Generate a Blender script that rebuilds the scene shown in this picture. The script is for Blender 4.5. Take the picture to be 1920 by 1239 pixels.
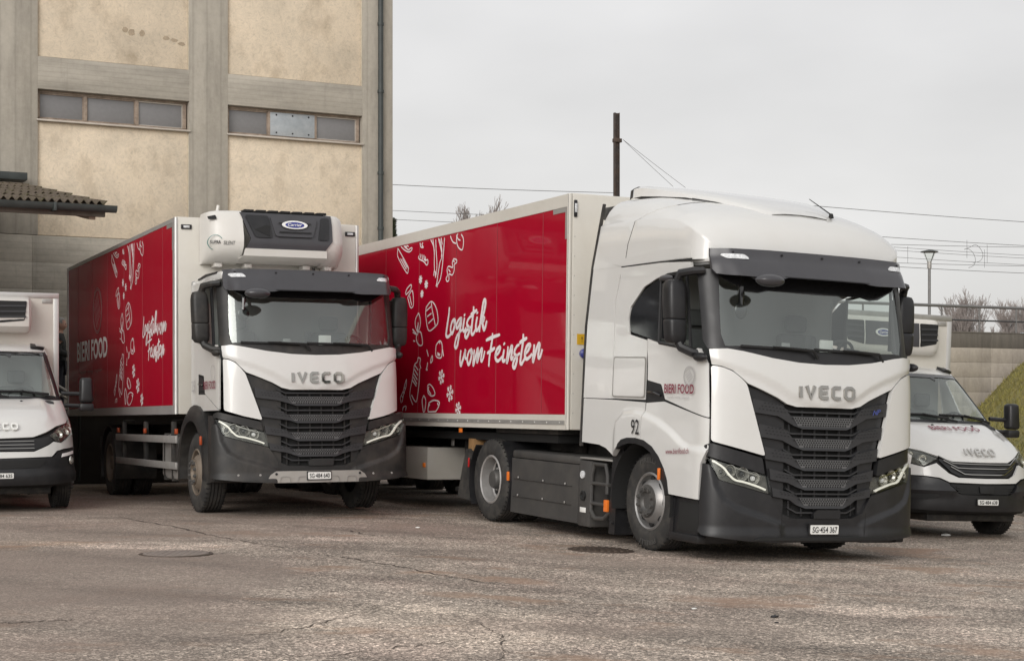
import bpy, bmesh, math, random
from mathutils import Vector, Matrix, noise as mnoise
random.seed(7)
rad = math.radians
for o in list(bpy.data.objects): bpy.data.objects.remove(o)
sc = bpy.context.scene
COL = sc.collection
CAMZ = 1.333
# ---------------------------------------------------------------- camera
cam_d = bpy.data.cameras.new('camera'); cam = bpy.data.objects.new('camera', cam_d); COL.objects.link(cam)
cam.location = (0, 0, CAMZ); cam.rotation_euler = (rad(90), 0, 0)
cam_d.sensor_width = 36; cam_d.lens = 3140/1920*36; cam_d.shift_y = (763-619.5)/1920
cam_d.clip_start = .1; cam_d.clip_end = 3000
sc.camera = cam
# ---------------------------------------------------------------- sky: overcast, brighter towards the zenith
SUN_EL, SUN_AZ = 25, 200           # soft sun behind the cloud, behind and left of the camera
w = bpy.data.worlds.new('World'); sc.world = w; w.use_nodes = True
nt = w.node_tree; nt.nodes.clear()
def N(nt, t, **k):
    n = nt.nodes.new(t)
    for a, b in k.items():
        if a.startswith('i_'): n.inputs[int(a[2:])].default_value = b
        else: setattr(n, a, b)
    return n
out = N(nt, 'ShaderNodeOutputWorld')
sky = N(nt, 'ShaderNodeTexSky', sky_type='NISHITA'); sky.sun_disc = False
sky.sun_elevation = rad(SUN_EL); sky.sun_rotation = rad(SUN_AZ); sky.dust_density = 4
bg1 = N(nt, 'ShaderNodeBackground'); bg1.inputs[1].default_value = .05
hsv = N(nt, 'ShaderNodeHueSaturation'); hsv.inputs['Saturation'].default_value = .12
nt.links.new(sky.outputs[0], hsv.inputs['Color']); nt.links.new(hsv.outputs[0], bg1.inputs[0])
tc = N(nt, 'ShaderNodeTexCoord'); sep = N(nt, 'ShaderNodeSeparateXYZ'); nt.links.new(tc.outputs['Generated'], sep.inputs[0])
ramp = N(nt, 'ShaderNodeValToRGB'); e = ramp.color_ramp.elements
e[0].position = 0; e[0].color = (.70, .69, .67, 1); e[1].position = 1; e[1].color = (.72, .72, .72, 1)
m = ramp.color_ramp.elements.new(.3); m.color = (.60, .592, .595, 1)
nt.links.new(sep.outputs[2], ramp.inputs[0])
mp = N(nt, 'ShaderNodeMapping'); mp.inputs['Scale'].default_value = (1.5, 1.5, 3.6); mp.inputs['Location'].default_value = (.35, .2, .1); nt.links.new(tc.outputs['Generated'], mp.inputs[0])
ns = N(nt, 'ShaderNodeTexNoise'); ns.inputs['Scale'].default_value = 2.4; ns.inputs['Detail'].default_value = 5; ns.inputs['Roughness'].default_value = .45; nt.links.new(mp.outputs[0], ns.inputs[0])
mr = N(nt, 'ShaderNodeMapRange'); mr.inputs['From Min'].default_value = .3; mr.inputs['From Max'].default_value = .7
mr.inputs['To Min'].default_value = .80; mr.inputs['To Max'].default_value = 1.08; nt.links.new(ns.outputs['Fac'], mr.inputs[0])
mul = N(nt, 'ShaderNodeMix', data_type='RGBA', blend_type='MULTIPLY'); mul.inputs[0].default_value = 1
nt.links.new(ramp.outputs[0], mul.inputs[6]); nt.links.new(mr.outputs[0], mul.inputs[7])
bg2 = N(nt, 'ShaderNodeBackground'); bg2.inputs[1].default_value = .92; nt.links.new(mul.outputs[2], bg2.inputs[0])
ad = N(nt, 'ShaderNodeAddShader'); nt.links.new(bg1.outputs[0], ad.inputs[0]); nt.links.new(bg2.outputs[0], ad.inputs[1])
nt.links.new(ad.outputs[0], out.inputs[0])
sd = bpy.data.lights.new('sun', 'SUN'); so = bpy.data.objects.new('sun', sd); COL.objects.link(so)
sd.energy = 1.3; sd.angle = rad(40); sd.color = (1, .96, .91)
so.rotation_euler = Vector((-math.sin(rad(SUN_AZ))*math.cos(rad(SUN_EL)), -math.cos(rad(SUN_AZ))*math.cos(rad(SUN_EL)), -math.sin(rad(SUN_EL)))).to_track_quat('-Z', 'Y').to_euler()
so.location = (-15, -15, 30)
sc.view_settings.view_transform = 'Standard'; sc.view_settings.look = 'None'
sc.view_settings.exposure = 0.0; sc.view_settings.gamma = 1
# ---------------------------------------------------------------- materials
MAT = {}
def pmat(name, col, rough=.5, metal=0, coat=0, var=.0, vscale=3, bump=0, bscale=60, dirt=None, spec=.5, emit=None, rvar=0, coat_rough=.05):
    m = bpy.data.materials.new(name); m.use_nodes = True; nt = m.node_tree
    p = nt.nodes['Principled BSDF']
    p.inputs['Base Color'].default_value = (*col, 1); p.inputs['Roughness'].default_value = rough
    p.inputs['Metallic'].default_value = metal; p.inputs['Coat Weight'].default_value = coat; p.inputs['Coat Roughness'].default_value = coat_rough
    p.inputs['Specular IOR Level'].default_value = spec
    if emit: p.inputs['Emission Color'].default_value = (*emit[0], 1); p.inputs['Emission Strength'].default_value = emit[1]
    L = nt.links.new
    if var or bump or dirt or rvar:
        tc = N(nt, 'ShaderNodeTexCoord')
        last = None
        if var or rvar:
            n1 = N(nt, 'ShaderNodeTexNoise'); n1.inputs['Scale'].default_value = vscale; n1.inputs['Detail'].default_value = 6; n1.inputs['Roughness'].default_value = .62
            L(tc.outputs['Object'], n1.inputs[0])
        if var:
            mr = N(nt, 'ShaderNodeMapRange'); mr.inputs[1].default_value = .28; mr.inputs[2].default_value = .72; mr.inputs[3].default_value = 1-var; mr.inputs[4].default_value = 1+var
            L(n1.outputs['Fac'], mr.inputs[0])
            mx = N(nt, 'ShaderNodeMix', data_type='RGBA', blend_type='MULTIPLY'); mx.inputs[0].default_value = 1; mx.inputs[6].default_value = (*col, 1)
            L(mr.outputs[0], mx.inputs[7]); last = mx.outputs[2]
        if rvar:
            mr = N(nt, 'ShaderNodeMapRange'); mr.inputs[1].default_value = .3; mr.inputs[2].default_value = .7; mr.inputs[3].default_value = rough-rvar; mr.inputs[4].default_value = rough+rvar
            L(n1.outputs['Fac'], mr.inputs[0]); L(mr.outputs[0], p.inputs['Roughness'])
        if dirt:   # (colour, amount, scale)
            n2 = N(nt, 'ShaderNodeTexNoise'); n2.inputs['Scale'].default_value = dirt[2]; n2.inputs['Detail'].default_value = 9; n2.inputs['Roughness'].default_value = .7
            L(tc.outputs['Object'], n2.inputs[0])
            mr = N(nt, 'ShaderNodeMapRange'); mr.inputs[1].default_value = .45; mr.inputs[2].default_value = .8; mr.inputs[3].default_value = 0; mr.inputs[4].default_value = dirt[1]
            L(n2.outputs['Fac'], mr.inputs[0])
            mx = N(nt, 'ShaderNodeMix', data_type='RGBA'); L(mr.outputs[0], mx.inputs[0])
            if last: L(last, mx.inputs[6])
            else: mx.inputs[6].default_value = (*col, 1)
            mx.inputs[7].default_value = (*dirt[0], 1); last = mx.outputs[2]
        if last: L(last, p.inputs['Base Color'])
        if bump:
            n3 = N(nt, 'ShaderNodeTexNoise'); n3.inputs['Scale'].default_value = bscale; n3.inputs['Detail'].default_value = 3
            L(tc.outputs['Object'], n3.inputs[0])
            b = N(nt, 'ShaderNodeBump'); b.inputs['Strength'].default_value = bump; b.inputs['Distance'].default_value = .004
            L(n3.outputs['Fac'], b.inputs['Height']); L(b.outputs[0], p.inputs['Normal'])
    MAT[name] = m; return m
def glass(name, tint, refl, rough=.02):
    m = bpy.data.materials.new(name); m.use_nodes = True; nt = m.node_tree; nt.nodes.clear(); L = nt.links.new
    o = N(nt, 'ShaderNodeOutputMaterial'); t = N(nt, 'ShaderNodeBsdfTransparent'); t.inputs[0].default_value = (*tint, 1)
    g = N(nt, 'ShaderNodeBsdfGlossy'); g.inputs['Roughness'].default_value = rough; g.inputs[0].default_value = (.95, 1, .97, 1)
    lw = N(nt, 'ShaderNodeLayerWeight'); lw.inputs['Blend'].default_value = .5
    pw = N(nt, 'ShaderNodeMath', operation='POWER'); pw.inputs[1].default_value = 4.5; L(lw.outputs['Facing'], pw.inputs[0])
    mr = N(nt, 'ShaderNodeMapRange'); mr.inputs[3].default_value = refl; mr.inputs[4].default_value = 1; L(pw.outputs[0], mr.inputs[0])
    mx = N(nt, 'ShaderNodeMixShader'); L(mr.outputs[0], mx.inputs[0]); L(t.outputs[0], mx.inputs[1]); L(g.outputs[0], mx.inputs[2]); L(mx.outputs[0], o.inputs[0])
    MAT[name] = m; return m
pmat('white_paint', (.655, .65, .63), .28, coat=.9, var=.015, vscale=2, dirt=((.5, .46, .38), .10, 3))
pmat('white_paint_dusty', (.64, .63, .60), .36, coat=.3, var=.02, vscale=2, dirt=((.42, .37, .29), .35, 2.2))
pmat('white_panel', (.60, .575, .52), .42, var=.03, vscale=1.5, dirt=((.45, .40, .32), .30, 2.5))
pmat('white_unit', (.66, .64, .60), .4, coat=.2, var=.02, vscale=3, dirt=((.5, .46, .4), .25, 3))
pmat('alu', (.60, .59, .57), .38, metal=.6, var=.05, vscale=4, rvar=.08)
pmat('alu_dull', (.42, .41, .39), .45, metal=.5, var=.12, vscale=5, dirt=((.25, .22, .18), .5, 4))
pmat('black_plastic', (.0145, .0145, .016), .40, var=.12, vscale=6, bump=.12, bscale=350, dirt=((.09, .082, .075), .12, 3), rvar=.07)
pmat('black_plastic_dusty', (.018, .0175, .017), .5, var=.2, vscale=5, bump=.12, bscale=350, dirt=((.14, .12, .10), .42, 2.2))
pmat('grey_plastic', (.050, .049, .054), .33, var=.08, vscale=4, coat=.15, rvar=.05)
pmat('slat_grey', (.030, .030, .032), .40, var=.1, vscale=8, bump=.1, bscale=300)
pmat('black_gloss', (.012, .012, .013), .12, coat=.5)
pmat('black_matt', (.012, .012, .012), .8)
pmat('chassis', (.022, .021, .02), .7, var=.3, vscale=5, dirt=((.12, .1, .08), .5, 5))
pmat('box_grey', (.052, .050, .048), .6, var=.12, vscale=4, bump=.1, bscale=120, dirt=((.12, .11, .095), .4, 3))
pmat('mesh_grey', (.11, .11, .112), .45, var=.15, vscale=10)
pmat('rubber', (.028, .027, .026), .78, var=.18, vscale=9, bump=.3, bscale=90, dirt=((.14, .125, .105), .55, 5))
pmat('steel_rim', (.42, .41, .40), .42, metal=.45, var=.12, vscale=8, dirt=((.16, .13, .10), .5, 7))
pmat('rim_grey', (.33, .325, .32), .38, metal=.6, var=.12, vscale=8, dirt=((.16, .13, .10), .45, 7))
pmat('rim_dirty', (.20, .165, .13), .6, metal=.3, var=.2, vscale=8, dirt=((.12, .085, .06), .6, 7))
pmat('chrome', (.40, .385, .36), .09, metal=1)
pmat('red_vinyl', (.36, .0018, .019), .45, coat=.42, var=.07, vscale=.7, coat_rough=.05, spec=.02, rvar=.06)
pmat('vinyl_white', (.80, .74, .74), .4)
pmat('vinyl_grey', (.9, .87, .86), .6)
pmat('vinyl_faint', (.30, .06, .07), .45)
pmat('print_maroon', (.21, .012, .04), .4)
pmat('print_grey', (.40, .39, .39), .5)
pmat('print_black', (.015, .015, .017), .45)
pmat('print_blue', (.035, .045, .22), .3)
pmat('plate_white', (.78, .78, .75), .35)
pmat('lamp_amber', (.66, .15, .02), .2, coat=.5, emit=((1, .28, .03), .12))
pmat('lamp_red', (.45, .02, .02), .2, coat=.5)
pmat('lamp_white', (.62, .63, .64), .25, coat=.4, var=.35, vscale=45)
pmat('lamp_orange_dim', (.42, .07, .02), .3, coat=.4)
pmat('hub_grey', (.10, .098, .095), .5, metal=.3, var=.2, vscale=10, dirt=((.14, .12, .1), .5, 8))
pmat('drl', (.85, .84, .78), .2, emit=((1, .98, .88), .10))
pmat('lamp_bowl', (.62, .61, .57), .22, metal=.8, var=.45, vscale=30, bump=.6, bscale=40)
pmat('lamp_dark', (.10, .098, .09), .25, metal=.4, var=.6, vscale=14)
pmat('interior_grey', (.30, .305, .30), .8)
pmat('interior_dark', (.035, .036, .037), .75)
pmat('seat_cloth', (.11, .115, .115), .9, var=.1, vscale=20)
pmat('silver_trim', (.46, .44, .41), .4, metal=.5, var=.06, vscale=4, dirt=((.25, .21, .17), .4, 4))
pmat('yellow_sign', (.65, .38, .02), .5)
pmat('wood_brown', (.30, .17, .07), .8, var=.2)
glass('windscreen', (.78, .82, .80), .17)
glass('side_glass', (.80, .85, .82), .07)
glass('lamp_glass', (.95, .96, .94), .04)
pmat('dark_glass', (.018, .019, .021), .08, coat=.3)
# ---------------------------------------------------------------- mesh helpers
def finish(bm, name, mat, parent=None, sharp=32, smooth=True, kind=None, label=None):
    bmesh.ops.remove_doubles(bm, verts=bm.verts, dist=1e-5)
    bmesh.ops.recalc_face_normals(bm, faces=bm.faces)
    me = bpy.data.meshes.new(name)
    if smooth:
        for f in bm.faces: f.smooth = True
        ca = math.cos(rad(sharp))
        for ed in bm.edges:
            lf = ed.link_faces
            if len(lf) != 2 or lf[0].normal.dot(lf[1].normal) < ca: ed.smooth = False
    bm.to_mesh(me); bm.free()
    o = bpy.data.objects.new(name, me); COL.objects.link(o)
    ms = mat if isinstance(mat, (list, tuple)) else [mat]
    for x in ms: me.materials.append(MAT[x] if isinstance(x, str) else x)
    if parent: o.parent = parent
    if kind: o['kind'] = kind
    if label: o['label'] = label
    return o
def thing(name, label, cat, loc=(0, 0, 0), rz=0, group=None, mw=None):
    o = bpy.data.objects.new(name, None); COL.objects.link(o); o.empty_display_size = .2
    if mw is not None: o.matrix_world = mw
    else: o.location = loc; o.rotation_euler = (0, 0, rz)
    o['label'] = label; o['category'] = cat
    if group: o['group'] = group
    return o
def tag(o, label, cat, group=None):
    o['label'] = label; o['category'] = cat
    if group: o['group'] = group
    return o
def copy_tree(o, parent=None):
    c = o.copy(); COL.objects.link(c)
    if parent: c.parent = parent; c.matrix_parent_inverse = o.matrix_parent_inverse
    for ch in o.children: copy_tree(ch, c)
    return c
def bx(bm, x0, x1, y0, y1, z0, z1, b=0, mi=0, M=None, seg=2):
    vs = [bm.verts.new((x, y, z)) for x in (x0, x1) for y in (y0, y1) for z in (z0, z1)]
    fs = [bm.faces.new([vs[i] for i in q]) for q in ((0, 1, 3, 2), (4, 6, 7, 5), (0, 4, 5, 1), (2, 3, 7, 6), (0, 2, 6, 4), (1, 5, 7, 3))]
    if b:
        ed = list({e for f in fs for e in f.edges})
        r = bmesh.ops.bevel(bm, geom=ed, offset=b, segments=seg, affect='EDGES', profile=.5)
        fs = r['faces'] + [f for f in fs if f.is_valid]
        vs = list({v for f in fs for v in f.verts})
    for f in fs:
        if f.is_valid: f.material_index = mi
    if M is not None:
        for v in vs: v.co = M @ v.co
    return fs
def box(name, mat, parent, x0, x1, y0, y1, z0, z1, b=.01, **k):
    bm = bmesh.new(); bx(bm, x0, x1, y0, y1, z0, z1, b); return finish(bm, name, mat, parent, **k)
def tube(bm, pts, r, n=8, mi=0, cap=True):
    pts = [Vector(p) for p in pts]; rs = r if isinstance(r, (list, tuple)) else [r]*len(pts)
    rings = []; up = None
    for i, p in enumerate(pts):
        d = (pts[min(i+1, len(pts)-1)]-pts[max(i-1, 0)]).normalized()
        if up is None: up = Vector((0, 0, 1)) if abs(d.z) < .9 else Vector((1, 0, 0))
        a = d.cross(up).normalized(); b = a.cross(d); up = b
        rings.append([bm.verts.new(p+(a*math.cos(t)+b*math.sin(t))*rs[i]) for t in [2*math.pi*k/n for k in range(n)]])
    for q in range(len(rings)-1):
        for k in range(n):
            f = bm.faces.new((rings[q][k], rings[q][(k+1) % n], rings[q+1][(k+1) % n], rings[q+1][k])); f.material_index = mi
    if cap and n > 2:
        for rg in (rings[0], rings[-1][::-1]):
            try: bm.faces.new(rg).material_index = mi
            except Exception: pass
def tubeo(name, mat, parent, pts, r, n=8, **k):
    bm = bmesh.new(); tube(bm, pts, r, n); return finish(bm, name, mat, parent, **k)
def lathe(bm, prof, n=40, axis='y', c=(0, 0, 0), mi=0, close=False):
    rings = []
    for (r, h) in prof:
        rg = []
        for k in range(n):
            a = 2*math.pi*k/n
            if axis == 'y': p = (c[0]+r*math.cos(a), c[1]+h, c[2]+r*math.sin(a))
            elif axis == 'z': p = (c[0]+r*math.cos(a), c[1]+r*math.sin(a), c[2]+h)
            else: p = (c[0]+h, c[1]+r*math.cos(a), c[2]+r*math.sin(a))
            rg.append(bm.verts.new(p))
        rings.append(rg)
    for i in range(len(rings)-1):
        for k in range(n):
            f = bm.faces.new((rings[i][k], rings[i][(k+1) % n], rings[i+1][(k+1) % n], rings[i+1][k])); f.material_index = mi
    for rg, pr in ((rings[0], prof[0]), (rings[-1], prof[-1])):
        if pr[0] > 1e-4:
            if close: bm.faces.new(rg).material_index = mi
def chaikin(P, n=2, closed=True):
    for _ in range(n):
        Q = []
        m = len(P)
        for i in range(m if closed else m-1):
            a, b = P[i], P[(i+1) % m]
            Q += [tuple(.75*x+.25*y for x, y in zip(a, b)), tuple(.25*x+.75*y for x, y in zip(a, b))]
        if not closed: Q = [P[0]]+Q+[P[-1]]
        P = Q
    return P
def fillet(P, r, n=3):
    out = []; m = len(P)
    for i in range(m):
        a, b, c = Vector(P[i-1][:2]), Vector(P[i][:2]), Vector(P[(i+1) % m][:2])
        d1, d2 = (a-b), (c-b); rr = min(r, d1.length*.45, d2.length*.45)
        p, q = b+d1.normalized()*rr, b+d2.normalized()*rr
        for k in range(n+1):
            t = k/n; out.append(tuple(p*(1-t)**2+b*2*t*(1-t)+q*t*t))
    return out
def lerp_tab(T, x):
    if x <= T[0][0]: return T[0][1]
    for (a, b), (c, d) in zip(T, T[1:]):
        if x <= c: return b+(d-b)*(x-a)/(c-a)
    return T[-1][1]
def sst(t): t = max(0, min(1, t)); return t*t*(3-2*t)
def crspline(P, n=8):
    P = [tuple(p) for p in P]; Q = [P[0]]+P+[P[-1]]; out = []
    for i in range(1, len(Q)-2):
        for k in range(n):
            t = k/n; a, b, c, d = Q[i-1], Q[i], Q[i+1], Q[i+2]
            out.append(tuple(.5*((2*b[j])+(c[j]-a[j])*t+(2*a[j]-5*b[j]+4*c[j]-d[j])*t*t+(-a[j]+3*b[j]-3*c[j]+d[j])*t**3) for j in range(len(b))))
    out.append(P[-1]); return out
# ---- panel: a 2D outline (u,v) laid on a surface map fn(u,v,d) with edge rounding and thickness
def panel(name, poly, fn, mat, parent, d=0, thick=.02, bev=.006, gu=.08, gv=.12, relief=None, sharp=32, **k):
    bm = bmesh.new()
    f = bm.faces.new([bm.verts.new((p[0], p[1], 0)) for p in poly])
    if bev:
        bmesh.ops.inset_region(bm, faces=[f], thickness=bev, depth=0, use_even_offset=True)
        for v in bm.verts:
            if v.is_boundary: v.co.z = -bev*.8
    for ax, g in ((0, gu), (1, gv)):
        if not g: continue
        lo = min(p[ax] for p in poly); hi = max(p[ax] for p in poly)
        i = math.ceil(lo/g)
        while i*g < hi:
            no = [0, 0, 0]; no[ax] = 1; co = [0, 0, 0]; co[ax] = i*g+1e-5
            bmesh.ops.bisect_plane(bm, geom=bm.verts[:]+bm.edges[:]+bm.faces[:], plane_co=co, plane_no=no, dist=1e-6); i += 1
    bmesh.ops.triangulate(bm, faces=bm.faces[:])
    if thick:
        be = [e for e in bm.edges if e.is_boundary]
        r = bmesh.ops.extrude_edge_only(bm, edges=be)
        for v in [g for g in r['geom'] if isinstance(g, bmesh.types.BMVert)]: v.co.z -= thick
    for v in bm.verts:
        dd = d+v.co.z
        if relief and v.co.z > -thick-.001: dd += relief(v.co.x, v.co.y)
        v.co = fn(v.co.x, v.co.y, dd)
    return finish(bm, name, mat, parent, sharp=sharp, **k)
def mir(half):   # mirrored closed outline from a right half listed centre-bottom -> out -> centre-top
    return [(s, z) for s, z in half]+[(-s, z) for s, z in reversed(half) if s > 1e-6]
def ribbon(bm, pts, wd, fn, closed=False, taper=False, z0=.002, z1=.004):
    n = len(pts); P = [Vector(p) for p in pts]; L = []; R = []
    for i in range(n):
        a = P[(i-1) % n] if (closed or i > 0) else P[i]; b = P[(i+1) % n] if (closed or i < n-1) else P[i]
        t = (b-a); t = t.normalized() if t.length > 1e-9 else Vector((1, 0)); nn = Vector((-t.y, t.x))
        ww = wd
        if taper: ww = wd*(.62+.38*math.sin(math.pi*min(1, max(0, i/(n-1))))**.6)*(.9+.2*random.random())
        L.append(P[i]+nn*ww/2); R.append(P[i]-nn*ww/2)
    def ring(v, h): return [bm.verts.new(fn(q.x, q.y, h)) for q in v]
    lt, rt, lb, rb = ring(L, z1), ring(R, z1), ring(L, z0), ring(R, z0)
    rng = range(n if closed else n-1)
    for i in rng:
        j = (i+1) % n
        bm.faces.new((lt[i], lt[j], rt[j], rt[i])); bm.faces.new((lt[i], lb[i], lb[j], lt[j])); bm.faces.new((rt[i], rt[j], rb[j], rb[i]))
    if not closed:
        bm.faces.new((lt[0], rt[0], rb[0], lb[0])); bm.faces.new((lt[-1], lb[-1], rb[-1], rt[-1]))
def text(name, txt, fn, wd, ht, mat, parent, bold=.0, z=.003, shear=0, thick=0, **k):
    cu = bpy.data.curves.new('t', 'FONT'); cu.body = txt; cu.size = 1; cu.offset = bold; cu.shear = shear; cu.resolution_u = 3
    ob = bpy.data.objects.new('t', cu); COL.objects.link(ob)
    me = bpy.data.meshes.new_from_object(ob.evaluated_get(bpy.context.evaluated_depsgraph_get()))
    bm = bmesh.new(); bm.from_mesh(me); bpy.data.objects.remove(ob); bpy.data.meshes.remove(me)
    xs = [v.co.x for v in bm.verts]; ys = [v.co.y for v in bm.verts]
    x0, x1, y0, y1 = min(xs), max(xs), min(ys), max(ys)
    if thick:
        r = bmesh.ops.extrude_face_region(bm, geom=bm.faces[:])
        top = {g for g in r['geom'] if isinstance(g, bmesh.types.BMVert)}
        hs = {v: (z+thick if v in top else z) for v in bm.verts}
    else: hs = {v: z for v in bm.verts}
    for v in bm.verts: v.co = fn((v.co.x-x0)/(x1-x0)*wd, (v.co.y-y0)/(y1-y0)*ht, hs[v])
    return finish(bm, name, mat, parent, smooth=False, **k)
LETTERS = {'I': ([[(.5, .11), (.5, .89)]], .3), 'V': ([[(.13, .95), (.5, .08), (.87, .95)]], 1), 'E': ([[(.9, .89), (.25, .89), (.13, .8), (.13, .2), (.25, .11), (.9, .11)], [(.2, .5), (.82, .5)]], .92),
           'C': ([[(.92, .89), (.3, .89), (.13, .78), (.13, .22), (.3, .11), (.92, .11)]], .92), 'O': ([[(.32, .89), (.68, .89), (.87, .75), (.87, .25), (.68, .11), (.32, .11), (.13, .25), (.13, .75)]], 1.1)}
def word_iveco(parent, fn, x0, z0, wd, ht, mat, thick=.018, d=.0):
    tot = sum(LETTERS[c][1] for c in 'IVECO')+.28*4; k = wd/tot; x = x0
    for c in 'IVECO':
        st, lw = LETTERS[c]; bm = bmesh.new(); lw *= k
        for i, s in enumerate(st):
            pts = [(x+p[0]*lw, z0+p[1]*ht) for p in s]
            ribbon(bm, pts, ht*(.235 if c != 'I' else .24), fn, closed=(c == 'O'), z0=d, z1=d+thick-.0008*i)
        finish(bm, 'letter', mat, parent, sharp=20); x += lw+.28*k
def mat44(M, t): return Matrix(((M[0][0], M[0][1], M[0][2], t[0]), (M[1][0], M[1][1], M[1][2], t[1]), (M[2][0], M[2][1], M[2][2], t[2]), (0, 0, 0, 1)))
def pose(t, yaw, pitch=0, roll=0):   # local x forward, y left, z up
    yaw, p, r = rad(yaw), rad(pitch), rad(roll)
    M = Matrix(((math.sin(yaw), math.cos(yaw), 0), (-math.cos(yaw), math.sin(yaw), 0), (0, 0, 1)))
    Ry = Matrix(((math.cos(p), 0, math.sin(p)), (0, 1, 0), (-math.sin(p), 0, math.cos(p)))); Rx = Matrix(((1, 0, 0), (0, math.cos(r), -math.sin(r)), (0, math.sin(r), math.cos(r))))
    return mat44(M @ Ry @ Rx, (t[0], t[1], t[2]+CAMZ))
# ================================================================ SETTING
def gz(X, Y):
    sp = lambda t: .5*(t+math.sqrt(t*t+1))
    z = -.037*(sp(X+2.5)-sp(X-9))
    z -= .008*max(0, min(6, Y-21.5))/(1+math.exp(max(-50, min(50, 2*(X+3)))))
    return z
def nodes_mat(name):
    m = bpy.data.materials.new(name); m.use_nodes = True; MAT[name] = m
    return m, m.node_tree, m.node_tree.nodes['Principled BSDF'], m.node_tree.links.new
def rgb(nt, stops, fac):
    r = N(nt, 'ShaderNodeValToRGB'); el = r.color_ramp.elements
    while len(el) < len(stops): el.new(.5)
    for q, (p, c) in zip(el, stops): q.position = p; q.color = (*c, 1) if not isinstance(c, (int, float)) else (c, c, c, 1)
    nt.links.new(fac, r.inputs[0]); return r.outputs[0]
def tex(nt, kind, co, scale, detail=5, rough=.6, **k):
    n = N(nt, 'ShaderNodeTexNoise' if kind == 'n' else 'ShaderNodeTexVoronoi')
    n.inputs['Scale'].default_value = scale
    if kind == 'n': n.inputs['Detail'].default_value = detail; n.inputs['Roughness'].default_value = rough
    for a, b in k.items(): setattr(n, a, b)
    nt.links.new(co, n.inputs['Vector']); return n
def mapp(nt, co, scale=(1, 1, 1), rot=(0, 0, 0)):
    n = N(nt, 'ShaderNodeMapping'); n.inputs['Scale'].default_value = scale; n.inputs['Rotation'].default_value = rot; nt.links.new(co, n.inputs[0]); return n.outputs[0]
def mix(nt, a, b, fac=1., mode='MULTIPLY'):
    n = N(nt, 'ShaderNodeMix', data_type='RGBA', blend_type=mode)
    for s, v in ((6, a), (7, b), (0, fac)):
        if isinstance(v, bpy.types.NodeSocket): nt.links.new(v, n.inputs[s])
        elif s == 0: n.inputs[0].default_value = v
        else: n.inputs[s].default_value = (*v, 1)
    return n.outputs[2]
# asphalt: pale worn aggregate, dark bitumen patches
m, nt, p, L = nodes_mat('asphalt'); co = N(nt, 'ShaderNodeTexCoord').outputs['Object']
v1 = tex(nt, 'v', co, 46); v2 = tex(nt, 'v', co, 110)
chip = rgb(nt, [(0, .15), (.35, .34), (.60, .51), (.82, .74), (1, 1.08)], v1.outputs['Color'])
chip2 = rgb(nt, [(0, .55), (.5, .95), (1, 1.45)], v2.outputs['Color'])
gap = rgb(nt, [(0, .30), (.16, 1), (1, 1)], tex(nt, 'v', co, 46, feature='DISTANCE_TO_EDGE').outputs['Distance'])
tint = rgb(nt, [(0, (1.02, .88, .74)), (.5, (1.07, .89, .74)), (1, (1.15, .86, .73))], tex(nt, 'n', co, .7, 4).outputs['Fac'])
c = mix(nt, mix(nt, chip, chip2), gap); 
big = tex(nt, 'n', mapp(nt, co, (1, 1.7, 1), (0, 0, .35)), .42, 7, .62)
c = mix(nt, c, rgb(nt, [(0, .62), (.40, .80), (.53, 1.05), (.66, 1.35), (1, 1.5)], big.outputs['Fac']))
mid = tex(nt, 'n', mapp(nt, co, (.8, 1.5, 1), (0, 0, .3)), 1.3, 8, .7)
c = mix(nt, c, rgb(nt, [(0, .6), (.38, .78), (.52, 1.0), (.68, 1.28), (1, 1.3)], mid.outputs['Fac']))
smear = tex(nt, 'n', mapp(nt, co, (.8, 1.2, 1), (0, 0, -.4)), .9, 6, .65)
smf = rgb(nt, [(0, 0), (.55, 0), (.64, .75), (1, .85)], smear.outputs['Fac'])
c = mix(nt, c, (.29, .235, .20), smf, 'MIX')
c = mix(nt, c, tint)
def blob(cx, cy, rx, ry, wob):
    mpn = N(nt, 'ShaderNodeMapping'); mpn.inputs['Location'].default_value = (-cx/rx, -cy/ry, 0); mpn.inputs['Scale'].default_value = (1/rx, 1/ry, 0); L(co, mpn.inputs[0])
    ln = N(nt, 'ShaderNodeVectorMath', operation='LENGTH'); L(mpn.outputs[0], ln.inputs[0])
    nz = tex(nt, 'n', co, .9, 6, .65); s = N(nt, 'ShaderNodeMath', operation='MULTIPLY_ADD'); L(nz.outputs['Fac'], s.inputs[0]); s.inputs[1].default_value = wob; L(ln.outputs['Value'], s.inputs[2])
    return s.outputs[0]
smooth = mix(nt, (.235, .188, .158), rgb(nt, [(0, .62), (.5, 1), (1, 1.5)], v2.outputs['Color']))
c = mix(nt, c, smooth, rgb(nt, [(0, .72), (.92, .72), (1.02, 0)], blob(-3.9, 13.4, 3.3, 3.4, .55)), 'MIX')
c = mix(nt, c, (1.32, 1.32, 1.30), rgb(nt, [(0, 1), (.62, 1), (.95, 0)], blob(-.6, 10.9, 2.6, 2.0, .6)))
c = mix(nt, c, (1.22, 1.18, 1.12), rgb(nt, [(0, 1), (.8, 1), (1.0, 0)], blob(-5.0, 16.4, 1.4, .5, .4)))
c = mix(nt, c, rgb(nt, [(0, .55), (.40, .80), (.5, 1.0), (.6, 1.2), (1, 1.5)], tex(nt, 'n', co, 21, 4, .75).outputs['Fac']), .6)
dampn = tex(nt, 'n', mapp(nt, co, (.55, 1.0, 1), (0, 0, .25)), .36, 5, .55)
sx = N(nt, 'ShaderNodeSeparateXYZ'); L(co, sx.inputs[0])
lf = N(nt, 'ShaderNodeMapRange'); lf.inputs[1].default_value = 3.5; lf.inputs[2].default_value = -7; lf.inputs[3].default_value = -.10; lf.inputs[4].default_value = .13; L(sx.outputs[0], lf.inputs[0])
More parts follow.
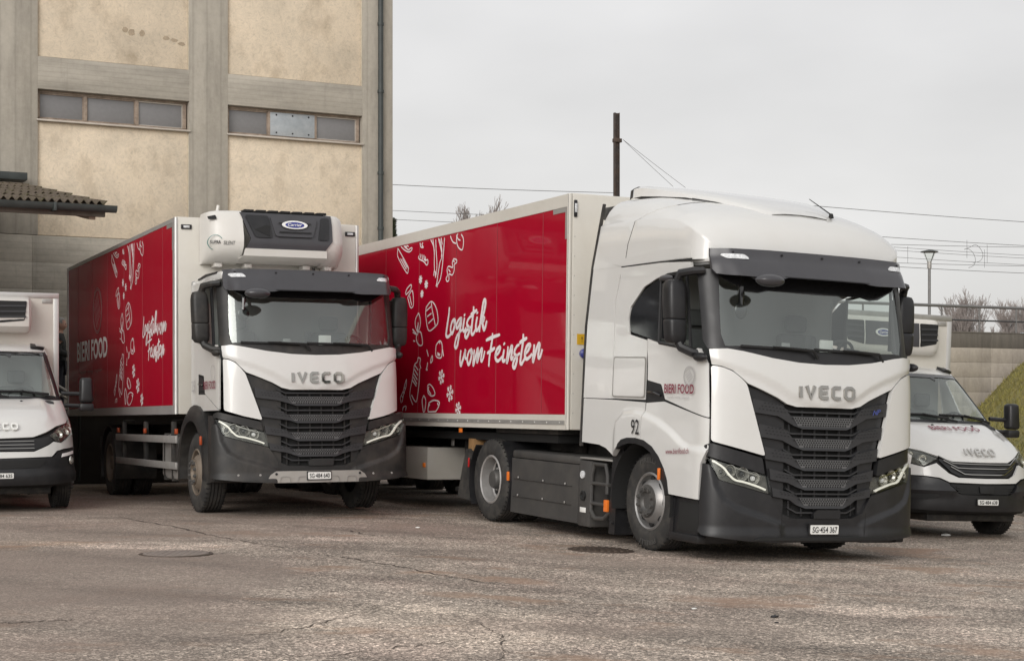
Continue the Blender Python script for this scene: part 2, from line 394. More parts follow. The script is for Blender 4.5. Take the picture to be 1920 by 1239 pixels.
ad_ = N(nt, 'ShaderNodeMath', operation='ADD'); L(dampn.outputs['Fac'], ad_.inputs[0]); L(lf.outputs[0], ad_.inputs[1])
dampf = rgb(nt, [(0, 0), (.50, 0), (.58, .55), (1, .65)], ad_.outputs[0])
c = mix(nt, c, mix(nt, (.25, .198, .165), rgb(nt, [(0, .6), (.5, 1), (1, 1.5)], v2.outputs['Color'])), dampf, 'MIX')
tr = N(nt, 'ShaderNodeTexWave', wave_type='BANDS', bands_direction='X'); tr.inputs['Scale'].default_value = .16; tr.inputs['Distortion'].default_value = 3.5; tr.inputs['Detail'].default_value = 3; tr.inputs['Detail Scale'].default_value = .6
L(mapp(nt, co, (1, 1, 1), (0, 0, -1.1)), tr.inputs['Vector']); c = mix(nt, c, rgb(nt, [(0, .84), (.12, .94), (.3, 1.0), (1, 1.03)], tr.outputs['Fac']))
L(c, p.inputs['Base Color']); p.inputs['Roughness'].default_value = .82; p.inputs['Specular IOR Level'].default_value = .35
b = N(nt, 'ShaderNodeBump'); b.inputs['Strength'].default_value = .55; b.inputs['Distance'].default_value = .006
L(v1.outputs['Distance'], b.inputs['Height']); L(b.outputs[0], p.inputs['Normal'])
xs = [-900, -400, -150, -80, -50]+[-40+i*2 for i in range(15)]+[-10+i*.5 for i in range(50)]+[15+i*3 for i in range(12)]+[60, 120, 300, 900]
ys = [-300, -100, -40, -20, -10, -5, 0, 3]+[5+i*.6 for i in range(45)]+[32+i*2 for i in range(16)]+[70, 90, 130, 200, 400, 1000, 2500]
bm = bmesh.new(); G = [[bm.verts.new((x, y, gz(x, y))) for y in ys] for x in xs]
for i in range(len(xs)-1):
    for j in range(len(ys)-1): bm.faces.new((G[i][j], G[i+1][j], G[i+1][j+1], G[i][j+1]))
ground = finish(bm, 'ground', 'asphalt', sharp=60); ground['kind'] = 'structure'
# cracks and the paving seam: dark filled lines in the asphalt
pmat('crack_fill', (.085, .066, .054), .9, var=.3, vscale=20)
def gpix(x, y):   # pixel of the photograph -> ground point (used while laying out)
    X, Y = 0, 15
    for _ in range(30):
        Y = (CAMZ-gz(X, Y))*3140/(y-763); X = (x-960)/3140*Y
    return (X, Y)
def crack(P, wd):
    pts = [gpix(*q) for q in P]; pts = crspline(pts, 10)
    pts = [(x+random.uniform(-.025, .025), y+random.uniform(-.05, .05)) for x, y in pts]
    bm = bmesh.new(); n = len(pts); P2 = [Vector(q) for q in pts]; prev = None
    for i in range(n):
        t = (P2[min(i+1, n-1)]-P2[max(i-1, 0)]).normalized(); nn = Vector((-t.y, t.x)); ww = wd*random.uniform(.3, 1.2)*(.4+.6*math.sin(math.pi*i/(n-1)))
        a, b_ = P2[i]+nn*ww/2, P2[i]-nn*ww/2
        cur = (bm.verts.new((a.x, a.y, gz(a.x, a.y)+.004)), bm.verts.new((b_.x, b_.y, gz(b_.x, b_.y)+.004)))
        if prev: bm.faces.new((prev[0], cur[0], cur[1], prev[1]))
        prev = cur
    finish(bm, 'crack', 'crack_fill', ground, smooth=False)
crack([(225, 969), (340, 990), (415, 1007), (530, 1027)], .030)
crack([(585, 1037), (650, 1046), (725, 1057), (830, 1078), (960, 1100)], .026)
crack([(0, 1168), (60, 1166), (140, 1162)], .02)
crack([(640, 993), (700, 1003)], .03)
crack([(350, 1195), (480, 1190), (620, 1165), (740, 1130)], .012)
crack([(420, 1225), (600, 1228), (760, 1212), (900, 1195), (1010, 1190)], .012)
crack([(890, 1165), (930, 1185), (945, 1215), (930, 1239)], .011)
crack([(30, 992), (120, 984), (290, 975)], .02)
# manhole covers
pmat('iron_brown', (.075, .055, .042), .6, metal=.4, var=.25, vscale=12, dirt=((.14, .10, .075), .6, 9))
pmat('iron_grey', (.24, .20, .175), .65, metal=.2, var=.2, vscale=12, dirt=((.2, .17, .14), .6, 9))
def manhole(px, r, mat, label, grid):
    X, Y = gpix(*px); t = thing('manhole_cover', label, 'manhole cover', (X, Y, gz(X, Y)), rad(20), 'manhole covers in the yard')
    lowr = .011 if grid else .017
    bm = bmesh.new(); lathe(bm, [(r*1.02, -.05), (r*1.02, .004), (r*.93, .006), (r*.92, .006), (r*.92, -.05)], 48, 'z'); finish(bm, 'frame', 'iron_brown', t)
    bm = bmesh.new(); lathe(bm, [(.0005, .009), (r*.905, .009), (r*.91, -.02)], 48, 'z'); finish(bm, 'lid', mat, t)
    for i in range(-4, 5):
        h = math.sqrt(max(0, .86**2-(i*.2)**2))*r
        if h > .05: box('rib', mat, t, i*.2*r-.018, i*.2*r+.018, -h, h, .006, lowr, .002)
    t.rotation_euler = (0, rad(2.1) if X > 0 else 0, 0)
manhole((330, 1038), .33, 'iron_grey', 'round grey ribbed manhole cover in the asphalt before the box truck', True)
manhole((1127, 1031), .335, 'iron_brown', 'round rusty brown manhole cover beside the tractor front wheel', False)
# small litter / stones on the asphalt
for i, (x, y, s) in enumerate([(1452, 1157, .03), (1456, 1167, .016), (1774, 1004, .05), (783, 989, .02), (1302, 1141, .016)]):
    X, Y = gpix(x, y); bm = bmesh.new(); bmesh.ops.create_icosphere(bm, subdivisions=1, radius=s)
    for v in bm.verts: v.co = Vector((v.co.x*random.uniform(.8, 1.6), v.co.y*random.uniform(.6, 1), v.co.z*.4+s*.25))
    o = finish(bm, 'pebble' if i != 2 else 'paper_scrap', 'print_black' if i in (0, 1) else 'plate_white', None); o.location = (X, Y, gz(X, Y))
    tag(o, ['small black stone lying on the open asphalt in front of the tractor', 'tiny dark stone right beside the black stone in front of the tractor', 'white paper scrap on the asphalt before the right van', 'pale pebble on the asphalt in front of the box truck', 'small pale pebble on the asphalt below the rusty manhole cover'][i], 'stone' if i != 2 else 'scrap', 'litter on the asphalt')
# ---------------------------------------------------------------- concrete materials
def concrete(name, base, streak, boards=None, stain=.5, dark_top=False):
    m, nt, p, L = nodes_mat(name); co = N(nt, 'ShaderNodeTexCoord').outputs['Object']
    n1 = tex(nt, 'n', mapp(nt, co, streak), 1.0, 8, .68); n2 = tex(nt, 'n', co, 9, 6, .7); n3 = tex(nt, 'n', co, .5, 5)
    c = mix(nt, base, rgb(nt, [(0, .62), (.36, .84), (.5, 1.0), (.62, 1.10), (1, 1.22)], n1.outputs['Fac']))
    c = mix(nt, c, rgb(nt, [(0, .8), (.5, 1), (1, 1.2)], n2.outputs['Fac']))
    c = mix(nt, c, rgb(nt, [(0, (.8, .78, .74)), (.5, (1, 1, 1)), (1, (1.12, 1.12, 1.1))], n3.outputs['Fac']))
    h = n2.outputs['Fac']
    if boards:
        w_ = N(nt, 'ShaderNodeTexWave', wave_type='BANDS', bands_direction=boards[0]); w_.inputs['Scale'].default_value = boards[1]; w_.inputs['Distortion'].default_value = .25; w_.inputs['Detail'].default_value = 1
        L(co, w_.inputs['Vector']); c = mix(nt, c, rgb(nt, [(0, .86), (.05, .97), (.2, 1), (1, 1.01)], w_.outputs['Fac'])); 
    if stain:
        s = tex(nt, 'n', mapp(nt, co, (3, 3, .25)), 1.2, 7, .7); c = mix(nt, c, (.055, .048, .04), rgb(nt, [(0, 0), (.56, 0), (.75, stain), (1, stain)], s.outputs['Fac']), 'MIX')
    L(c, p.inputs['Base Color']); p.inputs['Roughness'].default_value = .88
    b = N(nt, 'ShaderNodeBump'); b.inputs['Strength'].default_value = .4; b.inputs['Distance'].default_value = .01; L(h, b.inputs['Height']); L(b.outputs[0], p.inputs['Normal'])
concrete('conc_pilaster', (.395, .36, .305), (3.5, 3.5, .7), ('X', 1.1), .3)
concrete('conc_beam', (.395, .36, .305), (.5, .5, 3), ('Z', 3.3), .3)
concrete('conc_plinth', (.46, .42, .355), (.8, .8, 2.5), ('Z', 2.9), .35)
concrete('conc_wall', (.40, .355, .30), (1.5, 1.5, .7), None, .5)
concrete('conc_dark', (.14, .125, .105), (5, 5, .5), None, .85)
m, nt, p, L = nodes_mat('plaster'); co = N(nt, 'ShaderNodeTexCoord').outputs['Object']
n1 = tex(nt, 'n', co, .8, 8, .66); n2 = tex(nt, 'n', co, 7, 9, .78); n2.inputs['Distortion'].default_value = 2.6; n3 = tex(nt, 'n', mapp(nt, co, (1, 1, .7)), 1.5, 9, .75)
c = mix(nt, (.72, .62, .49), rgb(nt, [(0, (.72, .72, .74)), (.4, (.9, .89, .87)), (.55, (1.03, 1.01, .98)), (1, (1.12, 1.08, 1.0))], n1.outputs['Fac']))
c = mix(nt, c, rgb(nt, [(0, .5), (.36, .80), (.45, .95), (.55, 1.03), (.7, 1.08), (1, 1.12)], n2.outputs['Fac']))
c = mix(nt, c, (.33, .25, .165), rgb(nt, [(0, 0), (.50, 0), (.70, .5), (1, .6)], n3.outputs['Fac']), 'MIX')
L(c, p.inputs['Base Color']); p.inputs['Roughness'].default_value = .92
b = N(nt, 'ShaderNodeBump'); b.inputs['Strength'].default_value = .6; b.inputs['Distance'].default_value = .012; L(n2.outputs['Fac'], b.inputs['Height']); L(b.outputs[0], p.inputs['Normal'])
pmat('plaster_stain', (.40, .32, .23), .95, var=.2, vscale=12, bump=.4, bscale=50)
pmat('plaster_edge', (.60, .53, .42), .9, var=.15, vscale=10)
pmat('frosted_pane', (.20, .195, .195), .35, var=.06, vscale=14, coat=.15, coat_rough=.3)
pmat('window_frame', (.33, .26, .205), .75, var=.3, vscale=8, dirt=((.10, .07, .05), .7, 6))
pmat('zinc_sheet', (.42, .45, .47), .5, metal=.5, var=.15, vscale=5, dirt=((.6, .6, .6), .5, 6))
pmat('downpipe', (.045, .052, .05), .55, var=.2, vscale=5)
pmat('sill', (.50, .45, .39), .7, var=.12, vscale=6)
# ---------------------------------------------------------------- warehouse
UX, UY = .89033, .45531
FM = mat44(((UX, -UY, 0), (UY, UX, 0), (0, 0, 1)), (-2.5, 35.1, 0))
wh = thing('warehouse', 'tall concrete frame warehouse with beige plaster panels and high strip windows', 'building', mw=FM)
def wbox(name, mat, x0, x1, y0, y1, z0, z1, b=.012, par=None): return box(name, mat, par or wh, x0, x1, y0, y1, z0, z1, b)
PIL = [(-.68, 0), (-4.36, -3.57), (-8.1, -7.3), (-11.8, -11.02), (-15.5, -14.72), (-19.2, -18.42), (-22.9, -22.1), (-26.6, -25.8)]
for a, b in PIL: wbox('pilaster', 'conc_pilaster', a, b, 0, .5, 4.6, 12, .004)
for z0, z1 in ((7.375, 7.99), (10.9, 11.55)):
    for (a, b), (c_, d_) in zip(PIL, PIL[1:]): wbox('beam', 'conc_beam', d_, a, .0015, .5, z0, z1, .003)
wbox('roof', 'conc_beam', -30, .25, -.25, 11, 12.003, 12.3)
wbox('side_wall', 'plaster', -.3, -.02, .502, 11, 0, 12)
wbox('unseen_wing', 'conc_pilaster', -26, -14, -10, -.003, 0, 6.5)  # unseen wing, implied by reflections; added to shade and reflect in the box truck
# board-marked plinth in shuttering lifts
for r in range(9):
    z0 = r*.51; x = -.0
    while x > -28:
        wd = 1.85; wbox('shutter_panel', 'conc_plinth', max(x-wd, -28)+.0012, x-.0012, random.uniform(0, .004), .5, z0+.0012, z0+.5088, .003); x -= wd
for i, ((a, b), (c_, d_)) in enumerate(zip(PIL, PIL[1:])):
    x0, x1 = d_, a
    for z0, z1 in ((4.592, 6.775), (7.99, 10.9)):
        wbox('infill_panel', 'plaster', x0+.015, x1-.015, .055, .4, z0+.012, z1-.004, .01)
        for q in ((x0+.001, x0+.014, z0, z1), (x1-.014, x1-.001, z0, z1)): wbox('panel_edge', 'plaster_edge', q[0], q[1], .03, .3, q[2], q[3], .003)
    # strip window
    win = thing('window', '', '', (0, 0, 0)); del win['label'], win['category']; win.parent = wh
    bm = bmesh.new(); yy = .13
    for q in ((x0, x1, 7.325, 7.372), (x0, x1, 6.80, 6.845)): bx(bm, q[0], q[1], yy, yy+.08, q[2], q[3], .006)
    wd = (x1-x0); mull = [x0+.022, x0+wd*.315, x0+wd*.655, x1-.06]
    for j, mx_ in enumerate(mull): bx(bm, mx_-.035 if j not in (0,) else x0, mx_+.035, yy-.01, yy+.085, 6.846, 7.324, .006)
    finish(bm, 'frame', 'window_frame', win)
    for j in range(3):
        xa, xb = mull[j]+.035, mull[j+1]-.035
        sheet = (i == 0 and j == 1)
        o = box('metal_sheet' if sheet else 'pane', 'zinc_sheet' if sheet else 'frosted_pane', win, xa-.02*sheet, xb+.02*sheet, yy-.012 if sheet else yy+.03, yy+.05, 6.85, 7.32, .002)
        if sheet:
            o['label'] = 'grey metal sheet screwed over the middle pane'
            for (sx, sz) in ((.12, .06), (.5, .06), (.88, .06), (.12, .42), (.5, .42), (.88, .42)):
                bm = bmesh.new(); lathe(bm, [(.0005, -.008), (.018, -.006), (.018, 0)], 10, 'y', (xa+(xb-xa)*sx, yy-.012, 6.85+sz)); finish(bm, 'screw', 'print_black', win)
        if not sheet:
            bm = bmesh.new()
            for q in ((xa, xb, 7.300, 7.322), (xa, xb, 6.848, 6.860), (xa, xa+.012, 6.860, 7.300), (xb-.016, xb, 6.860, 7.300)): bx(bm, q[0]+.001, q[1]-.001, yy+.01, yy+.035, q[2], q[3], .003)
            finish(bm, 'sash', 'sill' if j == 2 else 'window_frame', win)
    wbox('sill', 'sill', x0-.02, x1+.02, -.035, .2, 6.765, 6.798, .006, win)
    wbox('back_wall', 'black_matt', x0, x1, .24, .3, 6.78, 7.38, 0, win)
# plaster patches high on the left bay
def patch(cx, cz, w_, h_):
    P = [(cx+w_*math.cos(a)*random.uniform(.75, 1.1), cz+h_*math.sin(a)*random.uniform(.75, 1.1)) for a in [k*.45 for k in range(14)]]
    panel('plaster_patch', P, lambda u, v, d: Vector((u, .055-d, v)), 'plaster_stain', wh, d=.005, thick=.006, bev=0, gu=0, gv=0)
def fpx(x, y):   # photo pixel -> warehouse front (x,z)
    dx = (x-960)/3140; a = dx; t = (-2.5*UY*1 - 35.1*UX*-1)
    # ray (a,1)*s meets line (-2.5,35.1)+k*(UX,UY)
    det = a*(-UY)-(-UX)*1; s = (-2.5*(-UY)-(-UX)*35.1)/det; k = (a*35.1-1*(-2.5))/det
    return k, CAMZ+s*(763-y)/3140
for (x, y, w_, h_) in ((236, 55, .06, .06), (248, 60, .07, .075), (268, 62, .055, .07), (313, 71, .07, .045), (328, 75, .08, .04), (342, 82, .075, .04)):
    k, z = fpx(x, y); patch(k, z, w_, h_)
dp = [(-.31, -.09, 12), (-.31, -.09, 0.2)]
o = tubeo('downpipe', 'downpipe', wh, dp, .055, 14)
for z in (9.3, 7.9, 6.2, 5.05, 3.4):
    bm = bmesh.new(); lathe(bm, [(.068, -.03), (.068, .03)], 14, 'z', (-.31, -.09, z)); bx(bm, -.335, -.285, -.05, .01, z-.015, z+.015); finish(bm, 'pipe_bracket', 'downpipe', wh)
# ---------------------------------------------------------------- loading dock, handrail, canopy
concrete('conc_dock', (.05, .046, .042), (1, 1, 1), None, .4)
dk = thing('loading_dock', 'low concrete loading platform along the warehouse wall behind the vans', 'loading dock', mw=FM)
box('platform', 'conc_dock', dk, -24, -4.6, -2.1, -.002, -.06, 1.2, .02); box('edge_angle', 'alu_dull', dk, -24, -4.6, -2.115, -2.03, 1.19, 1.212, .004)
for x in (-5.2, -6.1): box('rubber_buffer', 'rubber', dk, x-.1, x+.1, -2.22, -2.102, .55, 1.1, .02)
hr = thing('handrail', 'pale sloping steel handrail behind the left van beside the man', 'handrail', (-8.45, 30.2, 1.2))
tubeo('rail', 'plate_white', hr, [(-.75, 0, 1.12), (.75, -.2, .26)], .022); tubeo('rail', 'alu', hr, [(-.75, 0, .98), (.75, -.2, .12)], .022)
tubeo('post', 'alu', hr, [(-.7, 0, 1.1), (-.7, 0, 0)], .022); tubeo('post', 'downpipe', hr, [(.7, -.2, .28), (.7, -.2, -1.2)], .022)
m, nt, p, L = nodes_mat('roof_tile'); co = N(nt, 'ShaderNodeTexCoord').outputs['Object']
c = mix(nt, (.125, .098, .074), rgb(nt, [(0, .4), (.45, .85), (.6, 1.2), (1, 1.6)], tex(nt, 'n', co, 4, 8, .7).outputs['Fac']))
c = mix(nt, c, (.07, .062, .022), rgb(nt, [(0, 0), (.47, 0), (.6, .85), (1, .95)], tex(nt, 'n', co, 1.6, 8, .7).outputs['Fac']), 'MIX')
L(c, p.inputs['Base Color']); p.inputs['Roughness'].default_value = .95
b = N(nt, 'ShaderNodeBump'); b.inputs['Strength'].default_value = .9; b.inputs['Distance'].default_value = .02; L(tex(nt, 'n', co, 25, 5).outputs['Fac'], b.inputs['Height']); L(b.outputs[0], p.inputs['Normal'])
# canopy frame: origin at the right end of its gutter
CM = mat44(((UX, -UY, 0), (UY, UX, 0), (0, 0, 1)), (-5.86, 24.7, 4.21))
cn = thing('canopy', 'mossy corrugated canopy roof with dark gutter jutting from the warehouse', 'canopy', mw=CM)
def tile_mesh():
    bm = bmesh.new(); n = 8; W = .92; Ld = 1.28; rows = []
    for i in range(n*6+1):
        u = W*i/(n*6); h = .028*math.cos(2*math.pi*i/6)
        rows.append([bm.verts.new((u, y, h+z)) for y, z in ((0, .006), (Ld, .006), (Ld, -.006), (0, -.006))])
    for a, b_ in zip(rows, rows[1:]):
        for k in range(4): bm.faces.new((a[k], a[(k+1) % 4], b_[(k+1) % 4], b_[k]))
    bm.faces.new(rows[0]); bm.faces.new(rows[-1][::-1])
    return finish(bm, 'tile_sheet', 'roof_tile', cn, sharp=60)
t0 = tile_mesh(); sl = rad(9.2); first = True
for r in range(6):
    for c_ in range(9):
        t = t0 if first else t0.copy()
        if not first: COL.objects.link(t)
        first = False
        t.parent = cn; ly = -.05+r*1.18
        t.location = (-.12-.915*(c_+1)+random.uniform(-.006, .006), ly*math.cos(sl), .12+ly*math.sin(sl)+random.uniform(0, .008)); t.rotation_euler = (sl-rad(1.1)+random.uniform(-.004, .004), 0, random.uniform(-.004, .004))
bm = bmesh.new(); pts = []   # half-round gutter
for x in (-9, .0):
    pts.append([bm.verts.new((x, -.09+.085*math.cos(a), .07+.09*math.sin(a)*1.1)) for a in [math.pi+math.pi*k/8 for k in range(9)]]+[bm.verts.new((x, -.09+.078*math.cos(a), .07+.083*math.sin(a)*1.1)) for a in [2*math.pi-math.pi*k/8 for k in range(9)]])
for k in range(17): bm.faces.new((pts[0][k], pts[0][k+1], pts[1][k+1], pts[1][k]))
bm.faces.new(pts[1]); finish(bm, 'gutter', 'downpipe', cn, sharp=50)
for x in (-.9, -2.2, -3.5, -4.8): box('gutter_bracket', 'downpipe', cn, x-.02, x+.02, -.19, .02, -.045, .075, .004)
box('fascia', 'conc_dark', cn, -9, -.13, .03, .1, -.08, .10, .006)
for x in (-.3, -2.2, -4.2, -6.2, -8.2):
    bm = bmesh.new(); bx(bm, x-.05, x+.05, .12, 6.9, -.14, .02, .006, M=Matrix.Rotation(sl, 4, 'X')); finish(bm, 'rafter', 'window_frame', cn)
for y in (.3, 2.4, 4.6, 6.4):
    bm = bmesh.new(); bx(bm, -9, -.12, y-.04, y+.04, .02, .07, .004, M=Matrix.Rotation(sl, 4, 'X')); finish(bm, 'purlin', 'window_frame', cn)
for x in (-2.2, -6.2): box('post', 'alu_dull', cn, x-.06, x+.06, .25, .37, -4.2, -.10, .006)
# dark ridge flashing against the wall
k, z = fpx(42, 338); 
bm = bmesh.new(); bx(bm, k-2.2, k, -.5, -.003, z-.06, z+.08, .01); o = finish(bm, 'ridge_flashing', 'downpipe', wh)
# ---------------------------------------------------------------- right background: embankment, wall, railing, rail line
m, nt, p, L = nodes_mat('turf'); co = N(nt, 'ShaderNodeTexCoord').outputs['Object']
c = rgb(nt, [(0, (.05, .055, .013)), (.4, (.12, .118, .03)), (.55, (.20, .175, .052)), (.72, (.28, .22, .085)), (1, (.33, .27, .13))], tex(nt, 'n', co, 1.3, 9, .72).outputs['Fac'])
c = mix(nt, c, rgb(nt, [(0, .45), (.5, 1), (1, 1.5)], tex(nt, 'n', co, 9, 6, .7).outputs['Fac']))
L(c, p.inputs['Base Color']); p.inputs['Roughness'].default_value = .95
pmat('kerb_stone', (.22, .20, .175), .85, var=.2, vscale=6)
toe = [(14.7, 61), (12.2, 48), (10.2, 38), (8.9, 32), (8.0, 27.5), (8.05, 25), (8.8, 22), (10, 19), (12.5, 14)]
toe = crspline(toe, 5); bm = bmesh.new(); rows = []
for i, (x, y) in enumerate(toe):
    a, b = toe[max(0, i-1)], toe[min(len(toe)-1, i+1)]; t = Vector((b[0]-a[0], b[1]-a[1])).normalized(); n_ = Vector((-t.y, t.x))
    if n_.x < 0: n_ = -n_
    row = []
    for k in range(28):
        s = .35 if k == 0 else .35+(k-1)*.24
        h = .06 if k < 2 else .06+(s-.59)*1.02
        if s > 5: h = .06+4.41*1.02; s = 5+(k-20)*3
        q = Vector((x, y))+n_*s; zz = gz(x, y)+h+.10*mnoise.noise((q.x*.8, q.y*.8, h))*(1 if k > 1 else 0)+.2*mnoise.noise((q.x*.2, q.y*.2, 3))*min(1, s)
        row.append(bm.verts.new((q.x, q.y, zz)))
    rows.append(row)
for a, b in zip(rows, rows[1:]):
    for k in range(27): bm.faces.new((a[k], b[k], b[k+1], a[k+1]))
bm.normal_update(); tri = [(f.calc_center_median().copy(), f.calc_area(), [v.co.copy() for v in f.verts]) for f in bm.faces]
emb = finish(bm, 'embankment', 'turf', sharp=80); emb['kind'] = 'structure'
pmat('grass_blade', (.20, .182, .045), .9, var=.5, vscale=1.7, dirt=((.36, .29, .14), .9, 2.3))
bm = bmesh.new()
for cc, ar, vs in tri:
    if cc.z > 4.5 or cc.y < 17: continue
    for _ in range(int(min(90, ar*(130 if cc.y < 36 else 75)))):
        u, v = random.random(), random.random(); q = vs[0].lerp(vs[1], u).lerp(vs[3].lerp(vs[2], u), v)
        h = random.uniform(.05, .16)*(1.3 if mnoise.noise((q.x, q.y, q.z)) > .1 else .8); a = random.uniform(0, 6.28); w_ = random.uniform(.008, .02)
        lean = Vector((random.uniform(-.09, .09), random.uniform(-.09, .09), h))
        d_ = Vector((math.cos(a)*w_, math.sin(a)*w_, 0))
        bm.faces.new((bm.verts.new(q-d_), bm.verts.new(q+d_), bm.verts.new(q+lean)))
me = bpy.data.meshes.new('grass'); bm.to_mesh(me); bm.free(); me.materials.append(MAT['grass_blade']); gr = bpy.data.objects.new('grass', me); COL.objects.link(gr)
gr['kind'] = 'stuff'; gr['label'] = 'short dry winter grass covering the embankment'; gr['category'] = 'grass'
kb = thing('kerb', 'grey stone kerb at the foot of the grass embankment', 'kerb', (8, 25, 0))
for a, b in zip(toe[12:], toe[13:]):
    dx, dy = b[0]-a[0], b[1]-a[1]; ln = math.hypot(dx, dy); ang = math.atan2(dy, dx); z = gz(a[0], a[1]); zb = gz(b[0], b[1])
    bm = bmesh.new(); bx(bm, .008, ln-.008, .10, .34, -.15, .13, .012); o = finish(bm, 'kerb_stone', 'kerb_stone', kb)
    o.location = (a[0]-8, a[1]-25, z); o.rotation_euler = (0, -math.atan2(zb-z, ln), ang)
WM = mat44(((UX, -UY, 0), (UY, UX, 0), (0, 0, 1)), (15.5, 60, 0))
rw = thing('retaining_wall', 'weathered concrete retaining wall beyond the grass slope', 'wall', mw=WM)
zt = CAMZ+140/3140*60
for c_ in range(-5, 8):
    for r in range(8):
        z1 = zt-r*.53; z0 = z1-.525
        if z1 < -.4: continue
        x0 = c_*2.3-.1+.01*(r % 2); x1 = x0+2.294
        y = random.uniform(0, .012)
        o = box('shutter_panel', 'conc_dark' if r == 0 else 'conc_wall', rw, x0, x1, y, .5, max(z0, -.5), z1, .008)
box('coping', 'conc_dark', rw, -12, 18, -.01, .52, zt+.002, zt+.05, .01)
rl = thing('railing', 'grey two-rail steel railing on top of the retaining wall', 'railing', mw=WM)
pmat('rail_grey', (.20, .195, .19), .5, metal=.4, var=.1); pmat('rail_dark', (.05, .05, .05), .5)
zr = CAMZ+191/3140*60
tubeo('top_rail', 'rail_grey', rl, [(-12, .25, zr), (18, .25, zr)], .055); tubeo('middle_rail', 'rail_dark', rl, [(-12, .25, zr-.5), (18, .25, zr-.5)], .03)
for i in range(-7, 11): tubeo('post', 'rail_grey', rl, [(.08+i*1.78, .25, zt), (.08+i*1.78, .25, zr)], .035, 8)
# path lamp on the platform beyond the wall
lp = thing('street_lamp', 'slim grey park lamp with a flat hat beyond the railing', 'lamp', (15.95, 64, 0))
lz = CAMZ+(763-468)/3140*64
bm = bmesh.new(); lathe(bm, [(.075, 0), (.075, 1), (.06, 1.1), (.055, lz-.75), (.055, lz-.72)], 14, 'z', close=True); finish(bm, 'pole', 'rail_grey', lp)
bm = bmesh.new(); lathe(bm, [(.085, lz-.72), (.085, lz-.45), (.06, lz-.44)], 14, 'z', close=True); finish(bm, 'collar', 'alu_dull', lp)
bm = bmesh.new(); lathe(bm, [(.10, lz-.44), (.24, lz-.1)], 20, 'z'); finish(bm, 'lantern_glass', 'lamp_glass', lp)
bm = bmesh.new(); lathe(bm, [(.34, lz-.10), (.33, lz-.07), (.12, lz-.02), (.001, lz)], 24, 'z', close=True); finish(bm, 'hat', 'downpipe', lp)
for a in range(4): tubeo('stay', 'downpipe', lp, [(.09*math.cos(a*1.57+.5), .09*math.sin(a*1.57+.5), lz-.46), (.27*math.cos(a*1.57+.5), .27*math.sin(a*1.57+.5), lz-.08)], .01, 5)
# rail mast and overhead line, along the warehouse direction
RM = mat44(((UX, -UY, 0), (UY, UX, 0), (0, 0, 1)), (4.68, 75, 0))
ms = thing('rail_mast', 'dark rusty steel H-beam mast rising behind the semi trailer', 'mast', mw=RM)
pmat('mast_steel', (.06, .05, .045), .7, metal=.3, var=.3, vscale=3, dirt=((.16, .09, .05), .6, 2))
mz = CAMZ+551/3140*75
bm = bmesh.new(); bx(bm, -.12, -.10, -.09, .09, 0, mz, .003); bx(bm, .10, .12, -.09, .09, 0, mz, .003); bx(bm, -.099, .099, -.012, .012, 0, mz-.01, 0); finish(bm, 'beam', 'mast_steel', ms)
box('bracket', 'mast_steel', ms, -.15, .22, -.12, .12, mz-1.32, mz-1.15, .01)
def rpx(x, y):   # pixel -> (along, z) on the rail line plane
    a = (x-960)/3140; det = -a*UY+UX; s = (4.68*(-UY)+UX*75)/det; k = (a*75-4.68)/det
    return k, CAMZ+s*(763-y)/3140
pmat('wire_black', (.11, .11, .11), .6)
def wire(pts, r, label, name='overhead_wire'):
    P = [rpx(*q) for q in pts]; P = [(k, 0, z) for k, z in P]
    if len(P) == 2:
        (a, _, z0), (b, _, z1) = P; pass
        P = [(a+(b-a)*t/12, 0, z0+(z1-z0)*t/12-.25*math.sin(math.pi*t/12)*min(1, abs(b-a)/60)) for t in range(13)]
    o = tubeo(name, 'wire_black', None, P, r*.75, 5); o.matrix_world = RM; tag(o, label, 'wire', 'railway overhead wires'); return o
wire([(560, 337), (1160, 362)], .018, 'topmost thin wire left of the mast, running behind the warehouse corner')
wire([(560, 385), (1160, 411)], .014, 'middle thin wire above the trailer roof, second below the topmost left wire')
wire([(560, 402), (1160, 427)], .014, 'lowest thin wire just over the trailer roof near the warehouse corner')
wire([(1420, 377), (2200, 432)], .02, 'highest wire at right, crossing behind the tractor roof and antenna')
wire([(1500, 433), (2200, 473)], .018, 'wire at right passing just above the street lamp, second from the top')
wire([(1560, 455), (2200, 464)], .016, 'nearly level wire at right crossing the steeper wires above the lamp')
wire([(1560, 455), (2200, 491)], .014, 'upper contact wire sloping past the street lamp hat')
wire([(1560, 461), (2200, 496)], .014, 'wire sloping right behind the lamp hat, second of the close pair')
wire([(1560, 474), (2200, 508)], .014, 'wire at right passing behind the lamp lantern')
wire([(1560, 489), (2200, 500)], .016, 'level lower wire at right just under the lamp collar')
wire([(1560, 493), (2200, 521)], .018, 'lowest contact wire at right crossing the lamp pole')
wire([(1168, 262), (1262, 350)], .012, 'steeper guy wire running from the mast bracket down to the tractor roof', 'guy_wire')
wire([(1168, 262), (1285, 352)], .012, 'flatter guy wire running from the mast bracket down to the tractor roof', 'guy_wire')
for i, (x, y0, y1) in enumerate([(1702, 462, 494), (1813, 450, 484), (1846, 468, 502), (1851, 459, 493)]):
    o = wire([(x, y0), (x, y1)], .012, ['first dropper between the overhead wires, left of the lamp', 'dropper between the overhead wires left of the curved jumpers', 'dropper right of the curved jumpers, lower one', 'dropper right of the curved jumpers, upper one'][i], 'dropper_wire')
wire(crspline([(1808, 468), (1820, 463), (1829, 459), (1838, 466), (1843, 478), (1838, 489), (1824, 493)], 5), .014, 'right one of the two curved jumper cables between the wires', 'jumper_cable')
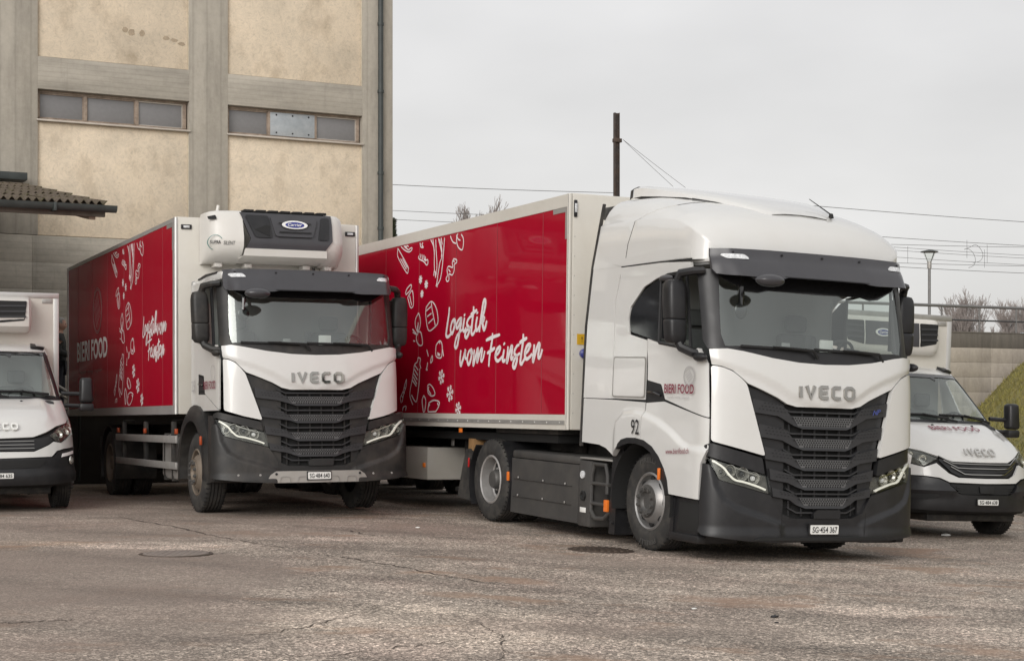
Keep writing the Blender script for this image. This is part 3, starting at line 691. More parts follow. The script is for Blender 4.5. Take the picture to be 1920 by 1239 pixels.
wire(crspline([(1809, 467), (1816, 467), (1825, 475), (1829, 488), (1825, 498), (1816, 502)], 5), .014, 'left one of the two curved jumper cables between the wires', 'jumper_cable')
# ---------------------------------------------------------------- bare trees and a conifer
pmat('bark', (.085, .07, .06), .95, var=.2, vscale=2); pmat('twig', (.27, .24, .225), .95, var=.2, vscale=1)
def bare_tree(loc, h, spread, label, seed, levels=8, lift=.45):
    rnd = random.Random(seed); t = thing('bare_tree', label, 'tree', loc, 0, 'bare winter trees')
    b1, b2 = bmesh.new(), bmesh.new()
    def grow(p, d, ln, r, lv):
        pts = [p]; dd = d
        for k in range(3):
            dd = (dd+Vector((rnd.uniform(-.16, .16), rnd.uniform(-.16, .16), rnd.uniform(-.02, .12)))).normalized(); pts.append(pts[-1]+dd*ln/3)
        tube(b1 if lv < 3 else b2, pts, [max(q, .0010) for q in (r, r*.88, r*.76, r*.66)], 6 if lv < 2 else (4 if lv < 4 else 3), cap=False)
        if lv >= levels: return
        for k in range(3 if lv in (1, 2, 3, 5, 6) else 2 if lv else 6):
            q = pts[-1] if k == 0 else pts[rnd.choice([1, 2, 3])]
            sp = spread*(1 if k else .35)
            nd = (dd+Vector((rnd.uniform(-1, 1), rnd.uniform(-1, 1), rnd.uniform(-.1, lift*2)))*sp).normalized()
            grow(q, nd, ln*rnd.uniform(.62, .82), r*(.62 if k else .7), lv+1)
    grow(Vector((0, 0, 0)), Vector((0, 0, 1)), h*.27, h*.016, 0)
    finish(b1, 'trunk', 'bark', t); o = finish(b2, 'crown', 'twig', t, smooth=False)
    return t
def tpx(x, y, Y): return ((x-960)/3140*Y, Y, CAMZ+(763-y)/3140*Y)
def plant(x, ytop, Y, base, spread, label, seed):
    X, _, zt_ = tpx(x, ytop, Y); t = bare_tree((X, Y, base), 1, spread, label, seed)
    z = max((o.matrix_basis @ v.co).z for o in t.children for v in o.data.vertices); s = (zt_-base)/z; t.scale = (s, s, s)
plant(1836, 533, 130, 0, .30, 'larger bare deciduous tree behind the railing, right of the street lamp', 3)
plant(1896, 560, 150, 0, .36, 'smaller bare tree at the far right behind the railing', 11)
plant(1925, 555, 165, 0, .36, 'bare tree cut by the right picture edge behind the railing', 23)
plant(874, 369, 100, 4, .36, 'bare tree top showing above the semi trailer roof', 5)
def leafy(name, loc, h, wd, label, cat, mat, n, seed, cone=True):
    rnd = random.Random(seed); t = thing(name, label, cat, loc)
    tubeo('trunk', 'bark', t, [(0, 0, 0), (0, 0, h*.95)], [h*.02, h*.004], 7)
    bm = bmesh.new()
    for _ in range(n):
        u = rnd.random()**.7; z = h*(.08+.92*u); r = wd*(1-u if cone else math.sqrt(max(0, 1-(2*u-1)**2)))*(.75+.35*rnd.random())*rnd.random()**.5; a = rnd.uniform(0, 6.28)
        q = Vector((r*math.cos(a), r*math.sin(a), z)); s = rnd.uniform(.08, .2)*h/10
        A = Vector((rnd.uniform(-1, 1), rnd.uniform(-1, 1), rnd.uniform(-.6, .5))).normalized()*s; B = Vector((rnd.uniform(-1, 1), rnd.uniform(-1, 1), rnd.uniform(-1, 1))).normalized()*s*.5
        bm.faces.new((bm.verts.new(q-A), bm.verts.new(q+B), bm.verts.new(q+A)))
    finish(bm, 'crown', mat, t, smooth=False)
pmat('needle', (.045, .055, .028), .9, var=.4, vscale=1.5)
X, Y, z = tpx(738, 411, 85); leafy('conifer', (X, Y, 0), z, 1.3, 'dark green conifer peeping past the warehouse corner above the trailer', 'tree', 'needle', 3500, 3)
X, Y, z = tpx(1797, 615, 170); leafy('far_bush', (X, Y, 5.0), z-5+.6, 1.5, 'low distant bush just above the wall, left of the larger bare tree', 'bush', 'twig', 700, 5, False)
# parked car roof glimpsed over the wall at the right edge
cr_ = thing('distant_car', 'pale blue car roof showing above the wall at the right picture edge', 'car', (tpx(1924, 618, 90)[0], 90, 3.9))
bm = bmesh.new(); P = [(-2, .3), (-2, .8), (-1.2, .95), (-.7, 1.38), (.6, 1.42), (1.3, 1.0), (2.1, .8), (2.15, .3)]
P = fillet(P, .15)
for s in (-.8, .8): bm.faces.new([bm.verts.new((x, s, z)) for x, z in P])
bm.faces.ensure_lookup_table(); a, b = [list(f.verts) for f in bm.faces]
for i in range(len(a)): bm.faces.new((a[i], a[(i+1) % len(a)], b[(i+1) % len(a)], b[i]))
pmat('pale_blue_paint', (.42, .52, .60), .3, coat=.6); finish(bm, 'body', 'pale_blue_paint', cr_)
for x in (-1.25, 1.3):
    for y in (-.78, .78):
        bm = bmesh.new(); lathe(bm, [(.001, -.1), (.31, -.1), (.32, 0), (.31, .1), (.001, .1)], 20, 'y', (x, y, .32)); finish(bm, 'wheel', 'rubber', cr_)
# ================================================================ TRUCKS
SEC = [(0, 0), (.4, -.012), (.7, -.035), (.95, -.075), (1.1, -.12), (1.19, -.18), (1.235, -.27), (1.25, -.42), (1.25, -.7), (1.25, -1.2), (1.25, -1.8), (1.25, -2.6)]
SP = crspline(SEC, 12); SS = [0]
for a, b in zip(SP, SP[1:]): SS.append(SS[-1]+math.hypot(b[0]-a[0], b[1]-a[1]))
PROF = [(0.0, -.03), (.3, 0), (.6, 0), (1.0, -.02), (1.5, -.045), (1.75, -.06), (1.95, -.09), (2.3, -.16), (2.7, -.25), (3.0, -.33), (3.3, -.45)]
PROF = crspline(PROF, 6)
SY = [(s, p[0]) for s, p in zip(SS, SP)]; SX = [(s, p[1]) for s, p in zip(SS, SP)]
XY = sorted([(p[1], p[0]) for p in SP])
def hull_fn(w):
    k = w/1.25
    def P(s, z):
        a = abs(s); return Vector((lerp_tab(SX, a)+lerp_tab(PROF, z), math.copysign(lerp_tab(SY, a)*k, s), z))
    def F(s, z, d=0):
        p = P(s, z)
        if d:
            e = .01; t1 = P(s+e, z)-P(s-e, z); t2 = P(s, z+e)-P(s, z-e); p = p+t1.cross(t2).normalized()*d
        return p
    return F
def side_fn(w, sg):      # x,z on the flank; sg=-1 right side of the truck
    def P(x, z): return Vector((x, sg*lerp_tab(XY, min(0, x-lerp_tab(PROF, z)))*w/1.25, z))
    def F(x, z, d=0):
        p = P(x, z)
        if d:
            e = .01; n = (P(x+e, z)-P(x-e, z)).cross(P(x, z+e)-P(x, z-e)).normalized()
            if n.y*sg < 0: n = -n
            p = p+n*d
        return p
    return F
def flank(sg, y):
    return lambda x, z, d=0: Vector((x, sg*(y+d), z))
def wheel(parent, x, y, sg, R=.505, W=.30, front=True, rim='rim_grey', brand=None, name='wheel'):
    """sg: outward direction in y"""
    wt = bpy.data.objects.new(name, None); COL.objects.link(wt); wt.parent = parent; wt.location = (x, y, R)
    rr = R*.575
    prof = [(rr, -W*.42), (R*.66, -W*.49), (R*.8, -W*.5), (R*.93, -W*.46), (R*.985, -W*.40), (R, -W*.33)]
    gro = [-.22, -.08, .08, .22]
    for g in gro: prof += [(R, W*(g-.025)), (R-.016, W*(g-.02)), (R-.016, W*(g+.02)), (R, W*(g+.025))]
    prof += [(R, W*.33), (R*.985, W*.40), (R*.93, W*.46), (R*.91, W*.465), (R*.90, W*.475), (R*.8, W*.5), (R*.70, W*.505), (R*.66, W*.49), (R*.63, W*.47), (rr, W*.42)]
    bm = bmesh.new(); lathe(bm, [(r, h*sg) for r, h in prof], 56)
    for v in bm.verts:      # flat contact patch
        if v.co.z < -R+.012: v.co.z = -R+.012
    finish(bm, 'tyre', 'rubber', wt, sharp=40)
    # tread cross-cuts give the shoulder its blocks
    bm = bmesh.new()
    for k in range(48):
        a = 2*math.pi*k/48
        for yy in (-.36, .36):
            M = Matrix.Rotation(-a, 4, 'Y') @ Matrix.Translation((R-.006, yy*W, 0)); bx(bm, -.010, .0075, -W*.075, W*.075, -.0055, .0055, 0, M=M)
    finish(bm, 'tread_cuts', 'black_matt', wt, smooth=False, kind='stuff')
    bm = bmesh.new(); o = W*.44
    if front:
        pr = [(rr+.012, o), (rr-.004, o+.012), (rr-.018, o), (rr*.93, o-.03), (rr*.88, o-.07), (rr*.86, o-.06), (rr*.72, o+.005), (rr*.60, o+.03), (rr*.55, o+.03), (rr*.54, o+.05), (rr*.36, o+.055), (rr*.34, o+.03), (rr*.30, o+.02), (.001, o+.02)]
    else:
        pr = [(rr+.012, o), (rr-.004, o+.012), (rr-.02, o), (rr*.93, o-.05), (rr*.92, o-.14), (rr*.86, o-.155), (rr*.66, o-.17), (rr*.60, o-.16), (rr*.42, o-.155), (rr*.40, o-.05), (rr*.34, o-.02), (.001, o-.015)]
    cut = 8 if front else 6
    lathe(bm, [(r, h*sg) for r, h in pr[:cut]], 48); finish(bm, 'rim', rim, wt, sharp=38)
    bm = bmesh.new(); lathe(bm, [(r, h*sg) for r, h in pr[cut-1:]], 40); finish(bm, 'hub', 'hub_grey' if rim != 'rim_dirty' else rim, wt, sharp=38)
    for k in range(10):
        a = 2*math.pi*(k+.5)/10
        if front: c_ = (rr*.47*math.cos(a), (o+.05)*sg, rr*.47*math.sin(a)); r_, h_ = .019, .03
        else: c_ = (rr*.54*math.cos(a), (o-.158)*sg, rr*.54*math.sin(a)); r_, h_ = .018, .035
        bm = bmesh.new(); lathe(bm, [(r_*1.3, 0), (r_*1.3, h_*.3*sg), (r_, h_*.32*sg), (r_*.9, h_*sg), (.001, h_*1.05*sg)], 8, 'y', c_); finish(bm, 'wheel_nut', 'hub_grey' if front else rim, wt)
    for k in range(8):
        a = 2*math.pi*k/8
        if front: c_ = (rr*.79*math.cos(a), (o-.030)*sg, rr*.79*math.sin(a)); r_ = .036
        else: c_ = (rr*.76*math.cos(a), (o-.160)*sg, rr*.76*math.sin(a)); r_ = .034
        bm = bmesh.new(); lathe(bm, [(.001, .012*sg), (r_, .008*sg), (r_*1.02, -.006*sg)], 12, 'y', c_); finish(bm, 'vent_hole', 'black_matt', wt)
    if brand:
        for a0 in (115, 295):
            r0 = R*.80
            fn = lambda u, v, d, a0=a0: Vector(((r0+v)*math.cos(rad(a0)-u*1.0/r0), (W*.5+.003+d)*sg, (r0+v)*math.sin(rad(a0)-u/r0)))
            text('tyre_lettering', brand, fn, .30, .05, 'vinyl_tyre', wt, bold=.02)
    return wt
pmat('vinyl_tyre', (.075, .072, .068), .7)
STROKES = {"logistik":[[[-3386,2716],[-3398,2631],[-3431,2531],[-3469,2421],[-3486,2361],[-3451,2331],[-3395,2335],[-3332,2363],[-3281,2383]],[[-3218,2551],[-3273,2534],[-3322,2476],[-3338,2416],[-3306,2369],[-3268,2378],[-3220,2441],[-3191,2510],[-3210,2546],[-3227,2522],[-3191,2480],[-3146,2493]],[[-2985,2556],[-3047,2548],[-3116,2507],[-3150,2458],[-3131,2428],[-3089,2441],[-3033,2493],[-2990,2549],[-3005,2472],[-3042,2384],[-3077,2286],[-3112,2207],[-3156,2174],[-3192,2200],[-3176,2259],[-3116,2337],[-3018,2383],[-2932,2409]],[[-2887,2556],[-2910,2498],[-2932,2429],[-2914,2384],[-2870,2392],[-2834,2425]],[[-2895,2601],[-2882,2575]],[[-2656,2560],[-2716,2553],[-2788,2512],[-2811,2464],[-2761,2432],[-2728,2401],[-2758,2343],[-2818,2296],[-2863,2318],[-2849,2366],[-2772,2403],[-2676,2428]],[[-2607,2684],[-2610,2621],[-2636,2524],[-2659,2428],[-2669,2359],[-2637,2329],[-2590,2346],[-2543,2393]],[[-2693,2581],[-2585,2610],[-2502,2630]],[[-2488,2547],[-2515,2490],[-2532,2422],[-2512,2377],[-2471,2386],[-2432,2423]],[[-2494,2605],[-2484,2581]],[[-2423,2350],[-2402,2446],[-2370,2541],[-2337,2636],[-2305,2721],[-2263,2746],[-2246,2708],[-2267,2632],[-2323,2539],[-2380,2474]],[[-2402,2446],[-2333,2491],[-2280,2529],[-2298,2489],[-2332,2462],[-2307,2413],[-2278,2373],[-2237,2410],[-2200,2485]]],"vom":[[[-2993,2144],[-3009,2085],[-3019,2005],[-2992,1945],[-2956,1984],[-2897,2062],[-2850,2144],[-2861,2090],[-2847,2031],[-2798,2039]],[[-2680,2144],[-2740,2116],[-2786,2049],[-2784,1990],[-2742,1954],[-2699,1988],[-2660,2055],[-2648,2114],[-2673,2144],[-2666,2085],[-2606,2103]],[[-2572,2141],[-2581,2063],[-2603,1986],[-2597,1937],[-2556,2004],[-2499,2100],[-2465,2147],[-2463,2079],[-2484,2002],[-2476,1983],[-2438,2040],[-2381,2116],[-2335,2139],[-2345,2076],[-2366,2009],[-2342,1984],[-2296,2027],[-2252,2112]]],"feinsten":[[[-2028,2325],[-2037,2249],[-2069,2154],[-2111,2041],[-2131,1912]],[[-2221,2241],[-2038,2272],[-1812,2297]],[[-2182,2081],[-2056,2111],[-1954,2141]],[[-1929,2046],[-1851,2072],[-1801,2127],[-1819,2146],[-1886,2120],[-1929,2065],[-1928,2008],[-1871,1978],[-1804,1995],[-1738,2031]],[[-1685,2114],[-1705,2058],[-1726,1993],[-1692,1969],[-1648,1991]],[[-1691,2194],[-1679,2166]],[[-1575,2148],[-1584,2074],[-1604,1990],[-1603,1948],[-1561,2017],[-1509,2099],[-1466,2149],[-1464,2080],[-1484,2006],[-1462,1987],[-1420,2023]],[[-1262,2157],[-1326,2140],[-1389,2087],[-1388,2050],[-1333,2020],[-1321,1974],[-1362,1901],[-1394,1883],[-1432,1912],[-1397,1976],[-1312,2029],[-1238,2055]],[[-1153,2281],[-1157,2199],[-1186,2099],[-1215,1999],[-1225,1944],[-1192,1925],[-1140,1960],[-1089,2005]],[[-1252,2175],[-1157,2204],[-1053,2227]],[[-1090,2041],[-1018,2076],[-967,2129],[-978,2152],[-1040,2136],[-1091,2078],[-1100,2014],[-1057,1981],[-984,1997],[-913,2036]],[[-854,2148],[-863,2080],[-885,1999],[-879,1945],[-840,2016],[-781,2105],[-726,2152],[-720,2103],[-743,2032],[-737,1987],[-697,1995],[-643,2083]]],"leek":[[[-4063,3664],[-3955,3566],[-3919,3462],[-3915,3335],[-3904,3208]],[[-3974,3650],[-3938,3552],[-3912,3461]],[[-3876,3662],[-3854,3482],[-3824,3328],[-3830,3216]],[[-3795,3663],[-3711,3532],[-3652,3402],[-3720,3320],[-3780,3174],[-3824,3039]],[[-3571,3657],[-3597,3485],[-3638,3264],[-3697,3106],[-3792,3037]],[[-3756,3659],[-3661,3491],[-3671,3391]],[[-3692,3658],[-3650,3552]],[[-3911,3222],[-3926,3160]],[[-3879,3219],[-3860,3130]],[[-3846,3211],[-3838,3166]],[[-3799,3044],[-3807,3001]],[[-3818,3045],[-3840,3015]]],"lemon":[[[-3381,3640],[-3301,3559],[-3192,3527]],[[-3180,3634],[-3132,3580],[-3055,3555]],[[-3134,3648],[-3178,3597],[-3161,3522],[-3098,3461],[-2990,3428],[-2953,3504],[-2965,3578],[-3027,3629]]],"zucchini":[[[-5249,3618],[-5258,3545],[-5190,3473],[-4898,3267],[-4846,3315],[-4865,3356],[-5213,3615],[-5249,3618]],[[-5136,3482],[-4917,3321]],[[-5064,3477],[-4882,3338]]],"sausage":[[[-5124,3651],[-4979,3588],[-4836,3553],[-4732,3568],[-4716,3599],[-4785,3598],[-4837,3583],[-4944,3618],[-5017,3651]],[[-4981,3648],[-4909,3628]],[[-4910,3648],[-4839,3629]],[[-4424,3642],[-4389,3584],[-4304,3570],[-4356,3613],[-4323,3633]]],"shrimp":[[[-4470,3468],[-4452,3428],[-4281,3376],[-4185,3324],[-4139,3340],[-4147,3391],[-4214,3390],[-4282,3415]],[[-4420,3490],[-4401,3437]],[[-4352,3482],[-4332,3406]],[[-4284,3466],[-4264,3388]],[[-4233,3443],[-4214,3371]]],"twist":[[[-3263,3334],[-3308,3289],[-3291,3226],[-3432,3249],[-3478,3203],[-3460,3139],[-3506,3093],[-3473,3056],[-3411,3074],[-3413,3148],[-3303,3128],[-3243,3185],[-3239,3259],[-3169,3278],[-3170,3315],[-3263,3334]],[[-3431,3211],[-3367,3170]],[[-3293,3312],[-3231,3295]]],"fries":[[[-4941,2981],[-4890,3043],[-4752,3093],[-4716,3065],[-4784,3011],[-4923,2967]],[[-4851,2923],[-4741,2780],[-4638,2820],[-4679,3004],[-4783,2971],[-4851,2923]],[[-4782,2945],[-4708,2811]]],"loaf":[[[-4177,2756],[-3997,2823],[-3831,2726],[-3761,2559],[-3840,2487],[-4084,2440],[-4191,2642],[-4177,2756]],[[-3997,2823],[-3978,2733],[-3856,2500]],[[-4176,2705],[-4012,2754]],[[-4140,2627],[-3992,2664]],[[-4087,2536],[-3924,2592]]],"pear":[[[-4445,2693],[-4546,2621],[-4560,2531],[-4471,2437],[-4389,2511],[-4385,2600],[-4445,2693]],[[-4458,2565],[-4471,2437]]],"flower":[[[-4663,2481],[-4567,2436],[-4503,2398]],[[-4646,2439],[-4535,2405]],[[-4442,2431],[-4365,2428],[-4316,2356],[-4298,2262],[-4390,2248],[-4484,2292],[-4518,2363],[-4457,2420]],[[-4626,2320],[-4563,2312]],[[-4470,2526],[-4480,2450]]],"jar":[[[-3816,2235],[-3715,2283],[-3656,2275],[-3611,2217],[-3621,2093],[-3679,2060],[-3811,2086],[-3829,2167],[-3816,2235]],[[-3769,2131],[-3680,2105]],[[-3768,2108],[-3694,2092]],[[-3715,2283],[-3684,2248]],[[-3601,2171],[-3563,2080]]],"chilli":[[[-4143,2182],[-4112,2140],[-4080,2093]],[[-3945,2101],[-3989,2056],[-4002,2005],[-3943,2032],[-3939,2095]],[[-4108,2013],[-4121,1956],[-4150,1916],[-4105,1915]]],"bottle":[[[-4447,2085],[-4476,2028],[-4569,1994],[-4598,1919],[-4656,1778],[-4715,1660],[-4728,1566],[-4646,1471],[-4614,1447]],[[-4447,2085],[-4363,2066],[-4382,1996],[-4340,1937]],[[-4380,1938],[-4404,1728],[-4475,1506],[-4553,1500],[-4665,1577]],[[-4568,1989],[-4441,1916]],[[-4576,1930],[-4448,1845]],[[-4596,1871],[-4468,1787]],[[-4610,1824],[-4482,1729]],[[-4640,1778],[-4497,1700]]],"carrot":[[[-5047,1471],[-5082,1544],[-4987,1627],[-4925,1722],[-4863,1793],[-4876,1698],[-4954,1603],[-5015,1483]],[[-5034,1567],[-4984,1543]],[[-4987,1627],[-4928,1603]],[[-4940,1686],[-4891,1662]],[[-4994,1364],[-4964,1412],[-4867,1424],[-4881,1364]]],"almond":[[[-4098,1701],[-4023,1718],[-3902,1665],[-3840,1584],[-3958,1562],[-4080,1609],[-4098,1701]],[[-4052,1689],[-4066,1643],[-3974,1585]],[[-4230,1569],[-4283,1505],[-4256,1401],[-4214,1331],[-4165,1424],[-4162,1517],[-4230,1569]],[[-4045,1470],[-3867,1504],[-3690,1481],[-3717,1413],[-3833,1344],[-3981,1321],[-4072,1366],[-4045,1470]],[[-4015,1453],[-4073,1401]],[[-3748,1470],[-3718,1436]]],"flakes":[[[-3627,1809],[-3630,1906]],[[-3334,1592],[-3337,1699]],[[-3061,1391],[-3064,1480]]],"stars":[[[-4392,3141],[-4393,3199]],[[-4187,3063],[-4189,3121]],[[-4335,2944],[-4336,2996]]]}
DRAW = ['leek', 'lemon', 'zucchini', 'sausage', 'shrimp', 'twist', 'fries', 'loaf', 'pear', 'flower', 'jar', 'chilli', 'bottle', 'carrot', 'almond']
def flake(bm, c, r, fn, arms, branch, wd):
    for k in range(arms):
        a = 2*math.pi*k/arms+.26
        e_ = (c[0]+r*math.cos(a), c[1]+r*math.sin(a)); ribbon(bm, [c, e_], wd, fn, z0=.0015, z1=.003+k*.0001)
        if branch:
            for q, s in ((.5, .38), (.78, .28)):
                m_ = (c[0]+r*q*math.cos(a), c[1]+r*q*math.sin(a))
                for t in (-.8, .8): ribbon(bm, [m_, (m_[0]+r*s*math.cos(a+t), m_[1]+r*s*math.sin(a+t))], wd*.9, fn, z0=.0015, z1=.0034)
def livery(parent, fn, dx, dz, words, zlo, zhi, sx=1.0, wk=1.0, mat='vinyl_white'):
    T = lambda p: (p[0]/1000*sx+dx, p[1]/1000+dz)
    for wname in ('logistik', 'vom', 'feinsten'):
        bm = bmesh.new()
        for i, s in enumerate(STROKES[wname]):
            pts = [T(p) for p in s]
            if words:
                ox, oz, tx, tz, kx, kz = words[wname]; pts = [(tx+(p[0]/1000-ox)*kx, tz+(p[1]/1000-oz)*kz) for p in s]
            ribbon(bm, crspline(pts, 5), .046*wk, fn, taper=True, z0=.0015, z1=.003+.0004*i) if not words else ribbon(bm, crspline(pts, 5), .027, fn, taper=True, z0=.0015, z1=.003+.0004*i)
        finish(bm, 'script_lettering', mat, parent, smooth=False, label='white brush script word '+{'logistik': 'Logistik', 'vom': 'vom', 'feinsten': 'Feinsten'}[wname])
    for nme in DRAW:
        bm = bmesh.new()
        for i, s in enumerate(STROKES[nme]):
            pts = crspline([T(p) for p in s], 5); pts = [p for p in pts if zlo+.01 < p[1] < zhi-.01]
            if len(pts) > 1: ribbon(bm, pts, .0175*wk, fn, z0=.0015, z1=.003+.0003*i)
        finish(bm, 'line_drawing', mat, parent, smooth=False)
    for (a, b), br in [(s, 1) for s in STROKES['flakes']]+[(s, 0) for s in STROKES['stars']]:
        A, B = T(a), T(b); bm = bmesh.new(); flake(bm, A, abs(B[1]-A[1]), fn, 6 if br else 7, br, (.016 if br else .026)*wk); finish(bm, 'snowflake_drawing' if br else 'star_drawing', mat, parent, smooth=False)
PW = {'cx': 0}
def plate(parent, fn, txt, zc, wd=.30, ht=.085, d=.02):
    o = panel('number_plate', fillet([(-wd/2, zc-ht/2), (wd/2, zc-ht/2), (wd/2, zc+ht/2), (-wd/2, zc+ht/2)], .012), fn, 'plate_white', parent, d=d+.012, thick=.012, bev=.002, gu=.05, gv=0)
    bm = bmesh.new(); bx(bm, 0, 1, 0, 1, 0, 1); bm.free()
    panel('plate_holder', [(-wd/2-.012, zc-ht/2-.012), (wd/2+.012, zc-ht/2-.012), (wd/2+.012, zc+ht/2+.012), (-wd/2-.012, zc+ht/2+.012)], fn, 'black_gloss', parent, d=d, thick=.02, bev=.003, gu=.05, gv=0)
    g = lambda u, v, dd: fn(-wd/2+.018+u, zc-ht*.34+v, d+.012+dd)
    text('plate_lettering', txt, g, wd-.036, ht*.66, 'print_black', o, bold=.012, z=.002)
    return o
def cab(root, w, wb, ks, dz, bands, cb, white, plastic, hi):
    """dz: bumper lift; cb: corner panel bottom z (inner, outer); hi: high roof"""
    H = hull_fn(w); HB = hull_fn(wb)
    def S(s): a = abs(s); return math.copysign(a*ks if a < .9 else .9*ks+(a-.9)*((1.27-.9*ks)/.37 if ks > 1 else 1), s)
    PO = lambda pts: [(S(s), z) for s, z in pts]
    # --- white front panel with its raised centre
    crease = [(.0, 1.50), (.26, 1.55), (.42, 1.62), (.55, 1.70), (.75, 1.785), (1.0, 1.86), (1.3, 1.95)]
    rel = lambda s, z: .020*sst((z-lerp_tab(crease, abs(s)/ks))/.05)+.006
    panel('front_panel', PO(mir([(0, 1.535), (.33, 1.535), (.44, 1.56), (.55, 1.62), (.72, 1.69), (.865, 1.745), (.93, 1.80), (1.02, 1.868), (1.12, 1.903), (1.215, 1.918), (1.225, 2.062), (1.06, 2.072), (.90, 2.052), (.6, 1.998), (.3, 1.965), (0, 1.956)])), H, white, root, d=.012, thick=.03, bev=.008, gu=.05, gv=.03, relief=rel)
    word_iveco(root, lambda s, z, d: H(S(s), z, d+.035), -.325, 1.615, .67, .135, 'chrome', thick=.02)
    for sg in (-1, 1):
        cp = [(.878, 1.735), (.935, 1.792), (1.025, 1.858), (1.12, 1.893), (1.205, 1.905), (1.222, 1.89), (1.222, cb[1]), (.9, (cb[0]+cb[1])/2-.012), (.68, cb[0])]
        panel('corner_panel', [(S(sg*s), z) for s, z in fillet(cp, .03)], H, white, root, d=.028, thick=.05, bev=.012, gu=.04, gv=.06)
    # --- grille: dark backing, V-shaped slats, thin bars between
    b0 = [(0, .43+dz), (.37, .44+dz), (.5, .49+dz), (.6, .67+dz), (.66, .98), (.88, 1.74), (.72, 1.70), (.55, 1.64), (.33, 1.55), (0, 1.55)]
    grl = panel('grille', mir(b0), HB, 'black_matt', root, d=-.085, thick=.02, bev=0, gu=.1, gv=.2)
    # side cheeks of the grille, slightly forward of the dark core
    zb_ = .44+dz
    for sg in (-1, 1):
        ck = [(.45, zb_+.03), (.51, zb_+.06), (.595, .68+dz), (.645, .98), (.868, 1.725), (.72, 1.685), (.55, 1.618), (.44, 1.55)]
        panel('grille_cheek', [(sg*s, z) for s, z in ck], HB, plastic, grl, d=-.035, thick=.04, bev=.006, gu=.08, gv=.2)
    bm = bmesh.new()
    for q in range(6):
        s = -.375+q*.15
        for (za, zb2) in ((.50+dz, 1.5),):
            for z in [za+i*.1 for i in range(int((zb2-za)/.1)+1)]:
                pass
        tube(bm, [HB(s, z, -.055) for z in [.46+dz+i*(1.04-dz)/8 for i in range(9)]], .011, 6)
    finish(bm, 'grille_uprights', plastic, grl)
    for i, (so, zt, zb, mt, mb) in enumerate(bands):
        k1, k2 = so*.60, .385-.02*i
        half = [(0, mb-.022), (.26-.01*i, mb-.022), (.36-.01*i, mb+.012), (k1+.04, zb-.012), (so*.985-.005, zb+.018), (so, zt), (k1, zt-.055), (k1-.035, zt-.085), (k2+.005, mt+.004), (0, mt+.004)]
        rel = lambda s, z, mb=mb: .014*sst((mb+.01-z)/.02) if abs(s) < .4 else 0
        sl_ = panel('grille_slat', mir(half), HB, 'slat_grey', grl, d=.005, thick=.06, bev=.007, gu=.05, gv=.035, relief=rel)
        panel('mesh_strip', [(-k2+.075, mb+.006), (k2-.075, mb+.006), (k2-.02, mt-.006), (-k2+.02, mt-.006)], HB, 'mesh_grey', sl_, d=.0068, thick=.004, bev=0, gu=.06, gv=0)
        # mesh openings in the middle of the slat
        bm = bmesh.new(); dx_ = .030; nr = 4
        for r in range(nr):
            z = mt-.014-(mt-mb-.014)*(r+.2)/nr
            lim = k2-.015-(.10 if r == nr-1 else .03*r)
            q = 0
            s = -lim+(r % 2)*dx_/2
            while s < lim:
                vs = [bm.verts.new(HB(s+.0115*math.cos(a), z+.0088*math.sin(a), .0088)) for a in [k*math.pi/3 for k in range(6)]]; bm.faces.new(vs); s += dx_
        finish(bm, 'mesh_openings', 'black_matt', sl_, smooth=False, kind='stuff')
        bm = bmesh.new()
        for sg in (-1, 1):
            for r in range(3):
                s = k1-.03+r*.012
                while s < so-.07:
                    z = zb+.03+(s-k1)*.10+r*(zt-zb-.03)*.26
                    if z < zt-.035-max(0, (so*.8-s))*.12:
                        t_ = .0105
                        vs = [bm.verts.new(HB(sg*(s+dx2), z+dz2, .0066)) for dx2, dz2 in ((-t_*1.2, .004), (t_*.4, .006), (t_*1.2, -.001), (-t_*.4, -.006))]; bm.faces.new(vs)
                    s += .040
        finish(bm, 'dimples', 'dimple', sl_, smooth=False, kind='stuff')
    zs = [b[3] for b in bands]; 
    gaps = [(bands[i][4]-.022+bands[i+1][3])/2 for i in range(len(bands)-1)]+[bands[-1][4]-.065]
    for j, z in enumerate([bands[0][3]+.045]+gaps):
        lim = .5-.018*j; pts = [(-lim, z+.05), (-lim+.11, z), (lim-.11, z), (lim, z+.05)]
        bm = bmesh.new(); P = fillet([(-lim, z+.058), (-lim+.11, z+.008), (lim-.11, z+.008), (lim, z+.058), (lim, z+.044), (lim-.11, z-.008), (-lim+.11, z-.008), (-lim, z+.044)], .01, 2); bm.free()
        panel('grille_bar', P, HB, 'slat_grey', grl, d=-.018, thick=.04, bev=.003, gu=.08, gv=0)
    box_z = .475+dz
    panel('radar_cover', fillet([(-.12, box_z-.035), (.2, box_z-.035), (.2, box_z+.05), (-.08, box_z+.05), (-.12, box_z+.02)], .012), HB, plastic, root, d=.02, thick=.05, bev=.008, gu=.08, gv=0)
    # --- bumper
    z_ = lambda z: z+dz
    vane = [(.49, .39), (.7, .455), (.95, .53), (1.09, .61), (1.17, .74), (1.215, .94)]
    def vane_dist(a, z):
        best = 9
        for (x0, y0), (x1, y1) in zip(vane, vane[1:]):
            ex, ey = x1-x0, y1-y0; t = max(0, min(1, ((a-x0)*ex+(z-y0)*ey)/(ex*ex+ey*ey))); dx, dy = a-x0-t*ex, z-y0-t*ey
            dd = math.hypot(dx, dy); sgn = 1 if ex*dy-ey*dx > 0 else -1
            if dd < abs(best): best = dd*sgn
        return best
    def relb(s, z):
        a = abs(s); z0 = z-dz; v = 0
        if a > .40: v += .036*sst(.5-vane_dist(a, z0)/.055)*sst((a-.42)/.12)
        v += .022*sst((.36-z0)/.10)
        return v
    blo = .205+dz if not hi == 'B' else .40
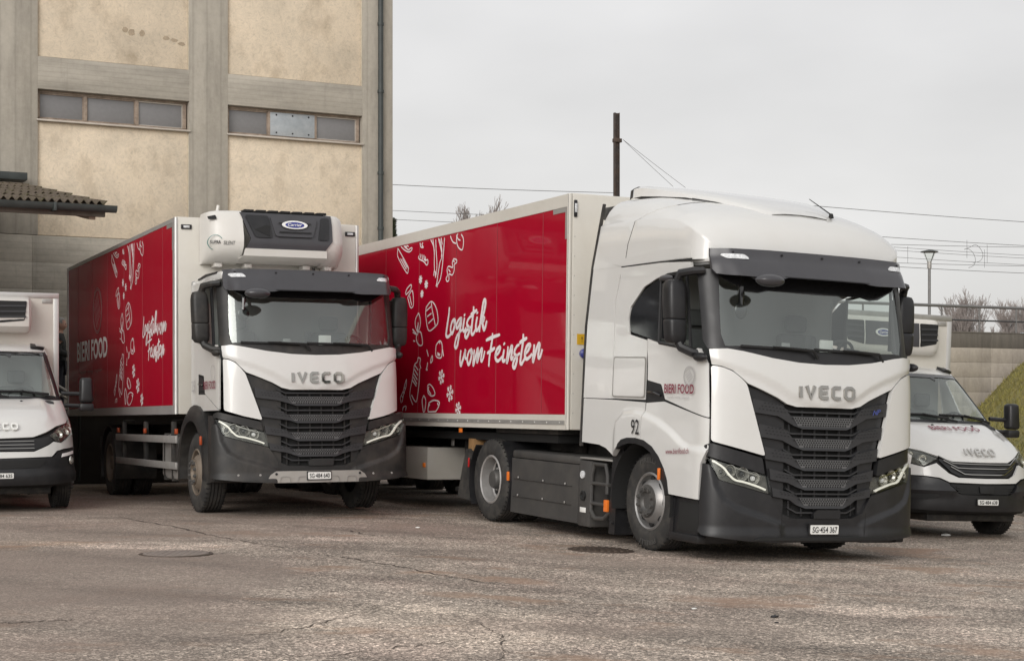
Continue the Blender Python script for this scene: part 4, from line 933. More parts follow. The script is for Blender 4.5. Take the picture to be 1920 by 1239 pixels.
    top = [(0, z_(.435)), (.36, z_(.44)), (.5, z_(.495)), (.535, z_(.56)), (.605, z_(.665)), (.85, z_(.725)), (1.145, z_(.80)), (1.20, z_(.90)), (1.225, z_(.945)), (1.30, z_(.955))]
    bot = [(1.335, z_(.6)), (1.33, max(z_(.3), blo-.0)), (1.28, blo+.06), (.9, blo+.02), (.5, blo), (0, blo)]
    panel('bumper', mir(top+bot)[::-1] if False else mir(list(reversed(bot))+list(reversed(top))), HB, plastic, root, d=.0, thick=.08, bev=.012, gu=.018, gv=.016, relief=relb, sharp=80)
    # recessed dark slot and lower lip
    if hi == 'A':
        panel('bumper_slot', fillet([(-.80, z_(.232)), (.80, z_(.232)), (.72, z_(.262)), (-.72, z_(.262))], .01), HB, 'black_matt', root, d=.070, thick=.05, bev=0, gu=.05, gv=0)
    for sg in (-1, 1):
        us = [(.672, z_(.865)), (1.255, z_(1.028)), (1.32, z_(1.0)), (1.31, cb[1]-.045), (1.23, cb[1]-.02), (.9, (cb[0]+cb[1])/2-.035), (.70, cb[0]-.02)]
        panel('bumper_top', [(sg*s, z) for s, z in fillet(us, .02)], HB, plastic, root, d=.012, thick=.06, bev=.02, gu=.04, gv=.05)
        # seam lines
        panel('bumper_seam', [(sg*.492, z_(.23)), (sg*.497, z_(.23)), (sg*.502, z_(.49)), (sg*.497, z_(.49))], HB, 'black_matt', root, d=.0365, thick=.004, bev=0, gu=0, gv=.03, relief=None)
        # --- headlight
        hl = bpy.data.objects.new('headlight', None); COL.objects.link(hl); hl.parent = root
        hp = [(1.262, 1.012), (.64, .845), (.605, .675), (.85, .735), (1.14, .805)]
        hp = [(sg*s, z_(z)) for s, z in hp]
        panel('housing', hp, HB, 'lamp_dark', hl, d=-.05, thick=.02, bev=0, gu=.06, gv=.06)
        bm = bmesh.new()
        for (s, z, r) in ((1.03, .895, .055), (.905, .865, .062), (.785, .825, .058), (1.12, .875, .035)):
            c_ = HB(sg*s, z_(z), -.035); n_ = (HB(sg*s, z_(z), 0)-c_).normalized(); q = n_.to_track_quat('Z', 'Y')
            b2 = bmesh.new(); lathe(b2, [(.001, -.03), (r*.5, -.025), (r*.85, -.005), (r, .02), (r*1.05, .02)], 16, 'z')
            M = Matrix.Translation(c_) @ q.to_matrix().to_4x4()
            for v in b2.verts: v.co = M @ v.co
            finish(b2, 'reflector', 'lamp_bowl', hl)
            b2 = bmesh.new(); lathe(b2, [(r*.46, -.012), (r*.44, .0), (r*.3, .012), (.001, .016)], 14, 'z')
            for v in b2.verts: v.co = M @ v.co
            finish(b2, 'projector_lens', 'dark_glass' if s not in (.785,) else 'lamp_white', hl)
        bm.free()
        drl = [(1.215, .985), (1.17, .965), (1.10, .92), (1.04, .85), (.98, .805), (.88, .785), (.74, .745), (.66, .715)]
        pts = crspline([(sg*s, z_(z)) for s, z in drl], 4); bm = bmesh.new(); ribbon(bm, pts, .019, HB, z0=-.03, z1=-.006); finish(bm, 'daytime_strip', 'drl', hl)
        drl2 = [(1.0, .93), (.86, .885), (.72, .845)]
        pts = crspline([(sg*s, z_(z)) for s, z in drl2], 4); bm = bmesh.new(); ribbon(bm, pts, .012, HB, z0=-.03, z1=-.01); finish(bm, 'chrome_strip', 'chrome', hl)
        panel('lens', hp, HB, 'lamp_glass', hl, d=.006, thick=0, bev=0, gu=.06, gv=.06)
    # --- windscreen, frame, scuttle, wipers
    wt = 2.79
    panel('windscreen', PO(mir([(0, 2.012), (.6, 2.03), (.95, 2.065), (1.06, 2.10), (1.115, 2.2), (1.10, 2.5), (1.07, 2.83), (0, 2.80)])), H, 'windscreen', root, d=-.012, thick=0, bev=0, gu=.08, gv=.1)
    panel('scuttle', PO(mir([(0, 1.955), (.3, 1.962), (.6, 1.99), (.9, 2.045), (1.06, 2.068), (1.2, 2.068), (1.16, 2.10), (.95, 2.11), (.6, 2.098), (0, 2.09)])), H, plastic, root, d=.0, thick=.03, bev=.006, gu=.08, gv=.05)
    # frit: black band at the top with the dropped middle
    panel('top_band', PO(mir([(0, 2.665), (.55, 2.672), (.68, 2.645), (.80, 2.66), (.98, 2.74), (1.08, 2.79), (1.13, 2.86), (0, 2.86)])), H, 'black_gloss', root, d=-.006, thick=.006, bev=0, gu=.1, gv=.1)
    for sg in (-1, 1):
        pl = [(1.065, 2.07), (1.25, 2.075), (1.30, 2.15), (1.30, 2.86), (1.075, 2.86), (1.10, 2.45), (1.105, 2.22)]
        panel('pillar', [(S(sg*s) if s < 1.2 else sg*(S(1.2)+s-1.2), z) for s, z in pl], H, plastic, root, d=.004, thick=.03, bev=.01, gu=.05, gv=.1)
    for (s0, s1) in ((-.10, -.92), (.72, -.10)):
        wp = bpy.data.objects.new('wiper', None); COL.objects.link(wp); wp.parent = root
        tubeo('wiper_arm', 'black_matt', wp, [H(S(s0+.03), 2.02, .02), H(S(s0-.03), 2.085, .045), H(S(s0+(s1-s0)*.45), 2.10, .05), H(S(s0+(s1-s0)*.6), 2.105, .045)], [.02, .016, .012, .008], 6)
        bm = bmesh.new(); ribbon(bm, [(S(s0+(s1-s0)*.12), 2.085), (S(s0+(s1-s0)*.5), 2.098), (S(s1), 2.105)], .022, H, z0=.004, z1=.03); finish(bm, 'wiper_blade', 'black_matt', wp)
    # --- sun visor
    vz = 0 if hi == 'A' else -.055
    def V(s, t, d=0):   # t 0..1 bottom to top
        z = 2.795+vz+t*.265; p = H(S(s), min(z, 2.99), .0); f = 1-.55*sst((abs(s)-1.0)/.16)
        return p+Vector(((.235-.10*t)*f+d, 0, z-p.z))
    vp = mir([(0, .0), (.47, .0), (.52, -.05), (.60, -.07), (1.05, -.02), (1.16, .05), (1.19, .2), (1.175, 1.0), (.6, 1.02), (0, 1.02)])
    relv = lambda s, t: .012*sst((abs(s)-.5)/.04)*sst((.75-t)/.3)
    panel('sun_visor', vp, V, 'grey_plastic', root, d=0, thick=.02, bev=.006, gu=.05, gv=.12, relief=relv)
    for s in (-1.0, -.47, 0, .47, 1.0):
        c_ = V(s, .86, .0); bm = bmesh.new(); lathe(bm, [(.001, .012), (.011, .01), (.013, 0)], 8, 'x', c_); finish(bm, 'visor_bolt', 'print_black', root)
    for sg in (-1, 1):
        lp_ = [(.85, .62), (.855, .70), (.89, .80), (1.09, .80), (1.10, .74), (1.06, .62)]
        panel('position_lamp', [(sg*s, t) for s, t in fillet(lp_, .02)], V, 'lamp_white', root, d=.012, thick=.012, bev=.004, gu=.05, gv=0)
    # underside of the visor and header
    panel('visor_underside', mir([(0, 0), (.5, 0), (.98, .0), (1.1, .1), (1.05, .9), (0, .9)]), lambda s, t, d: V(s, .02+.1*t, 0).lerp(H(S(s), 2.87+.06, .02), t), 'black_matt', root, d=0, thick=0, bev=0, gu=.1, gv=.2)
    # --- interior
    ci = bpy.data.objects.new('cab_interior', None); COL.objects.link(ci); ci.parent = root
    box('dashboard', 'interior_dark', ci, -.72, -.24, -w+.18, w-.18, 1.55, 2.03, .06)
    box('floor', 'interior_dark', ci, -2.0, -.25, -w+.1, w-.1, 1.1, 1.16, .02)
    box('rear_wall', 'interior_grey', ci, -2.02, -1.96, -w+.08, w-.08, 1.16, 2.98, .02)
    box('headlining', 'interior_grey', ci, -2.0, -.45, -w+.1, w-.1, 2.90, 2.96, .02)
    box('curtain', 'interior_grey', ci, -1.56, -1.52, -w+.1, w-.1, 1.2, 2.9, .015)
    for y in (-.62, .62):
        st = bpy.data.objects.new('seat', None); COL.objects.link(st); st.parent = ci
        box('cushion', 'seat_cloth', st, -1.4, -.9, y-.25, y+.25, 1.55, 1.72, .05)
        box('backrest', 'seat_cloth', st, -1.5, -1.36, y-.24, y+.24, 1.7, 2.32, .05); box('headrest', 'seat_cloth', st, -1.5, -1.40, y-.13, y+.13, 2.34, 2.52, .04)
    bm = bmesh.new(); M = Matrix.Translation((-.74, .62, 2.06)) @ Matrix.Rotation(rad(-55), 4, 'Y')
    pts = [M @ Vector((.215*math.cos(a), .215*math.sin(a), 0)) for a in [k*math.pi/12 for k in range(25)]]
    tube(bm, pts, .017, 7); tube(bm, [M @ Vector((-.2, 0, 0)), M @ Vector((.2, 0, 0))], .02, 6); tube(bm, [M @ Vector((0, 0, 0)), M @ Vector((0, 0, -.35))], .03, 6)
    finish(bm, 'steering_wheel', 'interior_dark', ci)
    box('tachograph', 'plate_white', ci, -.34, -.31, .12, .28, 2.03, 2.22, .01); box('phone_holder', 'interior_dark', ci, -.34, -.32, -.06, .03, 2.0, 2.26, .01); box('document_holder', 'interior_grey', ci, -.34, -.32, -.34, -.24, 2.02, 2.17, .01)
    # front mirror on its stalk at the right upper windscreen corner
    c_ = V(-.80, -.12, .0); fm = bpy.data.objects.new('front_mirror', None); COL.objects.link(fm); fm.parent = root
    bm = bmesh.new(); bmesh.ops.create_uvsphere(bm, u_segments=20, v_segments=10, radius=1)
    for v in bm.verts: v.co = Vector((v.co.x*.10, v.co.y*.16, v.co.z*.062))+c_+Vector((.14, .02, -.02))
    finish(bm, 'mirror_shell', 'grey_plastic', fm)
    tubeo('mirror_stalk', plastic, fm, [c_+Vector((-.22, -.02, .10)), c_+Vector((-.08, 0, .02)), c_+Vector((.1, .01, -.01))], .028, 8)
    bm = bmesh.new(); bmesh.ops.create_uvsphere(bm, u_segments=16, v_segments=8, radius=1)
    for v in bm.verts: v.co = Vector((v.co.x*.02, v.co.y*.075, v.co.z*.085))+H(S(-.86), 2.47, -.05)
    finish(bm, 'inner_mirror', 'black_gloss', fm); tubeo('inner_stalk', 'black_gloss', fm, [H(S(-.86), 2.52, -.04), H(S(-.84), 2.70, -.02)], .03, 8)
    # --- door mirrors
    for sg in (-1, 1):
        mr_ = bpy.data.objects.new('door_mirror', None); COL.objects.link(mr_); mr_.parent = root
        y0 = w+.035; 
        def ring(z, k, dx=0):
            return [(-.65+dx+.095*k*math.copysign(abs(math.cos(a_))**.5, math.cos(a_)), sg*(y0+.105+.105*k*math.copysign(abs(math.sin(a_))**.5, math.sin(a_))+.03*(z-2.1)), z) for a_ in [i_*math.pi/12 for i_ in range(24)]]
        for nm, lv in (('mirror_housing', [(2.355, .86), (2.36, .955), (2.375, .985), (2.5, 1.0), (2.64, .98), (2.70, .90), (2.735, .74), (2.745, .45)]), ('mirror_lower', [(2.112, .45), (2.12, .72), (2.145, .88), (2.2, .95), (2.32, .985), (2.342, .97), (2.352, .9)])):
            bm = bmesh.new(); RR = [[bm.verts.new(p) for p in ring(z, k, .05*(2.75-z))] for z, k in lv]
            for r0_, r1_ in zip(RR, RR[1:]):
                for i_ in range(24): bm.faces.new((r0_[i_], r0_[(i_+1) % 24], r1_[(i_+1) % 24], r1_[i_]))
            bm.faces.new(RR[0]); bm.faces.new(RR[-1]); finish(bm, nm, plastic, mr_, sharp=40)
        bm = bmesh.new(); bx(bm, -.768, -.75, min(sg*(y0+.03), sg*(y0+.19)), max(sg*(y0+.03), sg*(y0+.19)), 2.16, 2.71, .008); finish(bm, 'mirror_glass', 'dark_glass', mr_)
        tubeo('mirror_arm', plastic, mr_, [(-.44, sg*(w-.05), 2.84), (-.48, sg*(w+.05), 2.83), (-.60, sg*(w+.12), 2.81), (-.64, sg*(w+.14), 2.72)], [.035, .04, .045, .04], 8)
        tubeo('mirror_arm', plastic, mr_, [(-.44, sg*(w-.05), 2.02), (-.46, sg*(w+.04), 2.03), (-.56, sg*(w+.11), 2.08), (-.60, sg*(w+.13), 2.15)], [.05, .045, .045, .05], 8)
        bm = bmesh.new(); bmesh.ops.create_uvsphere(bm, u_segments=16, v_segments=8, radius=1)
        for v in bm.verts: v.co = Vector((v.co.x*.11-.33, v.co.y*.05+sg*(w+.03), v.co.z*.045+1.985))
        finish(bm, 'side_camera', plastic, mr_)
    return H, HB, S
pmat('dimple', (.014, .014, .015), .7)
def fnside(sg, y): return flank(sg, y)
# ================================================================ TRACTOR A
TA = pose((3.064, 16.593, -1.543), 26.0, 1.22, -1.75)
A = thing('tractor_unit', 'white high-roof tractor unit numbered 92 with black grille, foreground right', 'truck', mw=TA)
WA = 1.262
bandsA = [(.815, 1.60, 1.45, 1.44, 1.34), (.745, 1.36, 1.215, 1.225, 1.13), (.685, 1.14, 1.0, 1.02, .93), (.625, .925, .80, .825, .74), (.595, .74, .635, .645, .56)]
H, HB, S = cab(A, WA, WA, 1.0, 0, bandsA, (1.045, 1.175), 'white_paint', 'black_plastic', 'A')
plate(A, HB, 'SG·454 367', .335, .33, .088, d=.03)
text('gas_badge', 'NP', lambda u, v, d: HB(.60+u, 1.475+v+u*.16, .012+d), .105, .048, 'badge_blue' if 'badge_blue' in MAT else pmat('badge_blue', (.06, .08, .28), .3), A, bold=.0, shear=.35, thick=.004)
for sg in (-1, 1):
    F = side_fn(WA, sg)
    # dark under-shell seen through the seams
    panel('under_shell', [(-.25, .98), (-.9, 1.1), (-1.3, 1.2), (-1.9, 1.12), (-2.72, 1.07), (-2.68, 2.34), (-2.58, 2.95), (-1.96, 2.96), (-1.9, 2.3), (-1.75, 2.2), (-.33, 2.05)], F, 'black_matt', A, d=-.014, thick=0, bev=0, gu=.2, gv=.3)
    # door
    door = panel('door', fillet([(-.240, 1.40), (-1.02, 1.565), (-1.11, 1.715), (-1.385, 1.755), (-1.395, 2.185), (-1.17, 2.135), (-.53, 2.055), (-.40, 2.075), (-.285, 1.925)], .012), F, 'white_paint', A, d=.004, thick=.02, bev=.006, gu=.05, gv=.05, relief=lambda x, z: .016*sst((z-(2.03-.17*(x+.5)*.9))/.05)-.012*sst((1.99-.17*(x+.5)-z)/.25)*sst((z-1.45)/.2))
    hd = panel('door_handle_recess', fillet([(-1.378, 1.745), (-1.12, 1.705), (-1.03, 1.555), (-1.08, 1.53), (-1.378, 1.53)], .02), F, 'black_plastic', door, d=-.004, thick=.02, bev=.01, gu=.08, gv=0)
    tubeo('handle', 'black_gloss', hd, [F(-1.34, 1.63, .005), F(-1.2, 1.63, .02), F(-1.09, 1.60, .005)], .014, 7)
    # lower flank with the raised wheel-arch brow
    brow = [(-2.05, 1.16), (-1.98, 1.3), (-1.83, 1.40), (-1.6, 1.425), (-1.39, 1.405), (-1.1, 1.335), (-.85, 1.24), (-.65, 1.14), (-.52, 1.10), (-.3, 1.09)]
    def brow_dist(x, z):
        best = 9
        for (x0, y0), (x1, y1) in zip(brow, brow[1:]):
            ex, ey = x1-x0, y1-y0; t = max(0, min(1, ((x-x0)*ex+(z-y0)*ey)/(ex*ex+ey*ey))); dx, dy = x-x0-t*ex, z-y0-t*ey
            dd = math.hypot(dx, dy)
            if dd < abs(best): best = dd*(1 if ex*dy-ey*dx > 0 else -1)
        return best
    relw = lambda x, z: .042*sst(.5-brow_dist(x, z)/.07)*sst((x+2.06)/.12)
    arch = [(-1.865, 1.08), (-1.80, 1.125), (-1.68, 1.15), (-1.5, 1.155), (-1.33, 1.135), (-1.17, 1.08), (-1.03, .985), (-.92, .87), (-.85, .76), (-.81, .62)]
    fw = panel('wheel_arch_panel', [(-.24, 1.39), (-1.03, 1.54), (-1.38, 1.52)]+[(-1.40, 1.32), (-1.40, 1.148)]+arch[5:]+[(-.29, .60), (-.285, .94), (-.235, 1.07), (-.232, 1.13)], F, 'white_paint', A, d=.0, thick=.03, bev=.006, gu=.022, gv=.022, relief=relw, sharp=80)
    panel('rear_arch_panel', [(-1.408, 1.525), (-2.07, 1.54), (-2.735, 1.545), (-2.74, 1.065), (-2.35, 1.05), (-2.2, 1.02), (-2.02, .94)]+arch[:5]+[(-1.408, 1.15)], F, 'white_paint', A, d=.0, thick=.03, bev=.006, gu=.022, gv=.022, relief=relw, sharp=80)
    # black arch lip
    lip = [(x, z) for x, z in arch]; inner = [(x+.0, z-.055) for x, z in arch]
    inner = [(-1.9, 1.02), (-1.78, 1.065), (-1.66, 1.09), (-1.5, 1.095), (-1.34, 1.075), (-1.19, 1.02), (-1.07, .93), (-.97, .82), (-.905, .70), (-.875, .6)]
    panel('arch_lip', lip+inner[::-1], F, 'black_plastic', A, d=.055, thick=.12, bev=.012, gu=.06, gv=.06)
    bm = bmesh.new(); ar = [(-1.4+.60*math.cos(a), .52+.60*math.sin(a)) for a in [k*math.pi/14 for k in range(-1, 16)]]
    for (x0, z0), (x1, z1) in zip(ar, ar[1:]): bm.faces.new([bm.verts.new(q) for q in ((x0, sg*.80, z0), (x1, sg*.80, z1), (x1, sg*1.28, z1), (x0, sg*1.28, z0))])
    finish(bm, 'inner_fender', 'black_matt', A)
    # sleeper side with locker lid
    panel('sleeper_side', [(-1.41, 1.552), (-2.10, 1.555), (-2.10, 2.0), (-2.095, 2.60), (-1.985, 2.95), (-1.2, 2.955), (-.62, 2.93), (-.60, 2.845), (-1.05, 2.83), (-1.26, 2.80), (-1.52, 2.72), (-1.78, 2.52), (-1.815, 2.40), (-1.79, 2.235), (-1.41, 2.165)], F, 'white_paint', A, d=.0, thick=.02, bev=.008, gu=.08, gv=.05, relief=lambda x, z: .014*sst((z-2.85)/.04))
    panel('fairing_lower', [(-2.108, 1.552), (-2.745, 1.552), (-2.71, 2.34), (-2.615, 2.975), (-1.985, 2.975), (-2.10, 2.60)], F, 'white_paint', A, d=.003, thick=.02, bev=.006, gu=.1, gv=.1)
    panel('locker_lid', fillet([(-1.425, 1.585), (-2.07, 1.585), (-2.065, 1.985), (-1.425, 1.98)], .03, 4), F, 'white_paint', A, d=.012, thick=.014, bev=.008, gu=.1, gv=.1)
    panel('locker_gap', fillet([(-1.41, 1.57), (-2.085, 1.57), (-2.08, 2.0), (-1.41, 1.995)], .035, 4), F, 'alu_dull', A, d=.0045, thick=.004, bev=0, gu=0, gv=0)
    panel('rear_trim', [(-2.75, 1.02), (-2.785, 1.02), (-2.76, 2.34), (-2.66, 2.985), (-2.455, 3.66), (-2.43, 3.66), (-2.615, 2.98), (-2.715, 2.34)], F, 'rubber', A, d=.006, thick=.03, bev=.004, gu=0, gv=.2)
    # windows
    XQ = -1.17 if sg < 0 else -1.42
    panel('quarter_window', fillet([(XQ, 2.15-.2*(XQ+1.17)), (-1.76, 2.262), (-1.79, 2.40), (-1.755, 2.51), (-1.5, 2.69), (min(-1.26, XQ-.02), 2.775+.3*(XQ+1.17)), (XQ, 2.78+.25*(XQ+1.17))], .04), F, 'dark_glass', A, d=-.004, thick=.01, bev=.003, gu=.2, gv=.2)
    panel('door_window', [(XQ+.025, 2.15-.2*(XQ+1.17)), (-.56, 2.08), (-.66, 2.81), (-1.2, 2.80), (XQ+.025, 2.785+.25*(XQ+1.17))], F, 'side_glass', A, d=-.006, thick=0, bev=0, gu=.15, gv=.2)
    bm = bmesh.new(); tube(bm, [F(XQ+.01, 2.14-.2*(XQ+1.17), 0), F(XQ+.01, 2.79+.25*(XQ+1.17), 0), F(-.68, 2.83, 0), F(-.55, 2.07, 0)], .02, 6); tube(bm, [F(XQ+.01, 2.14-.2*(XQ+1.17), 0), F(-.52, 2.06, 0)], .018, 6); finish(bm, 'window_frame', 'black_plastic', A)
    panel('window_top_trim', [(-.60, 2.86), (-1.05, 2.84), (-1.22, 2.80), (-1.16, 2.765), (-.66, 2.80)], F, 'black_plastic', A, d=.0, thick=.02, bev=.005, gu=.1, gv=0)
    bm = bmesh.new(); bmesh.ops.create_uvsphere(bm, u_segments=16, v_segments=8, radius=1)
    for v in bm.verts: v.co = F(-1.02+v.co.x*.13, 2.785+v.co.z*.035, .03+abs(v.co.y)*.05)
    finish(bm, 'window_deflector', 'grey_plastic', A)
    # steps below the door
    box('step_well', 'black_plastic', A, -.86, -.36, sg*.75 if sg > 0 else -1.235, 1.235 if sg > 0 else -.75, .16, .60, .02)
    box('step', 'black_plastic', A, -.84, -.30, min(sg*1.16, sg*1.262), max(sg*1.16, sg*1.262), .17, .245, .015)
    box('step_recess', 'black_matt', A, -.70, -.33, min(sg*1.2, sg*1.241), max(sg*1.2, sg*1.241), .27, .56, .008)
    panel('step_cheek', [(-.86, .16), (-.80, .16), (-.76, .58), (-.82, .60)], flank(sg, 1.245), 'black_plastic', A, d=.01, thick=.06, bev=.008, gu=0, gv=0)
    # mudguard behind the front wheel
    panel('mudguard', [(-1.95, 1.04), (-2.16, .92), (-2.19, .10), (-2.06, .10), (-2.04, .75), (-1.90, .98)], flank(sg, 1.19), 'black_plastic', A, d=.01, thick=.42, bev=.01, gu=0, gv=.1)
    for z in (.22, .42, .62): 
        bm = bmesh.new(); lathe(bm, [(.001, .012*sg), (.016, .008*sg), (.018, 0)], 8, 'y', (-2.11, sg*1.2, z)); finish(bm, 'mudguard_bolt', 'print_black', A)
    wheel(A, -1.4, sg*1.03, sg, rim='rim_grey', brand='PIRELLI')
    bx1 = box('marker_lamp', 'lamp_amber', A, -.99, -.955, min(sg*1.31, sg*1.335), max(sg*1.31, sg*1.335), .75, .87, .008)
    bx1['label'] = 'small lit amber marker lamp'
FR = side_fn(WA, -1)
text('door_lettering', 'BIERI FOOD', lambda u, v, d: FR(-1.005+u, 1.625+v, .012+d), .555, .095, 'print_maroon', A, bold=.018)
text('door_small_lettering', 'beschafft + bewegt + begeistert', lambda u, v, d: FR(-.94+u, 1.572+v, .012+d), .42, .026, 'print_grey', A)
bm = bmesh.new()
for r in (.098, .090): ribbon(bm, [(-.545+r*math.cos(a), 1.80+r*math.sin(a)) for a in [k*math.pi/14 for k in range(28)]], .004, lambda x, z, d: FR(x, z, .012+d), closed=True, z0=.001, z1=.003)
for k in range(22):
    a = k*math.pi/11; ribbon(bm, [(-.545+.078*math.cos(a), 1.80+.078*math.sin(a)), (-.545+.088*math.cos(a), 1.80+.088*math.sin(a))], .005, lambda x, z, d: FR(x, z, .012+d), z0=.001, z1=.003)
for k in range(-2, 3): ribbon(bm, [(-.58+k*.014, 1.84+k*.014), (-.51+k*.014, 1.76+k*.014)], .005, lambda x, z, d: FR(x, z, .012+d), z0=.001, z1=.003)
finish(bm, 'round_emblem', 'print_grey', A, smooth=False)
text('number_lettering', '92', lambda u, v, d: FR(-1.58+u, 1.19+v, .052+d), .165, .155, 'print_black', A, bold=.004)
text('web_lettering', 'www.bierifood.ch', lambda u, v, d: FR(-.875+u, 1.015+v+u*.06, .049+d), .43, .055, 'print_maroon', A)
# --- high roof: loft of superellipse sections
ZT = crspline([(-.315, 2.96), (-.32, 3.06), (-.35, 3.19), (-.42, 3.32), (-.55, 3.45), (-.75, 3.55), (-1.0, 3.62), (-1.3, 3.67), (-1.75, 3.715), (-2.1, 3.745), (-2.62, 3.76)], 5)
def zt_at(x): return lerp_tab(sorted(ZT), x)
def roof_sec(x, extra=0, n=22, inset=0):
    hw = lerp_tab(XY, min(0, x+.315))*WA/1.25-inset
    zt = zt_at(x)+extra; z0 = 2.955; h = zt-z0
    zr = min(lerp_tab([(-2.7, 3.43), (-1.6, 3.43), (-1.25, 3.42), (-.9, 3.37), (-.65, 3.27), (-.5, 3.17), (-.38, 3.04), (-.3, 2.965)], x), z0+h*.66)
    r = zt-zr
    g_ = sst((-.55-x)/.5); b_ = sst((-.9-x)/.9); half = [(1, z0), (.996, z0+(zr-z0)*.5), (.992, zr-.010), (.992-.024*g_, zr+.012), (.966-.012*g_, zr+r*(.13+.09*b_)), (.925, zr+r*(.26+.19*b_)), (.88, zr+r*(.39+.27*b_)), (.82, zr+r*(.51+.31*b_)), (.73, zr+r*(.65+.27*b_)), (.58, zr+r*(.82+.155*b_)), (.32, zr+r*(.955+.04*b_)), (0, zt+.006)]
    R_ = [(x, hw*f, z) for f, z in half]
    return R_+[(p[0], -p[1], p[2]) for p in reversed(R_[:-1])]
def loft(name, secs, mat, par, cap=False, sharp=40):
    bm = bmesh.new(); R_ = [[bm.verts.new(p) for p in s] for s in secs]
    for a, b in zip(R_, R_[1:]):
        for k in range(len(a)-1): bm.faces.new((a[k], a[k+1], b[k+1], b[k]))
    if cap: bm.faces.new(R_[-1])
    return finish(bm, name, mat, par, sharp=sharp)
xs1 = [p[0] for p in ZT if p[0] > -1.72]
seamx = lambda z: -1.93+.16*sst((z-3.05)/.4)+.62*sst((z-3.40)/.24)
def with_seam(sec): return sec
secs = [roof_sec(x) for x in xs1]
secs += [[(min(p[0], max(p[0], 0)), *p[1:]) for p in roof_sec(x)] for x in []]
# last section follows the curved seam
def seam_sec(off, extra=0):
    out = []
    for k in range(23):
        x = -1.7
        for _ in range(6):
            p = roof_sec(x, extra)[k]; x = seamx(p[2])+off
        out.append(tuple(p))
    return out
def blend(a, b, t): return [tuple(p+(q-p)*t for p, q in zip(u, v)) for u, v in zip(a, b)]
base = roof_sec(-.85); send = seam_sec(.006)
secs = [roof_sec(x) for x in xs1 if x > -.84]
for i in range(0, 13):
    t = i/12; row = []
    for k in range(23):
        x = -.85+(send[k][0]+.85)*t; row.append(roof_sec(x)[k])
    secs.append(row)
loft('roof_shell', secs, 'white_paint', A, sharp=75)
secs = []; s0 = seam_sec(-.006)
for i in range(9):
    t = i/8; row = []
    for k in range(23):
        z = s0[k][2]; xe = -2.62+.17*sst((z-2.98)/.7); x = s0[k][0]+(xe-s0[k][0])*t; row.append(roof_sec(x, .004)[k])
    secs.append(row)
loft('side_fairing', secs, 'white_paint', A, sharp=60)
bk = roof_sec(-2.42, -.03, inset=.03); loft('fairing_liner', [bk, [(-1.9, p[1]*.97, p[2]) for p in bk]], 'black_matt', A)
box('roof_panel', 'white_paint', A, -2.0, -.42, -1.18, 1.18, 2.93, 2.962, .004)
# roof-side gutter moulding
for sg in (-1, 1):
    F = side_fn(WA, sg)
    panel('roof_moulding', [(-.62, 2.975), (-1.2, 2.972), (-1.95, 2.958), (-2.15, 2.985), (-1.95, 3.04), (-1.2, 3.085), (-.62, 3.09)], F, 'white_paint', A, d=.014, thick=.03, bev=.012, gu=.1, gv=0)
    panel('roof_seam', [(-.60, 2.952), (-1.2, 2.952), (-1.98, 2.945), (-1.98, 2.957), (-1.2, 2.965), (-.60, 2.967)], F, 'black_matt', A, d=.010, thick=.004, bev=0, gu=.2, gv=0)
# roof deflector: long wedge with open underside
def wedge(x, hw, z, lip): return [(x, hw*1.0, z-lip), (x, hw*.99, z-.03), (x, hw*.93, z-.004), (x, hw*.5, z+.012), (x, 0, z+.016), (x, -hw*.5, z+.012), (x, -hw*.93, z-.004), (x, -hw*.99, z-.03), (x, -hw, z-lip)]
ws = [wedge(*q) for q in ((-.58, .36, 3.475, .03), (-.62, .45, 3.50, .05), (-.8, .56, 3.575, .06), (-1.1, .68, 3.665, .06), (-1.5, .80, 3.755, .07), (-1.9, .88, 3.825, .10), (-2.2, .93, 3.87, .12), (-2.36, .94, 3.875, .13))]
loft('roof_deflector', ws, 'white_paint', A, cap=True)
loft('deflector_edge', [[(x-.0, y*1.004, z+.004) for x, y, z in ws[-1]], [(x-.09, y*.99, z-.012) for x, y, z in ws[-1]]], 'rubber', A)
for sg in (-1, 1): tubeo('deflector_shadow_gap', 'black_matt', A, [(-.60, sg*.44, 3.45), (-.8, sg*.565, 3.522), (-1.1, sg*.685, 3.607), (-1.4, sg*.78, 3.665)], .008, 6)
bm = bmesh.new(); lathe(bm, [(.001, .05), (.02, .045), (.03, 0)], 10, 'z', (-.62, .42, 3.495)); tube(bm, [(-.62, .42, 3.53), (-.90, .34, 3.71)], [.008, .004], 5); finish(bm, 'antenna', 'black_matt', A)
# bracket on the cab rear, chassis, tanks
for sg in (-1, 1):
    box('fairing_bracket', 'black_plastic', A, -2.75, -2.25, min(sg*.98, sg*1.1), max(sg*.98, sg*1.1), 3.52, 3.66, .02)
box('rear_cab_wall', 'white_paint', A, -2.12, -2.04, -1.2, 1.2, 1.1, 3.3, .02)
for sg in (-1, 1): box('chassis_rail', 'chassis', A, -6.3, -.6, sg*.42-.04, sg*.42+.04, .72, 1.0, .008)
box('engine_block', 'black_matt', A, -2.2, -.25, -.62, .62, .42, 1.15, .05); box('transmission', 'black_matt', A, -3.6, -2.2, -.35, .35, .5, .95, .05)
box('fifth_wheel', 'chassis', A, -5.2, -4.3, -.45, .45, 1.02, 1.14, .02)
tubeo('front_axle', 'chassis', A, [(-1.4, -.95, .5), (-1.4, .95, .5)], .08); tubeo('drive_axle', 'chassis', A, [(-5.2, -.9, .5), (-5.2, .9, .5)], .12, 12)
